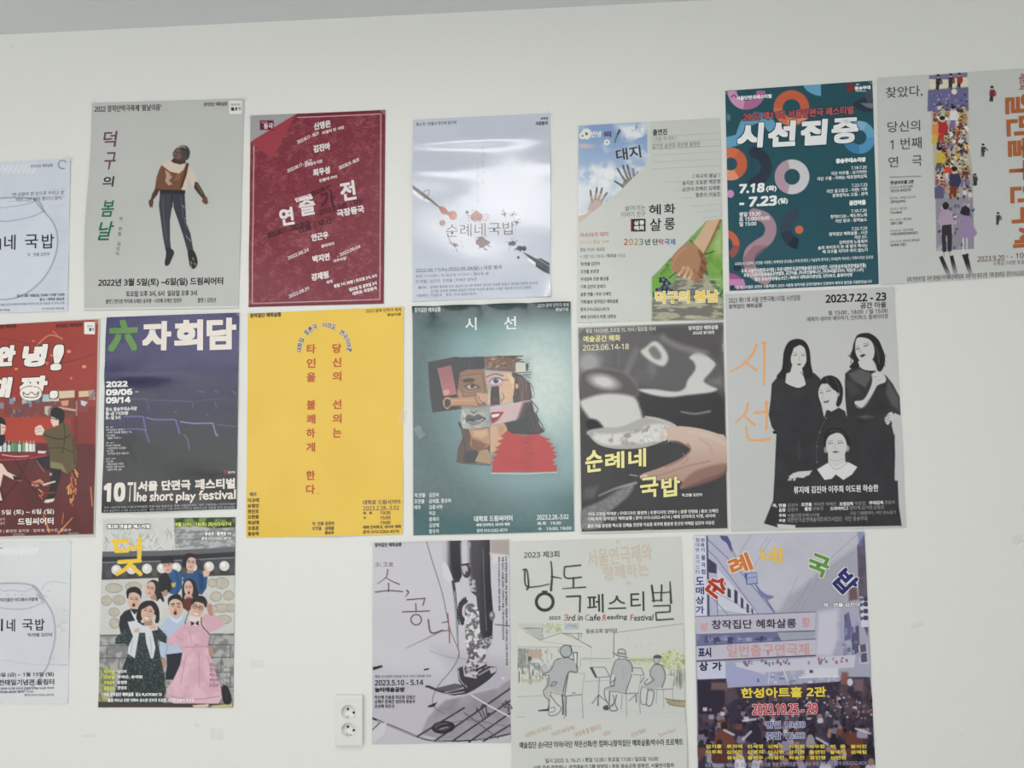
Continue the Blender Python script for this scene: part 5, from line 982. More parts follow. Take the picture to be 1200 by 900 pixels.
P.T('small_print', '토 15:00 , 18:00  / 일 15:00', 376, 98, 584, 116, (92, 92, 94), b=.4); P.T('small_print', '예매처 네이버 예약하기, 인터파크, 플레이티켓', 300, 119, 586, 137, (110, 110, 112), b=.3)
P.T('small_print', '2023 제11회 서울 단편극페스티벌 시선집중', 26, 52, 278, 72, (96, 96, 98), b=.3); P.T('small_print', '창작집단 혜화살롱', 26, 78, 144, 94, (86, 86, 88), b=.4)
W = (222, 222, 222)
P.T('names_lettering', '류지애 김진아 이주희 이도원 하승한', 254, 716, 552, 742, W, b=.8)
for s_, b_ in (('작, 연출', (180, 780, 228, 794)), ('조연출', (280, 776, 318, 790)), ('조명감독', (414, 774, 464, 788)), ('무대감독', (518, 770, 570, 784)), ('음향', (202, 796, 226, 810)), ('촬영', (292, 792, 316, 806)), ('드라마터그', (382, 790, 446, 804)), ('주최', (202, 816, 226, 828)), ('주관', (202, 834, 226, 846))): P.T('small_print', s_, *b_, W, b=.7)
g_ = (150, 150, 150)
for s_, b_ in (('김진아', (232, 779, 270, 792)), ('최바른 박예은', (324, 775, 404, 788)), ('석유진', (468, 772, 506, 786)), ('한윤아', (574, 769, 610, 782)), ('김정의', (232, 795, 268, 808)), ('안동진', (320, 791, 358, 804)), ('정민채,김가현,강동진', (450, 787, 572, 801)), ('서울단편극페스티벌', (232, 814, 344, 827)), ('극단 그램플레이, 극단 반소굴기', (452, 806, 612, 819)), ('대한민국공연예술네트워크사업단  극단 동숭무대', (232, 826, 512, 843))): P.T('small_print', s_, *b_, g_, b=.2)
P.tape(480, 868, 40, 12, 0, .3); P.tape(20, 48, 30, 15, -40); P.tape(606, 26, 30, 15, 40)
P.done()
# ================================================================== posters, bottom row
# -- second pale jar drawing, lower left
P = Poster('theatre_poster', 'white poster of a big drawn jar, lower left edge under the red poster',
    [(-51, 636.8), (83.6, 634.3), (80, 824.3), (-52, 825.8)], (0, 620, 4.185), (206, 208, 210), M_SATIN, 0.0012, 14)
P.all(lambda X, Y: mix((204, 206, 208), (212, 214, 215), fbm(X, Y, 120, 3)))
for i in range(18):
    x = -190 + i * 21; P.line([(x, 120), (x + 20, 100 - i * 0.4)], 9, (226, 227, 228), a=0.8, f=3)
P.line([(-20, 96), (14, 92)], 4, (110, 112, 118))
for pts in ([(206, 300), (225, 268), (270, 258), (330, 266)], [(215, 325), (240, 335)], [(290, 470), (318, 496)], [(280, 480), (310, 455), (330, 460)], [(300, 500), (330, 494)], [(200, 660), (330, 668)], [(232, 305), (245, 303)], [(310, 395), (330, 400)], [(260, 640), (270, 630)]): P.line(pts, 2.6, (160, 162, 166), a=.8)
P.fill([(272, 400), (325, 420), (320, 640), (240, 690), (275, 560)], (186, 188, 192), f=40, a=.4)
P.begin()
jar = [(-60, 272), (20, 266), (100, 266), (160, 276), (195, 305), (230, 360), (258, 410), (272, 470), (272, 540), (255, 610), (225, 690), (150, 780), (20, 800), (-60, 770), (-115, 690), (-145, 590), (-150, 500), (-135, 410), (-105, 350), (-80, 300)]
P.fill(jar, lambda X, Y: mix((206, 207, 214), (196, 197, 206), fbm(X, Y, 90, 8)), sm=True); P.line(jar + [jar[0]], 5, (116, 118, 126), a=.7, f=2.5)
P.line([(-70, 300), (0, 296), (20, 304), (60, 300), (120, 306), (160, 290)], 3, (150, 152, 158), a=.8); P.line([(-90, 340), (-20, 378), (60, 392), (140, 388), (205, 362)], 3.5, (140, 142, 150), a=.8); P.line([(165, 280), (190, 310), (215, 360)], 9, (130, 132, 140), a=.6, f=4); P.line([(180, 320), (212, 345)], 4, (120, 122, 130), a=.7); P.line([(0, 640), (60, 648), (160, 662), (330, 664)], 3, (176, 178, 184), a=.8)
for x in (40, 75, 110): P.ell(x, 322, 3, 2, (130, 132, 138))
P.end('printed_jar')
ink = (58, 60, 66)
P.labels['title_lettering'] = 'dark brush lettering across the jar'
for ch, b_ in (('순', (-146, 448, -92, 508)), ('례', (-60, 440, 18, 500)), ('네', (36, 440, 78, 502)), ('국', (112, 440, 166, 496)), ('밥', (176, 438, 222, 496))): P.T('title_lettering', ch, *b_, ink, b=1)
P.T('small_print', '당신의 이야기들은 어디에서 어떻게', -60, 336, 186, 356, (96, 98, 104), b=.5, sh=.15); P.T('small_print', '작/연출 김진아', 138, 508, 260, 526, (90, 92, 98), b=.4)
P.T('date_lettering', '2023년 1월 6일 (금) ~ 1월 15일 (일)', -150, 702, 266, 726, (74, 76, 82), b=.8); P.T('date_lettering', '전태일기념관 울림터', -4, 735, 268, 765, (62, 64, 70), b=1)
P.T('small_print', '출연 박성연 김미라 이지현 조은경 민병욱 김해솔 이승훈 최주희', -60, 774, 266, 786, (100, 102, 108), b=.3); P.T('small_print', '무대 조명 음향 홍보 사진', -40, 791, 166, 803, (104, 106, 110), b=.3); P.T('small_print', '문의 010-5262-4574', 122, 806, 266, 818, (104, 106, 110), b=.3)
P.tape(345, 60, 30, 16, 40); P.done()

# -- group photograph poster
P = Poster('theatre_poster', 'poster of a crowd of actors pulling faces before a tiled stone wall, yellow character above',
    [(121.3, 607.8), (276.3, 606), (273.5, 828.8), (115.3, 829)], (100, 595, 3.747), (190, 190, 186), M_SATIN, 0.0014, 15)
P.all(lambda X, Y: mix((178, 178, 176), (208, 208, 204), fbm(X, Y, 30, 3)))
rs = random.Random(17)
P.begin()
P.fill([(75, 40), (395, 40), (395, 190), (75, 200)], lambda X, Y: mix((196, 197, 192), (216, 216, 211), fbm(X, Y, 40, 5)))
for i in range(46):
    x, y = rs.uniform(80, 390), rs.uniform(90, 180); P.line([(x, y), (x + rs.uniform(-24, 24), y + rs.uniform(8, 30))], 2.4, (134, 134, 134), a=.8)
P.fill([(390, 42), (662, 40), (662, 190), (395, 175)], lambda X, Y: mix((132, 134, 136), (176, 178, 178), ss(.4, .65, fbm(X, Y * 2, 24, 9)))); P.fill([(395, 42), (662, 38), (664, 86), (560, 90), (480, 80), (395, 84)], lambda X, Y: mix((48, 62, 42), (112, 140, 76), ss(.4, .66, fbm(X, Y, 22, 4))))
for y in (110, 140): P.line([(395, y), (660, y - 8)], 3, (96, 98, 100), a=.8)
P.end('stone_rampart')
P.begin()
P.fill([(75, 196), (340, 192), (662, 172), (662, 290), (75, 318)], (72, 74, 78)); P.fill([(75, 192), (340, 188), (662, 172), (662, 192), (340, 210), (75, 216)], (98, 100, 104)); P.fill([(75, 216), (340, 212), (662, 194), (662, 214), (340, 232), (75, 238)], (46, 48, 52)); P.line([(75, 240), (340, 234), (662, 218)], 5, (128, 130, 132)); P.fill([(75, 285), (662, 268), (662, 300), (75, 318)], (70, 66, 64), f=3)
for x in (138, 205, 272, 338, 400, 470, 545, 612): 
    y = 278 - (x - 138) * .035; P.ell(x, y - 6, 22, 22, (216, 214, 208)); P.ell(x - 4, y - 12, 9, 9, (236, 234, 230)); P.fill([(x - 24, y + 6), (x, y + 18), (x + 24, y + 6), (x + 20, y + 22), (x - 20, y + 24)], (60, 58, 58), sm=True)
for x in (105, 172, 238, 305, 436, 508, 580, 645): P.ell(x, 290 - (x - 138) * .035, 15, 17, (84, 82, 82))
P.end('tiled_wall_top', 'row of dark roof tiles with white ends')
P.begin()
P.fill([(72, 316), (662, 296), (658, 560), (66, 560)], lambda X, Y: mix((206, 206, 202), (194, 194, 190), fbm(X, Y, 50, 2)))
for x, y, a_, b_ in ((128, 352, 38, 22), (215, 345, 36, 20), (95, 408, 24, 22), (150, 405, 28, 22), (128, 458, 24, 20), (130, 506, 22, 24), (600, 330, 32, 26), (575, 390, 26, 22), (630, 385, 24, 22), (600, 440, 40, 20), (640, 440, 20, 20), (560, 445, 22, 18), (610, 490, 34, 20), (560, 330, 20, 20)):
    P.ell(x, y, a_, b_, (150, 144, 132)); P.ell(x, y, a_ - 3, b_ - 3, lambda X, Y: mix((200, 192, 174), (176, 170, 158), fbm(X, Y, 14, 7)))
P.end('printed_stones')
P.begin()
P.fill([(66, 556), (658, 550), (650, 875), (58, 875)], lambda X, Y: mix((130, 130, 130), (172, 171, 168), ss(.35, .65, fbm(X, Y, 22, 12))))
for y, xs in ((560, ()), (605, (100, 190, 560, 640)), (660, (150, 600)), (725, (110, 570, 640)), (790, (150, 600)), (845, (90,))):
    P.line([(60, y), (655, y - 4)], 4, (84, 84, 84), a=.8)
    for x in xs: P.line([(x, y), (x - 3, y + 55)], 4, (88, 88, 88), a=.8)
P.fill([(62, 700), (110, 690), (110, 850), (58, 860)], lambda X, Y: mix((110, 112, 90), (170, 172, 110), ss(.45, .65, fbm(X, Y, 16, 8))), a=.7); P.fill([(58, 850), (300, 855), (650, 860), (648, 876), (58, 876)], (74, 66, 60)); P.fill([(555, 868), (645, 858), (648, 874), (560, 876)], (196, 186, 130)); P.fill([(470, 866), (545, 860), (540, 874), (480, 876)], (216, 190, 170))
P.end('stone_wall')
P.crop(115, 640, 4.737)
sk, sk2, hair = (214, 178, 160), (176, 138, 122), (44, 40, 42)
def face(cx, cy, rx, ry, rot=0, mouth='shut', sh=sk):
    r = math.radians(rot); c, n = math.cos(r), math.sin(r); q = lambda x, y: (cx + x * rx * c - y * ry * n, cy + x * rx * n + y * ry * c)
    P.ell(cx, cy, rx, ry, sh, rot); P.ell(*q(.45, .1), rx * .5, ry * .7, (200, 160, 142), rot, f=4, a=.6)
    P.line([q(-.6, -.12), q(-.2, -.16)], 4, (54, 44, 44)); P.line([q(.2, -.16), q(.6, -.12)], 4, (54, 44, 44)); P.line([q(-.62, -.32), q(-.2, -.36)], 2.4, (80, 64, 60)); P.line([q(.2, -.36), q(.62, -.32)], 2.4, (80, 64, 60)); P.line([q(.02, -.1), q(-.1, .22), q(.1, .25)], 2.4, sk2)
    if mouth == 'open': P.ell(*q(0, .55), rx * .26, ry * .2, (96, 44, 44), rot)
    elif mouth == 'smile': P.fill([q(-.42, .42), q(0, .5), q(.42, .42), q(0, .78)], (236, 228, 222), sm=True); P.line([q(-.44, .4), q(0, .52), q(.44, .4)], 2.6, (170, 70, 70))
    else: P.line([q(-.28, .55), q(0, .52), q(.28, .55)], 4, (156, 76, 74))
P.begin()   # officer with the pistol
P.fill([(480, 145), (560, 135), (610, 170), (604, 230), (580, 268), (540, 265), (500, 240), (470, 190)], (44, 84, 128)); P.fill([(560, 150), (584, 158), (590, 230), (570, 260)], (34, 62, 100), f=4); P.fill([(588, 165), (606, 130), (600, 190)], (44, 84, 128))
P.fill([(582, 150), (592, 110), (600, 104), (606, 130), (624, 140), (614, 168), (590, 170)], sk); P.fill([(548, 80), (562, 72), (580, 96), (574, 130), (560, 130)], (60, 58, 62), sm=True); P.line([(556, 110), (590, 130)], 9, (52, 50, 54))
P.fill([(494, 130), (530, 128), (530, 150), (494, 150)], sk2); face(516, 94, 27, 40, 8); P.fill([(468, 90), (480, 50), (510, 38), (540, 48), (548, 66), (512, 62), (494, 86), (490, 116), (474, 114)], hair, sm=True)
P.end('printed_person', 'officer in blue holding up a pistol')
P.begin()   # officer leaning
P.fill([(400, 120), (440, 135), (468, 160), (470, 230), (440, 270), (400, 262), (380, 200)], (48, 88, 136)); P.fill([(336, 170), (380, 150), (410, 190), (412, 240), (380, 270), (340, 240)], (40, 38, 44)); P.fill([(408, 205), (434, 200), (430, 226), (412, 226)], (190, 170, 90)); P.line([(430, 140), (450, 200), (440, 262)], 6, (34, 64, 106))
face(386, 112, 27, 38, -10); P.fill([(350, 92), (352, 64), (384, 52), (418, 62), (422, 88), (400, 84), (360, 96)], hair, sm=True); P.fill([(352, 82), (424, 80), (420, 92), (356, 98)], (52, 48, 54))
P.end('printed_person', 'officer in blue with a fringe')
P.begin()   # woman in white shirt and long hair, left
P.fill([(276, 232), (270, 220), (284, 196), (312, 186), (342, 204), (354, 250), (370, 300), (350, 312), (330, 300), (318, 262)], (50, 44, 46), sm=True); P.fill([(290, 270), (318, 262), (330, 300), (300, 310)], sk2); P.fill([(262, 300), (290, 290), (320, 300), (310, 320), (264, 316)], (206, 204, 200)); P.fill([(310, 310), (350, 290), (374, 330), (362, 390), (330, 410), (310, 360)], (208, 206, 202)); face(292, 238, 27, 42, 12, 'shut'); P.line([(318, 200), (330, 250), (332, 300)], 8, (56, 48, 50))
P.end('printed_person', 'woman with long dark hair looking aside')
P.begin()   # woman in dark red, hands out
P.fill([(470, 296), (470, 220), (488, 186), (518, 180), (544, 206), (560, 270), (556, 310), (532, 300), (520, 270), (486, 270), (482, 300)], (46, 40, 42), sm=True); P.fill([(490, 266), (520, 266), (526, 300), (488, 300)], sk2); P.fill([(470, 300), (500, 285), (540, 290), (556, 330), (500, 360), (472, 340)], (106, 52, 50)); face(504, 234, 24, 44, -4, 'open'); P.fill([(362, 250), (385, 240), (392, 264), (376, 280), (360, 268)], sk2)
P.end('printed_person', 'long-haired woman with open mouth')
P.begin()   # man in black suit, left
P.fill([(150, 360), (186, 345), (230, 350), (240, 420), (220, 480), (130, 490), (118, 440), (124, 390)], (52, 52, 60)); P.fill([(180, 348), (206, 380), (226, 352), (232, 410), (212, 420), (192, 380)], (216, 218, 224)); face(202, 300, 33, 48, 4, 'open'); P.fill([(162, 280), (162, 244), (188, 226), (222, 228), (244, 252), (240, 290), (232, 270), (206, 256), (178, 262), (170, 290)], hair, sm=True)
P.end('printed_person', 'gaping man in a black suit')
P.begin()   # man in pale blue shirt
P.fill([(352, 440), (380, 400), (430, 380), (480, 390), (510, 420), (500, 520), (480, 600), (384, 640), (345, 600), (340, 500)], (178, 192, 212)); P.fill([(400, 385), (440, 410), (474, 380), (470, 400), (440, 430), (406, 406)], (206, 214, 226)); P.line([(372, 470), (384, 560), (372, 620)], 4, (140, 154, 180)); P.fill([(346, 628), (378, 620), (380, 660), (366, 680), (350, 660)], sk2); P.fill([(380, 600), (470, 590), (480, 640), (460, 700), (420, 740), (374, 740), (384, 660)], (48, 48, 56)); face(434, 342, 38, 52, 6, 'open'); P.ell(432, 354, 9, 6, (196, 120, 110)); P.fill([(394, 330), (392, 290), (420, 268), (454, 268), (472, 300), (474, 330), (462, 304), (430, 292), (404, 304)], hair, sm=True); P.line([(408, 322), (424, 318)], 5, (40, 34, 36)); P.line([(440, 316), (458, 316)], 5, (40, 34, 36))
P.end('printed_person', 'pouting man in a pale blue shirt')
P.begin()   # woman in dark green dress
P.fill([(180, 440), (230, 420), (330, 440), (384, 500), (380, 540), (330, 520), (350, 620), (372, 720), (380, 800), (360, 872), (100, 872), (80, 850), (110, 760), (150, 640), (190, 560), (150, 540), (98, 545), (100, 510), (140, 470)], lambda X, Y: mix((50, 60, 60), (88, 98, 96), (vnoise(X / 4.0, Y / 5.0, 3) > .72).astype(float)))
P.line([(200, 640), (180, 800)], 4, (38, 46, 46), a=.7); P.line([(280, 640), (290, 840)], 4, (38, 46, 46), a=.7); P.line([(320, 620), (350, 780)], 4, (38, 46, 46), a=.7)
P.fill([(166, 420), (210, 412), (250, 440), (320, 440), (330, 430), (334, 462), (300, 470), (320, 560), (308, 620), (296, 624), (270, 540), (262, 480), (230, 480), (216, 560), (206, 622), (166, 594), (170, 560), (196, 500), (184, 470)], (208, 212, 214)); P.line([(196, 520), (184, 590)], 4, (166, 172, 178)); P.line([(290, 500), (300, 600)], 4, (166, 172, 178))
P.fill([(232, 416), (214, 400), (222, 350), (240, 318), (270, 302), (310, 304), (338, 340), (344, 392), (336, 424), (318, 420), (320, 380), (260, 380), (248, 404)], (52, 44, 46), sm=True); P.fill([(258, 396), (300, 396), (306, 436), (256, 440)], sk2); face(278, 366, 36, 52, 12, 'smile'); P.fill([(242, 350), (252, 318), (290, 308), (322, 330), (318, 360), (296, 330), (266, 340)], (52, 44, 46), sm=True)
P.fill([(200, 462), (226, 452), (236, 466), (226, 478), (204, 480)], sk); P.fill([(284, 440), (310, 432), (330, 440), (322, 460), (292, 462)], sk); P.line([(208, 470), (226, 468)], 2, sk2); P.line([(292, 450), (318, 450)], 2, sk2)
P.end('printed_person', 'smiling woman in a dark green dress with a pale scarf')
P.begin()   # woman in pink
P.fill([(480, 430), (520, 400), (580, 390), (610, 430), (620, 490), (610, 560), (640, 660), (680, 770), (690, 840), (670, 872), (420, 872), (386, 830), (384, 790), (420, 740), (456, 660), (470, 590), (440, 540), (392, 556), (384, 520), (430, 470)], lambda X, Y: mix((206, 164, 178), (220, 182, 194), ss(.3, .7, fbm(X, Y, 60, 6))))
P.fill([(580, 395), (630, 370), (694, 420), (700, 440), (640, 470), (610, 470)], (208, 166, 180), sm=True); P.fill([(606, 340), (616, 318), (632, 324), (636, 360), (640, 385), (620, 380)], sk2, sm=True)
P.line([(480, 560), (620, 556)], 5, (184, 138, 154)); P.line([(490, 600), (460, 760)], 5, (190, 146, 162), f=2); P.line([(560, 600), (566, 780)], 5, (188, 144, 160), f=2); P.line([(610, 610), (650, 780)], 5, (188, 144, 160), f=2); P.line([(400, 830), (530, 850), (680, 830)], 6, (186, 142, 158), f=2); P.line([(430, 500), (470, 520)], 4, (184, 140, 156)); P.line([(510, 470), (520, 540)], 4, (190, 146, 160)); P.fill([(530, 545), (560, 540), (566, 560), (540, 566)], (196, 152, 166))
P.fill([(500, 390), (540, 385), (580, 392), (560, 440), (520, 440)], (226, 206, 206)); P.fill([(516, 416), (540, 424), (562, 412), (560, 440), (540, 430), (518, 442)], (58, 52, 56)); P.ell(540, 426, 5, 5, (206, 206, 206)); P.line([(510, 350), (492, 400), (484, 430)], 4, (60, 52, 56)); P.line([(575, 395), (580, 440), (620, 488)], 5, (60, 52, 56))
P.fill([(520, 330), (524, 296), (556, 274), (590, 280), (608, 310), (600, 340), (580, 320), (540, 312)], (48, 42, 44), sm=True); face(554, 344, 36, 48, 14, 'smile'); P.fill([(522, 326), (536, 296), (574, 290), (602, 322), (580, 316), (546, 308)], (48, 42, 44), sm=True); P.ring(540, 334, 13, 10, (90, 60, 62)); P.ring(572, 342, 13, 10, (90, 60, 62)); P.line([(552, 336), (560, 338)], 2.4, (90, 60, 62))
P.end('printed_person', 'woman in a pink dress and round glasses')
P.begin(); P.fill([(690, 780), (708, 770), (728, 790), (744, 840), (734, 876), (704, 872), (690, 830)], (48, 46, 52), sm=True); P.line([(694, 780), (700, 760)], 3, (50, 48, 52)); P.end('printed_bag', 'black handbag')
P.fill([(615, 560), (636, 560), (640, 600), (620, 610)], sk2, sm=True)
P.crop(100, 595, 3.747)
P.T('small_print', '제2회 갯골춘 페스티벌', 96, 72, 286, 92, (236, 236, 232), b=1.6, out=(40, 40, 42), ob=2.6)
P.begin(); ye = (236, 196, 66)
P.line([(126, 148), (184, 146)], 19, ye, sm=False); P.line([(134, 148), (136, 190), (186, 188)], 18, ye, sm=False); P.line([(240, 136), (238, 218)], 19, ye, sm=False); P.line([(196, 176), (238, 172)], 16, ye, sm=False)
P.line([(150, 238), (240, 232)], 18, ye, sm=False); P.line([(208, 236), (178, 268), (142, 290)], 18, ye); P.line([(200, 252), (244, 290)], 18, ye, sm=False)
P.line([(158, 160), (176, 178)], 3, (170, 150, 200)); P.end('title_lettering', 'big yellow one-character title')
yg = (214, 220, 96); W = (234, 234, 230)
P.T('date_lettering', '8월 1(수) - 18(토) 20시/3시/7시', 396, 62, 642, 84, yg, b=1.2, out=(56, 60, 40), ob=1.2); P.T('small_print', '동숭로 · 플랫폼 74', 526, 104, 642, 122, W, b=1.1, out=(60, 60, 60), ob=1.2); P.T('small_print', '문의 010-5262-4574', 512, 126, 642, 142, W, b=1, out=(60, 60, 60), ob=1.2)
for i, (a_, b_) in enumerate((('작/연출', '김진아'), ('조연출', '박예은, 윤예람'), ('무대감독', '윤영현'), ('음향감독', '한영호'))): P.T('small_print', a_, 82, 711 + i * 24, 132, 728 + i * 24, yg, b=.8); P.T('small_print', b_, 142, 710 + i * 24, 142 + 14 * len(b_), 726 + i * 24, W, b=.8)
P.T('small_print', '주최 창작집단 혜화살롱  장소 PLATFORM 74', 80, 810, 338, 828, W, b=.9); P.T('small_print', '출연 허도난 조현 이화숙 성소연 진우진 조준희 서은정 김윤아 최진영', 100, 836, 480, 852, W, b=.8)
P.L('small_print', ['한노아', '민지수', '박도윤', '현석희', '김고운'], 548, 690, 22, 17, (150, 116, 130), .8, 'L'); P.L('small_print', ['이도', '조연', '소영', '영수'], 610, 690, 22, 16, (206, 206, 196), .6, 'L')
P.tape(72, 64, 24, 34, 40, .4); P.tape(540, 872, 44, 14, 0, .8); P.tape(610, 870, 56, 16, -6, .7); P.tape(655, 466, 24, 12, 10)
P.done()

# -- sewing machine poster
P = Poster('theatre_poster', 'grey-violet poster of a sewing machine needle and presser foot, beside the wall socket',
    [(436.9, 635.8), (596.7, 632), (598.6, 870.2), (436.3, 871.2)], (425, 625, 3.528), (196, 194, 203), M_SATIN, 0.0014, 16)
P.all(lambda X, Y: mix((204, 201, 208), (186, 182, 192), ss(60, 0, Y) + .6 * ss(500, 620, Y)))
P.fill([(42, 440), (300, 470), (420, 540), (420, 620), (42, 560)], (206, 204, 212), f=30, a=.6); P.fill([(300, 470), (610, 530), (612, 700), (420, 640)], (178, 174, 184), f=24, a=.6)
dk, md, lt, vd = (70, 66, 74), (128, 123, 132), (206, 204, 208), (44, 42, 48)
P.begin()
P.fill([(42, 760), (110, 790), (240, 835), (400, 850), (610, 830), (612, 868), (40, 868)], (196, 192, 200)); P.line([(42, 764), (110, 792), (230, 840), (300, 856), (400, 858), (520, 848), (612, 826)], 8, vd); P.line([(60, 772), (240, 842), (400, 862), (612, 836)], 3, lt)
P.fill([(42, 790), (100, 780), (90, 830), (42, 868)], (206, 204, 210)); P.line([(42, 810), (70, 784)], 5, (80, 76, 84))
P.fill([(270, 760), (340, 690), (470, 660), (560, 640), (612, 600), (612, 826), (480, 850), (330, 852), (240, 830)], lambda X, Y: mix((168, 164, 172), (142, 137, 147), fbm(X, Y, 50, 5)), f=3)
for a_, b_ in (((228, 838), (420, 720)), ((300, 856), (612, 640)), ((372, 858), (612, 690)), ((440, 862), (612, 740)), ((500, 858), (612, 790))): P.line([a_, b_], 7, (58, 55, 62), sm=False)
P.line([(450, 668), (520, 710), (606, 756)], 6, (214, 210, 216), sm=False); P.line([(420, 740), (500, 800), (560, 846)], 4, (90, 86, 94)); P.line([(340, 790), (440, 770), (560, 790), (612, 800)], 3, (110, 106, 114))
P.ell(334, 801, 48, 26, (48, 46, 52), rot=-6); P.ell(330, 798, 34, 17, (86, 82, 90), rot=-6); P.line([(308, 806), (330, 796), (360, 792)], 7, (34, 32, 36)); P.line([(320, 808), (350, 800)], 4, (150, 146, 154))
P.ell(580, 598, 8, 6, (210, 206, 212))
P.T('measure_marks', '1/2', 474, 708, 520, 760, (66, 62, 70), b=1.2, rot=-30); P.T('measure_marks', '5/8', 584, 690, 612, 735, (70, 66, 74), b=1, rot=-40)
P.end('needle_plate', 'sewing machine needle plate')
P.begin()
P.fill([(434, 28), (526, 26), (530, 200), (540, 330), (536, 430), (500, 470), (486, 430), (470, 260), (446, 240), (440, 100)], lambda X, Y: mix((74, 71, 78), (48, 46, 52), ss(470, 530, X))); P.line([(440, 40), (442, 140), (452, 230)], 14, (166, 162, 168), f=3); P.line([(446, 60), (448, 150), (456, 236)], 6, (90, 86, 92)); P.fill([(440, 190), (466, 190), (470, 240), (446, 240)], lambda X, Y: mix((96, 92, 98), (196, 192, 198), ss(.4, .6, fbm(X, Y, 7, 4))))
P.line([(498, 60), (504, 250), (512, 400)], 3, (116, 112, 120)); P.ell(535, 340, 12, 20, (110, 106, 114)); P.ell(533, 336, 6, 9, (180, 176, 182)); P.fill([(486, 440), (540, 420), (530, 460), (505, 490)], lambda X, Y: mix((96, 92, 98), (176, 172, 178), ss(.4, .6, fbm(X, Y, 9, 6))))
P.line([(548, 376), (608, 382)], 4, (90, 86, 94)); P.fill([(528, 30), (606, 26), (607, 92), (560, 90), (530, 110)], (176, 162, 156), f=4); P.fill([(526, 80), (560, 84), (600, 90), (606, 110), (540, 130)], (214, 212, 214), f=5)
P.end('presser_bar', 'dark presser bar')
P.begin()
P.fill([(326, 30), (404, 28), (412, 170), (400, 200), (372, 206), (345, 196), (332, 140)], lambda X, Y: mix((196, 192, 198), (58, 55, 62), ss(340, 372, X))); P.fill([(330, 120), (350, 130), (376, 200), (350, 198), (334, 170)], (214, 212, 216), sm=True, f=2); P.fill([(362, 30), (408, 28), (410, 178), (384, 188), (366, 120)], (50, 48, 54)); P.line([(404, 40), (410, 160)], 4, (130, 126, 134))
P.line([(374, 200), (380, 240), (388, 330), (393, 430), (398, 512)], 9, (70, 67, 74), tap=(1.4, .5)); P.line([(380, 240), (390, 380), (396, 500)], 3, (206, 202, 208)); P.line([(396, 470), (401, 512)], 6, (176, 172, 180))
P.ell(430, 156, 18, 28, (66, 63, 70)); P.ell(424, 150, 11, 20, (186, 182, 190)); P.ell(430, 165, 6, 9, (80, 76, 84)); P.line([(412, 130), (440, 126)], 8, (50, 48, 54))
P.end('needle_clamp', 'needle with its clamp')
P.begin()
for i in range(13):
    a_ = math.radians(100 + i * 12); P.line([(430 + 22 * math.cos(a_), 322 - 34 * math.sin(a_)), (432 + 38 * math.cos(a_), 322 - 58 * math.sin(a_))], 6, vd)
P.line([(428, 280), (410, 290), (404, 330), (412, 372)], 14, (60, 57, 64)); P.line([(422, 272), (400, 290), (394, 330), (400, 376)], 4, (40, 38, 44))
P.fill([(424, 310), (438, 290), (464, 294), (480, 320), (486, 400), (500, 440), (510, 480), (508, 510), (480, 520), (440, 506), (428, 460), (424, 380)], lambda X, Y: mix((104, 100, 106), (222, 219, 222), ss(.38, .62, fbm(X, Y, 11, 14))), sm=True)
P.fill([(440, 506), (508, 500), (510, 545), (480, 590), (430, 596), (420, 560)], lambda X, Y: mix((80, 76, 82), (206, 202, 206), ss(.36, .64, fbm(X, Y, 12, 19)))); P.ell(488, 490, 14, 18, (214, 210, 214)); P.line([(470, 566), (510, 545)], 9, vd)
P.fill([(392, 560), (414, 548), (420, 590), (470, 600), (480, 570), (520, 548), (556, 552), (552, 575), (528, 600), (480, 640), (430, 664), (360, 670), (352, 656), (420, 640), (398, 610)], (62, 59, 66)); P.line([(396, 566), (404, 606), (430, 634)], 5, (160, 156, 164)); P.fill([(524, 556), (556, 552), (550, 572), (530, 580)], (190, 186, 192)); P.line([(480, 585), (530, 556)], 5, (176, 172, 180))
P.line([(262, 632), (300, 648), (340, 660), (380, 664), (440, 650)], 11, (58, 55, 62), tap=(.6, 1)); P.line([(270, 630), (330, 650), (390, 640), (420, 628)], 8, (74, 70, 78)); P.line([(268, 638), (340, 662), (420, 655)], 3, (206, 202, 208)); P.fill([(300, 640), (380, 620), (418, 626), (400, 640), (350, 652)], (96, 92, 100)); P.line([(340, 665), (400, 672), (460, 650), (540, 596)], 4, (196, 192, 200))
P.end('presser_foot', 'silver presser foot')
P.begin()
P.line([(264, 30), (290, 120), (330, 250), (360, 390), (392, 470), (398, 505), (370, 560), (320, 620), (290, 680), (300, 720), (340, 745)], 2.6, (84, 80, 88)); P.line([(380, 690), (360, 720), (310, 730)], 2.6, (110, 106, 114)); P.end('sewing_thread')
P.fill([(270, 712), (310, 696), (296, 716), (272, 718)], vd); P.fill([(42, 552), (80, 544), (84, 552), (44, 566)], vd); P.line([(256, 563), (272, 560)], 6, vd); P.fill([(300, 720), (400, 680), (380, 740), (300, 760)], (140, 136, 144), f=10, a=.6); P.line([(280, 486), (350, 510), (430, 520)], 2, (150, 146, 154))
P.begin(); tb = (96, 76, 72)
P.line([(104, 150), (98, 180), (62, 208)], 5, tb, tap=(1, .5)); P.line([(96, 182), (120, 196), (152, 210)], 5, tb, tap=(.6, 1)); P.line([(108, 206), (108, 240)], 5, tb); P.line([(54, 242), (110, 236), (166, 240)], 5, tb); P.line([(184, 236), (190, 244), (178, 260)], 7, tb, tap=(1, .4))
P.line([(184, 274), (258, 268), (250, 296)], 5, tb, sm=False); P.line([(220, 290), (222, 318)], 4.5, tb); P.line([(166, 324), (276, 320)], 5, tb); P.ring(222, 356, 24, 19, tb)
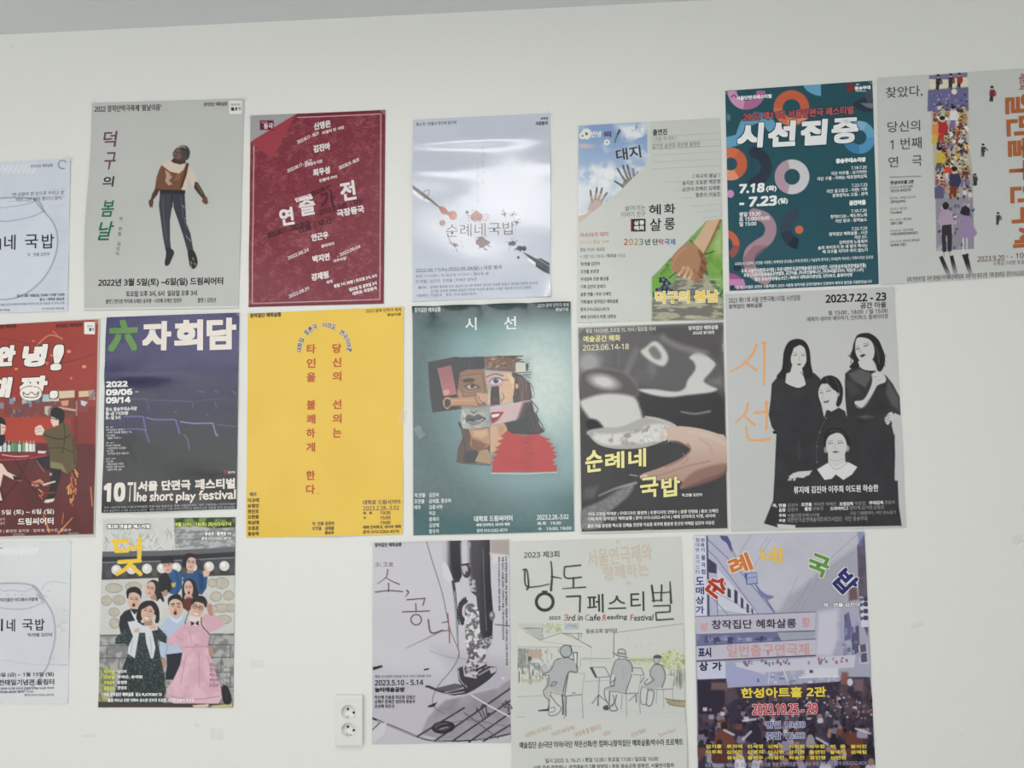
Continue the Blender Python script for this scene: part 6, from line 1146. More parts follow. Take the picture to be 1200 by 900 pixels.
P.line([(272, 356), (284, 410), (330, 400)], 6, tb); P.line([(352, 330), (358, 400), (360, 452)], 5, (150, 90, 78)); P.line([(330, 368), (354, 364)], 4, tb); P.line([(322, 404), (356, 400)], 4, tb); P.line([(330, 402), (260, 436), (180, 474)], 4, (128, 108, 106), tap=(1, .4))
P.end('title_lettering', 'thin brown hand-drawn title', split=True)
P.T('small_print', '창작집단 혜화살롱', 50, 38, 162, 56, (70, 66, 74), b=.9); P.T('small_print', '少, 工女', 52, 118, 128, 138, (120, 104, 110), b=.3)
P.T('date_lettering', '2023.5.10 - 5.14', 50, 604, 252, 628, (58, 55, 62), b=1.1); P.T('date_lettering', '놀터예술공방', 50, 634, 176, 656, (58, 55, 62), b=1.8); P.T('small_print', '평일 19시30분 | 토요일 15시, 19시 | 일요일 15시', 52, 584, 282, 597, (104, 100, 108), b=.2)
P.L('small_print', ['허선혜 진솔결 최요형 김병근', '강혜주 문예진 정연태 류동우', '강성혜 최은선'], 50, 678, 18.5, 17, (62, 58, 66), .8, 'L', .84)
def side2(s_, xc, y0, y1, w, col, b=0): P.T('small_print', s_, xc - (y1 - y0) / 2, (y0 + y1) / 2 - w / 2, xc + (y1 - y0) / 2, (y0 + y1) / 2 + w / 2, col, b=b, rot=90)
side2('주최 창작집단 혜화살롱 | 후원 놀터예술공방 | 음향감독 민병욱 | 조명디자인 고귀경 | 무대 김지호', 594, 94, 545, 11, (84, 80, 88), .4); side2('연출 김진아 | 조연출 김예찬 | 드라마터그 최윤 | 기획 PPM 010-5262-4574', 580, 96, 440, 11, (84, 80, 88), .4); side2('예매 010-5262-4574 | 예매 네이버 예매', 564, 96, 318, 11, (84, 80, 88), .4)
P.tape(606, 30, 26, 14, 40); P.tape(42, 40, 26, 14, -40); P.done()

# -- reading festival drawing
P = Poster('theatre_poster', 'white poster with a line drawing of three people reading on chairs outdoors',
    [(597.5, 634.8), (798.2, 628.8), (807, 919), (600, 923)], (595, 625, 3.273), (206, 207, 200), M_MATTE, 0.0012, 17)
P.all(lambda X, Y: mix((204, 206, 200), (211, 212, 206), fbm(X, Y, 200, 2)))
P.crop(600, 730, 5.714)
ln, lt_ = (86, 90, 92), (150, 154, 154); gr = (176, 178, 176)
rs = random.Random(8)
P.begin()
P.fill([(36, 0), (210, 0), (210, 110), (186, 116), (36, 60)], (196, 200, 192), f=4); P.fill([(78, 30), (120, 24), (204, 40), (200, 110), (180, 112)], (184, 186, 182)); P.line([(78, 36), (204, 34), (204, 100)], 2.5, ln, sm=False); P.line([(36, 40), (100, 66), (186, 114), (330, 66), (400, 80), (450, 116), (530, 160)], 3, ln, sm=False); P.line([(320, 68), (470, 70)], 4, (120, 124, 122)); P.line([(446, 66), (446, 112)], 4, ln); P.line([(460, 68), (462, 100)], 3, ln)
for x in range(20): P.line([(210 + rs.uniform(0, 120), rs.uniform(0, 70)), (215 + rs.uniform(0, 120), rs.uniform(10, 80))], 3, rs.choice([(160, 176, 128), (186, 196, 156), (150, 160, 130)]), a=.5)
for i in range(40): P.ell(rs.uniform(205, 340), rs.uniform(0, 70), rs.uniform(4, 12), rs.uniform(4, 10), rs.choice([(184, 196, 146), (160, 174, 122), (206, 212, 184)]), a=.7)
P.fill([(350, 0), (450, 0), (450, 40), (350, 46)], (188, 192, 196)); 
for i in range(12): P.line([(352 + rs.uniform(0, 90), rs.uniform(0, 40)), (352 + rs.uniform(0, 90), rs.uniform(0, 40))], 2, (130, 134, 138), a=.7)
P.fill([(36, 20), (90, 60), (186, 116), (330, 66), (430, 108), (520, 160), (340, 158), (36, 150)], (212, 211, 202)); P.line([(36, 156), (100, 160), (330, 160)], 3, lt_); P.line([(186, 114), (330, 66), (450, 116), (530, 164)], 3, (130, 134, 132), sm=False); P.line([(190, 118), (330, 140), (470, 160)], 2, lt_)
P.end('drawn_tents', 'tents and trees drawn in pale lines')
P.begin()
for i in range(80):
    x, y = rs.uniform(36, 320), rs.uniform(165, 385) ; P.rect(x, y, x + rs.uniform(4, 16), y + rs.uniform(8, 34), rs.choice([(216, 216, 210), (186, 188, 180), (150, 160, 136), (190, 166, 150), (120, 130, 124), (206, 206, 200), (168, 172, 184)]), a=.75)
for i in range(46):
    x, y = rs.uniform(40, 300), rs.uniform(170, 380); P.line([(x, y), (x + rs.uniform(-6, 6), y + rs.uniform(14, 46))], 3, rs.choice([(84, 90, 86), (110, 116, 110), (70, 76, 78)]), a=.85)
P.rect(40, 170, 98, 300, (126, 134, 126), f=2, a=.7); P.line([(108, 170), (108, 300)], 6, (120, 116, 104)); P.fill([(112, 176), (200, 176), (196, 240), (116, 236)], (186, 160, 140), f=3, a=.8); P.line([(48, 330), (48, 396)], 6, (70, 74, 74)); P.ell(120, 240, 12, 18, (92, 98, 94)); P.line([(120, 250), (116, 330), (130, 380)], 8, (130, 134, 128)); P.fill([(60, 376), (200, 376), (196, 396), (64, 396)], (190, 178, 140), a=.8)
P.fill([(120, 270), (150, 264), (200, 330), (160, 310)], (150, 156, 160)); P.line([(186, 285), (210, 336), (246, 332)], 4, ln, sm=False); P.fill([(190, 284), (236, 280), (258, 330), (212, 334)], (186, 190, 192))
P.end('drawn_market_crowd')
P.begin()
P.fill([(36, 400), (1160, 380), (1160, 640), (36, 650)], (204, 206, 202), f=8, a=.7); P.line([(36, 492), (200, 486), (400, 488)], 3, lt_); P.line([(470, 236), (660, 238)], 5, lt_); P.line([(460, 236), (458, 300)], 3, lt_); P.line([(470, 246), (680, 262)], 3, (176, 180, 178)); P.line([(530, 170), (534, 300)], 2.5, (176, 180, 178)); P.line([(682, 60), (680, 230)], 5, (112, 116, 114)); P.line([(684, 64), (900, 36), (1140, 4)], 3, (130, 134, 132)); P.line([(1152, 0), (1160, 660)], 3, (150, 154, 152)); P.line([(480, 390), (660, 384)], 3, lt_); P.line([(36, 600), (600, 590), (1160, 600)], 2, (186, 190, 188)); P.line([(36, 625), (90, 630)], 3, lt_)
for x, y in ((770, 90), (830, 150), (860, 140), (920, 130), (970, 70)): P.line([(x, y), (x + 8, y + 20)], 2, (176, 178, 178))
P.end('drawn_ground')
P.begin()
P.fill([(780, 236), (940, 232), (940, 262), (780, 262)], (186, 192, 150), f=4, a=.9); P.line([(780, 248), (950, 244), (1150, 240)], 4, (140, 148, 110))
for i in range(170):
    x = rs.uniform(1000, 1155); y = rs.uniform(176 + abs(x - 1085) * .3, 300); P.ell(x, y, rs.uniform(3, 12), rs.uniform(3, 9), rs.choice([(196, 204, 146), (176, 186, 120), (214, 218, 178), (150, 160, 108), (206, 210, 160)]), a=.8)
for i in range(60):
    x = rs.uniform(790, 1150); y = rs.uniform(238, 320); P.ell(x, y, rs.uniform(3, 9), rs.uniform(3, 7), rs.choice([(190, 198, 150), (206, 210, 176), (166, 176, 128)]), a=.6)
for i in range(36): x = rs.uniform(1050, 1155); P.line([(x, rs.uniform(300, 360)), (x + rs.uniform(-10, 10), rs.uniform(380, 445))], 3, rs.choice([(110, 116, 96), (90, 96, 90), (156, 162, 130)]), a=.8)
P.fill([(1026, 505), (1160, 520), (1156, 560), (1060, 548), (1036, 530)], (176, 166, 136)); P.line([(1026, 505), (1090, 520), (1160, 522)], 5, (110, 104, 84)); P.line([(1036, 530), (1080, 552), (1160, 562)], 5, (110, 104, 84))
for x in range(1050, 1160, 18): P.line([(x, 512), (x + 3, 552)], 2, (126, 118, 96))
P.end('drawn_shrubs', 'yellow-green shrubs and a planter')
def chair(back, legs, seat_, w=5):
    P.fill(back, (206, 207, 203), a=.95); P.line(back + [back[0]], w * .7, lt_, sm=False)
    for l in legs: P.line(l, w * .8, (130, 134, 134), sm=False)
    P.line(seat_, w * .8, ln, sm=False)
P.begin(); chair([(372, 330), (486, 336), (468, 478), (352, 490)], [[(352, 490), (350, 640)], [(468, 478), (476, 636)], [(254, 470), (246, 600)]], [(256, 464), (340, 480), (352, 490), (470, 478)]); P.line([(378, 330), (352, 490)], 6, ln, sm=False); P.ell(414, 468, 12, 5, (130, 134, 134)); P.end('drawn_chair')
P.begin(); chair([(782, 344), (866, 342), (846, 470), (760, 472)], [[(764, 472), (768, 620)], [(846, 470), (860, 606)], [(656, 462), (652, 570)], [(738, 476), (730, 580)]], [(652, 458), (700, 460), (760, 472), (846, 470)]); P.line([(800, 346), (760, 470)], 6, ln, sm=False); P.end('drawn_chair')
P.begin(); chair([(1020, 346), (1090, 352), (1074, 440), (1006, 444)], [[(970, 450), (964, 540)], [(1012, 446), (1016, 566)], [(1074, 440), (1078, 540)]], [(906, 440), (1006, 446), (1074, 440)], 4); P.end('drawn_chair')
P.begin()
P.fill([(326, 236), (384, 236), (430, 262), (436, 322), (386, 324), (360, 380), (344, 466), (270, 462), (240, 440), (212, 450), (246, 350), (250, 330), (280, 262)], (178, 180, 182)); P.fill([(212, 450), (240, 424), (330, 470), (256, 470), (246, 520), (210, 470)], (190, 186, 180))
P.line([(330, 234), (286, 254), (262, 310), (204, 346), (246, 352), (238, 420), (210, 452), (220, 490), (246, 520), (240, 580), (176, 584)], 5, ln); P.line([(384, 236), (424, 256), (438, 300), (432, 328), (384, 326), (360, 380), (342, 470)], 6, (76, 80, 84)); P.line([(262, 412), (276, 394), (300, 396), (282, 416), (256, 420)], 5, ln); P.line([(240, 580), (254, 500), (262, 462)], 5, ln)
P.fill([(176, 582), (240, 572), (244, 588), (180, 590)], (70, 74, 78)); P.fill([(250, 470), (330, 476), (340, 600), (250, 616)], (206, 207, 202), a=.6); P.line([(256, 480), (300, 540), (330, 570), (300, 610), (250, 616), (248, 560)], 5, ln); P.line([(336, 480), (342, 560), (340, 610)], 10, (80, 84, 88)); P.line([(362, 490), (360, 620)], 7, (80, 84, 88)); P.line([(258, 570), (286, 562), (282, 590), (256, 596)], 4, ln)
P.ell(362, 186, 39, 42, (176, 178, 182)); P.ring(362, 188, 43, 37, (90, 94, 98)); P.line([(338, 218), (346, 234), (384, 228)], 5, ln); P.line([(392, 150), (400, 200)], 7, (84, 88, 92)); P.fill([(412, 198), (436, 194), (434, 280), (414, 250)], (216, 216, 214)); P.line([(412, 198), (436, 196), (434, 300)], 6, (70, 74, 78), sm=False); P.line([(410, 204), (414, 250)], 6, (70, 74, 78))
P.end('drawn_reader', 'large drawn man seen from behind, left')
P.begin(); P.fill([(522, 296), (622, 294), (656, 356), (560, 362)], (206, 207, 203)); P.line([(522, 296), (622, 296), (656, 358), (564, 366)], 4, ln, sm=False); P.fill([(518, 294), (540, 296), (570, 360), (556, 366)], (84, 88, 90)); P.line([(584, 364), (580, 480), (572, 550)], 4, (100, 104, 106), sm=False); P.line([(580, 480), (536, 540)], 5, (90, 94, 96)); P.line([(580, 482), (640, 530)], 5, (90, 94, 96)); P.line([(578, 484), (576, 552)], 7, (80, 84, 88)); P.end('drawn_music_stand', 'music stand')
P.begin()
P.fill([(714, 240), (764, 240), (800, 280), (806, 330), (780, 360), (760, 462), (690, 458), (640, 452), (624, 440), (660, 420), (690, 350), (664, 344), (686, 268)], (180, 182, 182)); P.line([(716, 238), (688, 262), (664, 344), (658, 410), (680, 420), (692, 360)], 5, ln); P.line([(764, 240), (800, 276), (806, 326)], 6, ln); P.line([(626, 436), (660, 424), (690, 420)], 4, ln); P.line([(622, 440), (618, 480), (640, 540)], 5, ln); P.line([(652, 462), (648, 550)], 5, ln); P.fill([(608, 562), (640, 548), (648, 578), (620, 582)], (84, 88, 92), sm=True); P.line([(700, 480), (690, 540), (706, 580), (664, 586), (656, 560), (680, 540)], 6, ln); P.line([(676, 480), (684, 520), (672, 560)], 5, ln); P.line([(740, 300), (744, 380)], 2.5, lt_); P.line([(656, 400), (690, 380)], 5, ln)
P.fill([(680, 200), (708, 206), (712, 180), (738, 172), (758, 186), (762, 212), (774, 226), (764, 234), (716, 222)], (196, 197, 194), sm=True); P.line([(678, 198), (704, 216), (740, 224), (772, 230)], 6, ln); P.line([(708, 206), (712, 180), (738, 173), (758, 186), (762, 218)], 5, ln); P.line([(708, 200), (760, 206)], 7, (96, 100, 102)); P.line([(716, 226), (720, 240), (764, 240)], 4, ln)
P.end('drawn_reader', 'drawn person in a brimmed hat, middle')
P.begin()
P.fill([(950, 280), (980, 266), (1010, 290), (1024, 340), (1010, 430), (910, 440), (870, 436), (890, 410), (930, 390), (926, 330)], (180, 182, 182)); P.line([(952, 278), (930, 310), (926, 352), (950, 380), (930, 396), (900, 412), (886, 400), (910, 372)], 5, ln); P.line([(954, 276), (994, 280), (1020, 320), (1024, 370), (1004, 430)], 6, ln); P.line([(872, 420), (860, 470), (866, 540), (900, 544)], 5, ln); P.line([(910, 446), (900, 544), (934, 546), (950, 460), (910, 450)], 6, ln); P.line([(862, 400), (884, 362)], 5, ln); P.fill([(806, 296), (866, 298), (884, 346), (820, 346)], (204, 205, 202)); P.line([(806, 300), (866, 300), (884, 348)], 4, ln, sm=False); P.line([(820, 346), (884, 348)], 3, ln)
P.ell(970, 246, 24, 24, (186, 187, 186)); P.fill([(944, 232), (958, 214), (990, 214), (1002, 232), (970, 236)], (88, 92, 96), sm=True); P.line([(948, 236), (952, 262), (980, 270)], 4, ln); P.line([(990, 238), (986, 262)], 4, ln)
P.fill([(784, 500), (830, 480), (836, 530), (800, 520)], (206, 206, 202)); P.line([(784, 520), (826, 482)], 4, ln); P.line([(830, 480), (832, 530)], 6, ln)
P.end('drawn_reader', 'drawn person in a cap, right')
P.crop(595, 625, 3.273)
P.line([(672, 0), (684, 420), (690, 900)], 2.4, (150, 152, 150), sm=False)
gn = (54, 70, 62)
P.begin()
P.line([(58, 140), (74, 142), (80, 200), (74, 214)], 8, gn, tap=(.6, 1)); P.line([(66, 140), (70, 200), (110, 204), (160, 194)], 7, gn, tap=(1, .6)); P.line([(166, 108), (170, 160), (166, 218)], 9, gn, tap=(.6, 1)); P.line([(168, 166), (206, 172)], 7, gn, tap=(1, .5)); P.ring(142, 262, 38, 26, gn); P.line([(134, 222), (150, 222)], 6, gn)
P.line([(218, 130), (222, 170), (282, 168)], 6, gn); P.line([(220, 128), (280, 122)], 6, gn); P.line([(252, 170), (252, 208)], 7, gn); P.line([(210, 212), (298, 206)], 6, gn, tap=(.6, 1)); P.line([(226, 242), (278, 240), (276, 300)], 7, gn, sm=False)
P.line([(552, 200), (560, 260)], 8, gn); P.line([(590, 198), (588, 258)], 7, gn); P.line([(554, 228), (590, 226)], 5, gn); P.line([(554, 258), (592, 256)], 5, gn); P.line([(592, 228), (622, 224)], 5, gn); P.line([(622, 186), (626, 266)], 9, gn, tap=(.6, 1)); P.line([(560, 278), (622, 276), (622, 300), (568, 304), (570, 332), (634, 328)], 6, gn, sm=False)
P.end('title_lettering', 'dark green serif title', split=True)
P.T('title_lettering', '페', 304, 232, 368, 304, (74, 80, 76), b=.8); P.T('title_lettering', '스', 384, 238, 454, 290, (74, 80, 76), b=.8); P.T('title_lettering', '티', 470, 222, 524, 298, (74, 80, 76), b=.8)
P.T('subtitle_lettering', '2023 제3회', 62, 68, 198, 94, (80, 84, 84), b=.5)
P.T('subtitle_lettering', '2023', 158, 317, 202, 330, gn, b=.6); x = 214
for w_, x0, x1, c_ in (('3', 215, 232, (190, 96, 80)), ('rd in', 234, 288, gn), ('C', 296, 312, (180, 130, 80)), ('afe', 314, 356, gn), ('R', 364, 378, (190, 96, 80)), ('eading', 380, 458, gn), ('F', 470, 482, (196, 90, 90)), ('estival', 484, 558, gn)): P.T('subtitle_lettering', w_, x0, 310, x1, 334, c_, b=.5, sh=.1)
tn = (208, 192, 175)
P.T('subtitle_lettering', '"', 414, 26, 430, 40, tn, b=.5); P.T('subtitle_lettering', '서울연극제와', 304, 50, 554, 118, tn, b=.9, rot=-5); P.T('subtitle_lettering', '함께하는', 364, 116, 540, 172, tn, b=.9, rot=-5); P.T('subtitle_lettering', '"', 454, 184, 470, 198, tn, b=.5)
P.T('small_print', '동숭교회 앞마당', 300, 364, 420, 382, (110, 112, 110), b=.4)
for s_, b_ in (('〈로맨티스트 죽이기〉', (64, 748, 170, 768)), ('〈우리가 헤어질 때〉', (166, 748, 258, 766)), ('〈위로해 줄 멜로디〉', (250, 746, 362, 766)), ('〈취조〉', (364, 758, 396, 774)), ('〈안녕 말풍〉', (470, 754, 532, 772)), ('〈Love Run〉', (574, 752, 646, 770))): P.T('small_print', s_, *b_, (204, 176, 156), b=.2, rot=-18)
P.T('subtitle_lettering', '예술집단 순/극단 타아/극단 작은신화/찬 컴퍼니/창작집단 혜화살롱/박수아 프로젝트', 44, 792, 672, 818, (84, 86, 86), b=.7)
P.T('date_lettering', '일시 2023. 5. 16-21 / 평일 12:30 / 토요일 17:00 / 일요일 16:00', 144, 858, 576, 876, (110, 112, 110), b=.4); P.T('small_print', '기획 주최 찬컴퍼니, 공연예술가그룹 방방당 / 후원 동숭교회 문화진, 서울연극협회', 98, 884, 636, 902, (104, 106, 104), b=.4)
P.tape(598, 640, 10, 10, 0); P.done()

# -- street poster
P = Poster('theatre_poster', 'violet poster of a packed market street under banners, tumbling coloured title characters',
    [(812.7, 627), (1012.8, 622.8), (1026.2, 911), (817.8, 914.5)], (800, 615, 3.158), (150, 148, 170), M_SATIN, 0.0012, 18)
P.all(lambda X, Y: mix((186, 186, 200), (164, 164, 184), ss(30, 420, Y)))
P.crop(810, 620, 5.581)
rs = random.Random(33)
P.begin()
P.fill([(200, 40), (1110, 20), (1090, 120), (900, 210), (800, 300), (620, 540), (540, 540), (300, 180)], lambda X, Y: mix((196, 196, 208), (182, 180, 192), fbm(X, Y, 120, 3)), f=6); P.fill([(560, 560), (640, 430), (830, 300), (1080, 110), (1110, 300), (1000, 480), (830, 540), (800, 720), (600, 720)], (160, 160, 172), f=10, a=.8)
for a_, b_ in (((500, 50), (440, 140)), ((520, 60), (330, 380)), ((390, 40), (270, 230)), ((820, 300), (620, 560)), ((780, 320), (670, 560)), ((700, 300), (600, 520)), ((860, 260), (700, 560)), ((1060, 150), (830, 300)), ((1100, 20), (900, 200))): P.line([a_, b_], 4, (146, 144, 166), a=.8, sm=False)
P.end('printed_sky')
P.begin()
P.fill([(100, 40), (180, 40), (300, 200), (440, 380), (545, 550), (100, 565)], (176, 176, 196)); P.fill([(170, 260), (430, 545), (420, 565), (170, 520)], (200, 200, 212)); P.fill([(104, 185), (165, 230), (165, 290), (100, 280)], (66, 64, 88))
for x0, y0, x1, y1 in ((236, 380, 258, 450), (280, 390, 302, 490), (322, 440, 340, 520), (360, 480, 376, 550), (392, 510, 404, 556), (196, 330, 222, 400)): P.fill([(x0, y0), (x1, y0 + 18), (x1, y1), (x0, y1 - 8)], (66, 66, 92))
P.line([(100, 60), (280, 230), (440, 420), (545, 550)], 5, (104, 104, 140), sm=False); P.line([(100, 130), (165, 190), (440, 560)], 4, (100, 100, 132), sm=False); P.line([(130, 440), (240, 560)], 4, (110, 110, 140), sm=False); P.line([(100, 380), (430, 560)], 3, (120, 120, 146), sm=False); P.line([(168, 430), (172, 565)], 4, (90, 90, 124))
P.fill([(185, 42), (236, 44), (260, 90), (270, 160), (250, 130), (230, 90), (200, 70)], (84, 88, 128)); P.line([(266, 120), (300, 220)], 5, (110, 110, 150))
P.fill([(345, 290), (430, 280), (434, 356), (362, 364)], (76, 92, 152)); P.fill([(364, 292), (428, 284), (430, 350), (366, 358)], (162, 168, 200)); P.line([(372, 320), (424, 312)], 4, (90, 100, 150)); P.line([(420, 364), (470, 430), (540, 540)], 8, (96, 100, 146)); P.fill([(430, 385), (490, 425), (540, 440), (500, 460), (460, 440)], (120, 124, 168), sm=True)
P.fill([(14, 44), (98, 44), (104, 565), (28, 568)], (206, 208, 220)); P.fill([(98, 44), (108, 44), (120, 565), (104, 565)], (76, 78, 110))
P.end('market_building', 'building front with an upright sign')
P.begin()
P.fill([(1082, 110), (1125, 40), (1132, 20), (1160, 620), (1150, 700), (1100, 560), (1090, 300)], lambda X, Y: mix((84, 76, 92), (116, 104, 120), fbm(X, Y, 30, 4))); P.fill([(1085, 20), (1135, 10), (1120, 110), (1095, 120)], (120, 124, 170), f=4, a=.7); P.fill([(1030, 380), (1080, 360), (1090, 460), (1030, 470)], (112, 88, 92), f=4); P.fill([(1100, 440), (1156, 450), (1160, 640), (1110, 640)], (206, 206, 220)); 
for y in (456, 490, 536, 580): P.ell(1140, y, 18, 16, (72, 70, 104)); P.ell(1112, y + 4, 10, 12, (90, 88, 116))
P.fill([(1000, 560), (1030, 540), (1048, 640), (1040, 720), (1000, 730)], (104, 106, 144)); P.fill([(1048, 640), (1095, 630), (1100, 800), (1050, 830)], (92, 90, 118)); P.fill([(1092, 760), (1150, 744), (1160, 880), (1100, 880)], (190, 188, 204)); P.fill([(1102, 756), (1140, 750), (1144, 800), (1106, 806)], (104, 86, 100)); P.fill([(1104, 814), (1146, 806), (1150, 866), (1110, 872)], (90, 88, 116))
for i in range(24): x, y = rs.uniform(915, 1090), rs.uniform(560, 830); P.rect(x, y, x + rs.uniform(8, 30), y + rs.uniform(10, 50), rs.choice([(126, 128, 166), (176, 176, 196), (90, 90, 124), (150, 150, 176)]), a=.7)
P.fill([(830, 540), (960, 520), (960, 720), (920, 830), (810, 830)], (196, 194, 208), f=8)
P.end('street_signs', 'shop signs on the right side of the street')
P.begin(); P.fill([(26, 572), (812, 540), (806, 662), (34, 690)], (188, 184, 198)); P.line([(26, 572), (812, 540)], 5, (90, 90, 124), sm=False); P.line([(34, 690), (806, 664)], 6, (70, 70, 104), sm=False); P.end('printed_banner', 'upper street banner')
P.begin(); P.fill([(34, 690), (560, 670), (590, 730), (34, 760)], (112, 112, 148)); 
for i in range(26): x = rs.uniform(36, 560); P.rect(x, rs.uniform(690, 715), x + rs.uniform(8, 40), rs.uniform(720, 750), rs.choice([(84, 86, 116), (170, 170, 190), (136, 138, 170), (66, 66, 92)]), a=.8)
P.end('shop_row')
P.begin(); P.fill([(34, 762), (812, 718), (812, 824), (36, 862)], (190, 186, 200)); P.line([(34, 762), (812, 718)], 5, (86, 86, 118), sm=False); P.line([(36, 862), (812, 826)], 8, (56, 54, 84), sm=False); P.end('printed_banner', 'lower street banner')
P.crop(810, 760, 5.4545)
P.begin(); P.fill([(280, 90), (1050, 38), (1040, 120), (300, 160)], (196, 194, 208)); P.fill([(220, 96), (420, 150), (640, 190), (420, 240), (222, 226)], (160, 162, 196)); P.fill([(36, 88), (218, 80), (220, 195), (40, 198)], (196, 198, 216))
for i in range(40): x, y = rs.uniform(330, 1000), rs.uniform(72, 100); y -= (x - 330) * .035; P.rect(x, y, x + rs.uniform(6, 18), y + rs.uniform(10, 26), rs.choice([(96, 96, 130), (150, 80, 90), (110, 110, 146)]), a=.75)
for i in range(50): x, y = rs.uniform(420, 940), rs.uniform(130, 230); P.rect(x, y, x + rs.uniform(8, 36), y + rs.uniform(8, 24), rs.choice([(206, 206, 216), (130, 132, 170), (180, 182, 204), (90, 94, 140)]), a=.75)
P.fill([(736, 130), (940, 120), (936, 180), (730, 184)], (206, 205, 216)); P.rect(755, 136, 778, 156, (80, 80, 110)); P.line([(690, 184), (940, 176)], 10, (214, 214, 222)); P.line([(580, 120), (620, 210)], 6, (214, 214, 222)); P.line([(500, 150), (490, 240)], 5, (200, 200, 214))
P.end('hanging_banners', 'small banners farther down the street')
P.begin()
P.fill([(38, 196), (222, 190), (230, 250), (400, 240), (640, 230), (940, 210), (1000, 180), (1140, 180), (1155, 330), (1172, 800), (45, 800)], lambda X, Y: mix((58, 52, 68), (88, 74, 84), ss(.4, .7, fbm(X, Y, 50, 9)))); P.fill([(38, 200), (215, 205), (210, 420), (46, 420)], (52, 46, 62), f=3); P.fill([(128, 214), (228, 216), (230, 264), (126, 262)], (110, 90, 92), f=4); P.fill([(960, 150), (1000, 150), (1010, 230), (950, 230)], (134, 90, 88), f=4); P.ell(1014, 214, 18, 24, (196, 194, 208)); P.fill([(1040, 200), (1100, 190), (1100, 270), (1040, 270)], (116, 96, 104), f=4)
P.fill([(460, 590), (900, 590), (960, 764), (420, 764)], (112, 104, 126), f=12, a=.6)
cr = [(48, 42, 56), (70, 56, 66), (96, 60, 60), (62, 58, 82), (150, 144, 164), (120, 112, 134), (84, 62, 60), (186, 182, 196), (110, 70, 66), (54, 50, 70), (42, 38, 52)]
pts = sorted([(rs.uniform(330, 760), rs.uniform(1.0, 1)) for _ in range(150)])
for k in range(210):
    y = 300 + (k / 210) ** 1.1 * 430; q = 7 + 26 * ((y - 300) / 430); x = rs.uniform(55 if y > 330 else 420, 1160); c_ = rs.choice(cr)
    P.fill([(x - q * 1.1, y + q * 2.6), (x - q, y + q * .8), (x, y + q * .4), (x + q, y + q * .8), (x + q * 1.1, y + q * 2.6)], c_, sm=True, f=1.6); P.ell(x, y, q * .62, q * .74, rs.choice([(46, 40, 50), (54, 48, 58), (40, 36, 46), (150, 118, 110)]), f=1.6)
for k in range(80): x, y = rs.uniform(640, 1150), rs.uniform(290, 450); P.ell(x, y, 8, 7, rs.choice([(196, 192, 204), (90, 78, 90), (150, 120, 116), (60, 52, 66)]), a=.8)
for x, y, w_, h_, c_ in ((210, 560, 110, 120, (110, 66, 60)), (1040, 560, 90, 90, (104, 62, 58)), (400, 520, 80, 120, (50, 46, 60)), (760, 580, 50, 80, (150, 142, 150)), (310, 710, 60, 90, (206, 202, 212)), (180, 660, 90, 110, (86, 54, 54)), (600, 610, 60, 60, (140, 134, 156)), (1090, 530, 60, 60, (150, 146, 166))): P.fill([(x - w_ * .5, y + h_ * .6), (x - w_ * .46, y - h_ * .1), (x, y - h_ * .45), (x + w_ * .46, y - h_ * .1), (x + w_ * .55, y + h_ * .6)], c_, sm=True, f=2); P.ell(x, y - h_ * .55, w_ * .2, w_ * .24, (48, 42, 50), f=2)
for a_, b_ in (((330, 580), (380, 530)), ((1050, 510), (1140, 540)), ((800, 570), (870, 610)), ((330, 460), (410, 450)), ((210, 520), (270, 550)), ((290, 670), (340, 740))): P.line([a_, b_], 14, (200, 196, 208), f=2, a=.85)
P.end('street_crowd', 'dense dark crowd in the street')
P.crop(810, 620, 5.581)
P.labels['title_lettering'] = 'tumbling title characters, each its own colour'
wh = (222, 216, 214)
for ch, cx, cy, w_, h_, rot, c_ in (('순', 166, 374, 136, 136, 40, (176, 64, 50)), ('례', 318, 230, 146, 124, -20, (206, 122, 56)), ('네', 524, 172, 148, 112, 0, (228, 188, 92)), ('국', 830, 236, 140, 140, 22, (98, 150, 72)), ('밥', 1008, 344, 140, 150, 48, (52, 56, 112))):
    P.TC('title_lettering', ch, cx, cy, w_, h_, c_, b=6.2, rot=rot, out=wh if ch != '네' else None, ob=5)
P.T('subtitle_lettering', '창작집단 혜화살롱', 132, 588, 686, 650, (58, 54, 70), b=2); P.T('subtitle_lettering', '성', 54, 608, 104, 664, (206, 150, 146), b=1.2); P.T('subtitle_lettering', '황', 722, 576, 776, 640, (206, 150, 146), b=1.2)
P.T('subtitle_lettering', '일번출구연극제', 230, 748, 770, 832, (204, 152, 150), b=2); P.T('subtitle_lettering', '표시', 44, 772, 130, 838, (52, 54, 98), b=3)
P.T('small_print', '작 · 연출 김진아', 862, 480, 1104, 508, (236, 234, 240), b=1.8, out=(92, 88, 116), ob=2)
P.T('small_print', '상', 50, 108 + 758, 110, 926, (48, 46, 64), b=3); P.T('small_print', '가', 136, 866, 200, 924, (48, 46, 64), b=3)
P.Vt('shop_lettering', '도매상가', 56, 338, 63, 56, 54, (62, 68, 120), b=2.2)
P.Vt('shop_lettering', '전화기', 74, 72, 32, 26, 26, (90, 92, 130), b=1.2); P.Vt('shop_lettering', '침대방', 40, 70, 32, 26, 26, (130, 132, 166), b=1); P.Vt('shop_lettering', '물자컴', 78, 186, 46, 28, 34, (84, 86, 126), b=1.2); P.Vt('shop_lettering', '모기스티', 40, 180, 33, 26, 26, (130, 132, 166), b=1)
P.crop(810, 760, 5.4545)
yl = (228, 204, 84)
P.T('date_lettering', '한성아트홀 2관', 316, 244, 862, 312, yl, b=3.4, out=(60, 46, 40), ob=2.4); P.T('date_lettering', '2023.10.25 - 29', 388, 350, 804, 420, (190, 62, 70), b=2.8, out=(226, 206, 212), ob=2.6)
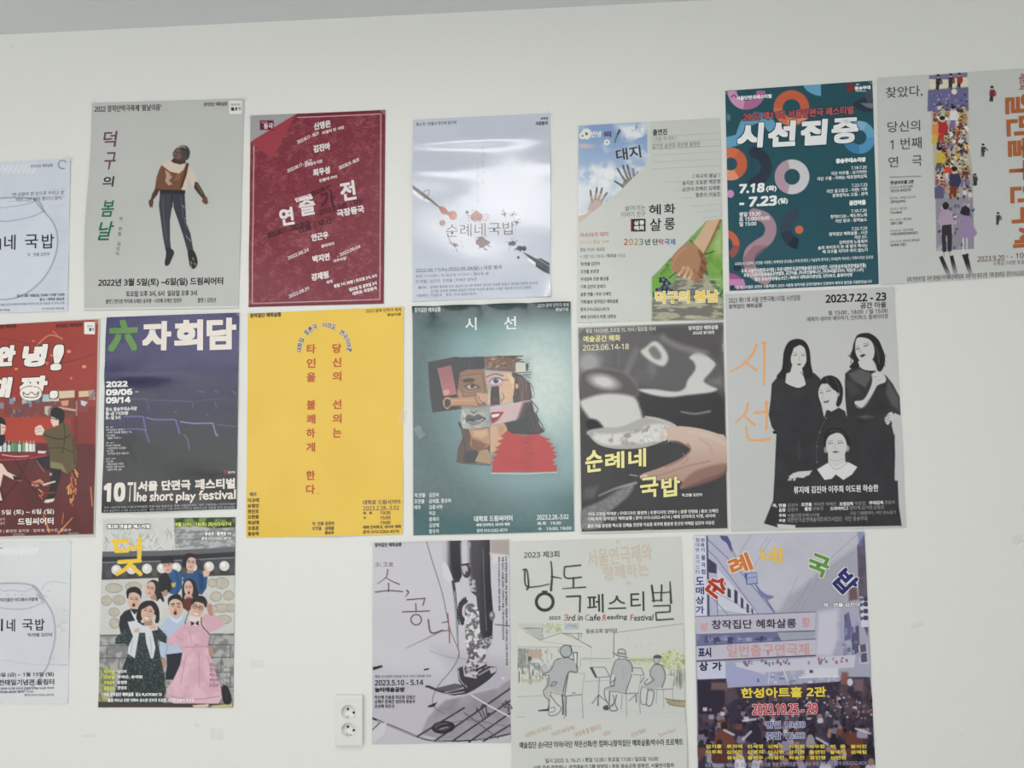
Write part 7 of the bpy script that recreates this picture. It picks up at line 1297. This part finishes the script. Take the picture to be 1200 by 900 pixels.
P.T('date_lettering', '평일 19:30', 474, 460, 726, 508, (84, 90, 140), b=2, out=(206, 206, 222), ob=2.4); P.T('date_lettering', '주말 15:00', 476, 530, 726, 578, (84, 90, 140), b=2, out=(206, 206, 222), ob=2.4)
names = (('김기홍', '류지애', '전세영', '신혜수', '이희원', '박두환', '하  윤', '황리진'), ('이주희', '김여진', '김명지', '이시현', '강지현', '홍연민', '황예하', '권예림'), ('유성현', '홍현우', '이정진', '하승한', '정진영', '심연현'))
for r_, row in enumerate(names):
    for i, nm in enumerate(row):
        x = (92 if r_ < 2 else 226) + i * 132; P.T('names_lettering', nm, x, 610 + r_ * 36, x + 102, 636 + r_ * 36, yl, b=1.5, out=(54, 48, 40), ob=1.2)
P.T('small_print', '주최 창작집단 혜화살롱  주관 일번출구연극제  후원 한성아트홀  기획 홍보 무대 조명 음향  문의 010-5262-4574', 86, 722, 1120, 752, (150, 150, 172), b=.8)
P.crop(800, 615, 3.158)
P.tape(44, 44, 26, 14, -40); P.tape(668, 30, 26, 14, 40); P.done()
# ================================================================== wall socket and marks on the wall
def build_socket():
    quad = [(394.2, 814.2), (426.0, 813.8), (426.4, 871.2), (393.8, 871.6)]
    w = [wp(*q) for q in quad]; cx = sum(q[0] for q in w) / 4; cz = sum(q[1] for q in w) / 4
    W_, H_, D_ = 0.0715, 0.1245, 0.0125
    root = bpy.data.objects.new('wall_socket', None); COL.objects.link(root); root.location = (cx, WALL_Y, cz); root.empty_display_size = 0.03
    tag(root, 'white double wall socket with two round outlets, low between two posters', 'wall socket')
    zs = (0.0215, -0.0225); R = 0.0185; xo = -0.001
    # cover plate: a bevelled frame with two round openings
    bm = bmesh.new(); bmesh.ops.create_cube(bm, size=1)
    for v in bm.verts: v.co = Vector((v.co.x * W_, -D_ / 2 + v.co.y * D_, v.co.z * H_))
    bmesh.ops.bevel(bm, geom=bm.edges[:], offset=0.0022, segments=3, affect='EDGES', profile=0.5)
    me = bpy.data.meshes.new('cover_plate'); bm.to_mesh(me); bm.free(); me.materials.append(M_PLASTIC)
    plate = bpy.data.objects.new('cover_plate', me); COL.objects.link(plate)
    bm = bmesh.new()
    for z in zs: bmesh.ops.create_cone(bm, cap_ends=True, segments=48, radius1=R, radius2=R, depth=0.03, matrix=Matrix.Translation((xo, -D_, z)) @ Matrix.Rotation(math.pi / 2, 4, 'X'))
    cm = bpy.data.meshes.new('cutter'); bm.to_mesh(cm); bm.free(); cut = bpy.data.objects.new('cutter', cm); COL.objects.link(cut)
    md = plate.modifiers.new('holes', 'BOOLEAN'); md.object = cut; md.operation = 'DIFFERENCE'; md.solver = 'EXACT'
    dg = bpy.context.evaluated_depsgraph_get(); nm = bpy.data.meshes.new_from_object(plate.evaluated_get(dg)); plate.modifiers.clear(); plate.data = nm; nm.name = 'cover_plate'
    bpy.data.objects.remove(cut)
    plate.parent = root
    for z in zs:
        prof = [(R + 0.0012, -D_ - 0.0006), (R + 0.0002, -D_ - 0.0010), (R - 0.0010, -D_ - 0.0004), (R - 0.0016, -0.0035), (R - 0.0026, -0.0022), (0.0, -0.0022)]
        n = 48; vs = []; fs = []
        for r, y in prof[:-1]:
            for i in range(n): a = 2 * math.pi * i / n; vs.append((xo + r * math.cos(a), y, z + r * math.sin(a)))
        vs.append((xo, prof[-1][1], z))
        for k in range(len(prof) - 2):
            for i in range(n): fs.append((k * n + i, k * n + (i + 1) % n, (k + 1) * n + (i + 1) % n, (k + 1) * n + i))
        k = len(prof) - 2
        for i in range(n): fs.append((k * n + i, k * n + (i + 1) % n, len(vs) - 1))
        so = mesh_obj('outlet_cup', vs, fs, M_PLASTIC, root)
        for dx, dz in ((-0.0035, 0.0042), (0.0118, -0.0042)):          # the two pin holes
            q = []; f = []
            for r, y in ((0.0031, -0.0025), (0.0031, -0.0032), (0.0023, -0.0033), (0.0023, -0.0027)):
                for i in range(20): a = 2 * math.pi * i / 20; q.append((xo + dx + r * math.cos(a), y, z + dz + r * math.sin(a)))
            for kk in range(3):
                for i in range(20): f.append((kk * 20 + i, kk * 20 + (i + 1) % 20, (kk + 1) * 20 + (i + 1) % 20, (kk + 1) * 20 + i))
            f.append([60 + i for i in range(20)])
            h = mesh_obj('pin_hole', q, f, M_HOLE, so, smooth=False); h['label'] = 'dark pin hole'
        b = bmesh.new(); bmesh.ops.create_cube(b, size=1)                # earthing clips at the foot of the cup
        for v in b.verts: v.co = Vector((xo - 0.0052 + v.co.x * 0.0036 + v.co.z * 0.002, -0.0068 + v.co.y * 0.006, z - 0.0138 + v.co.z * 0.0046))
        if z < 0:
            b2 = bmesh.ops.create_cube(b, size=1)['verts']
            for v in b2: v.co = Vector((xo + 0.0035 + v.co.x * 0.006, -0.0068 + v.co.y * 0.006, z - 0.0150 + v.co.z * 0.0022))
        bmesh.ops.bevel(b, geom=b.edges[:], offset=0.0005, segments=2, affect='EDGES')
        m2 = bpy.data.meshes.new('earth_clip'); b.to_mesh(m2); b.free(); m2.materials.append(M_STEEL)
        c = bpy.data.objects.new('earth_clip', m2); COL.objects.link(c); c.parent = so; c['label'] = 'metal earthing clip'
build_socket()

def residue(label, px, py, w, h, rot=0.0, seed=0):
    """a thin torn leftover of clear tape on the paint"""
    x, z = wp(px, py); rr = random.Random(seed); n = 22; s_ = 0.0021; vs = [(0, -0.0006, 0)]
    for i in range(n):
        a = 2 * math.pi * i / n; q = 1.0 / max(abs(math.cos(a)) , abs(math.sin(a))) * rr.uniform(.72, 1.0)
        u, v = q * math.cos(a) * w * s_ / 2, q * math.sin(a) * h * s_ / 2
        vs.append((u * math.cos(rot) - v * math.sin(rot), -0.0004 - 0.0009 * rr.random(), u * math.sin(rot) + v * math.cos(rot)))
    k = len(vs); vs += [(a * .97, 0.0, c * .97) for a, b, c in vs[1:]]
    fs = [(0, 1 + i, 1 + (i + 1) % n) for i in range(n)] + [(1 + i, k + i, k + (i + 1) % n, 1 + (i + 1) % n) for i in range(n)]
    o = mesh_obj('tape_residue', vs, fs, M_RESIDUE, None, loc=(x, WALL_Y, z))
    tag(o, label, 'tape residue', 'tape leftovers on the wall')
residue('faint torn tape leftover left of the wall socket, beside the group poster', 301, 778, 22, 10, 0.05, 1)
residue('faint tape leftover on the wall just below the group poster, right side', 254, 860, 20, 15, 0.0, 2)
residue('tiny chipped tape leftover just under the group poster', 231, 850, 8, 5, -0.5, 3)
residue('faint tape leftover low on the wall left of the others, under the group poster', 106, 862, 20, 4, 0.1, 4)
residue('faint tape leftover on bare wall near the right picture edge', 1192, 632, 14, 12, 0.4, 5)
residue('small tape leftover on bare wall right of the violet street poster', 1075, 732, 16, 6, 0.3, 6)
residue('small dark fleck on bare wall at the lower right', 1126, 860, 4, 3, 0.0, 7)
residue('small dark fleck under the ceiling at the upper left', 15, 55, 4, 3, 0.0, 8)
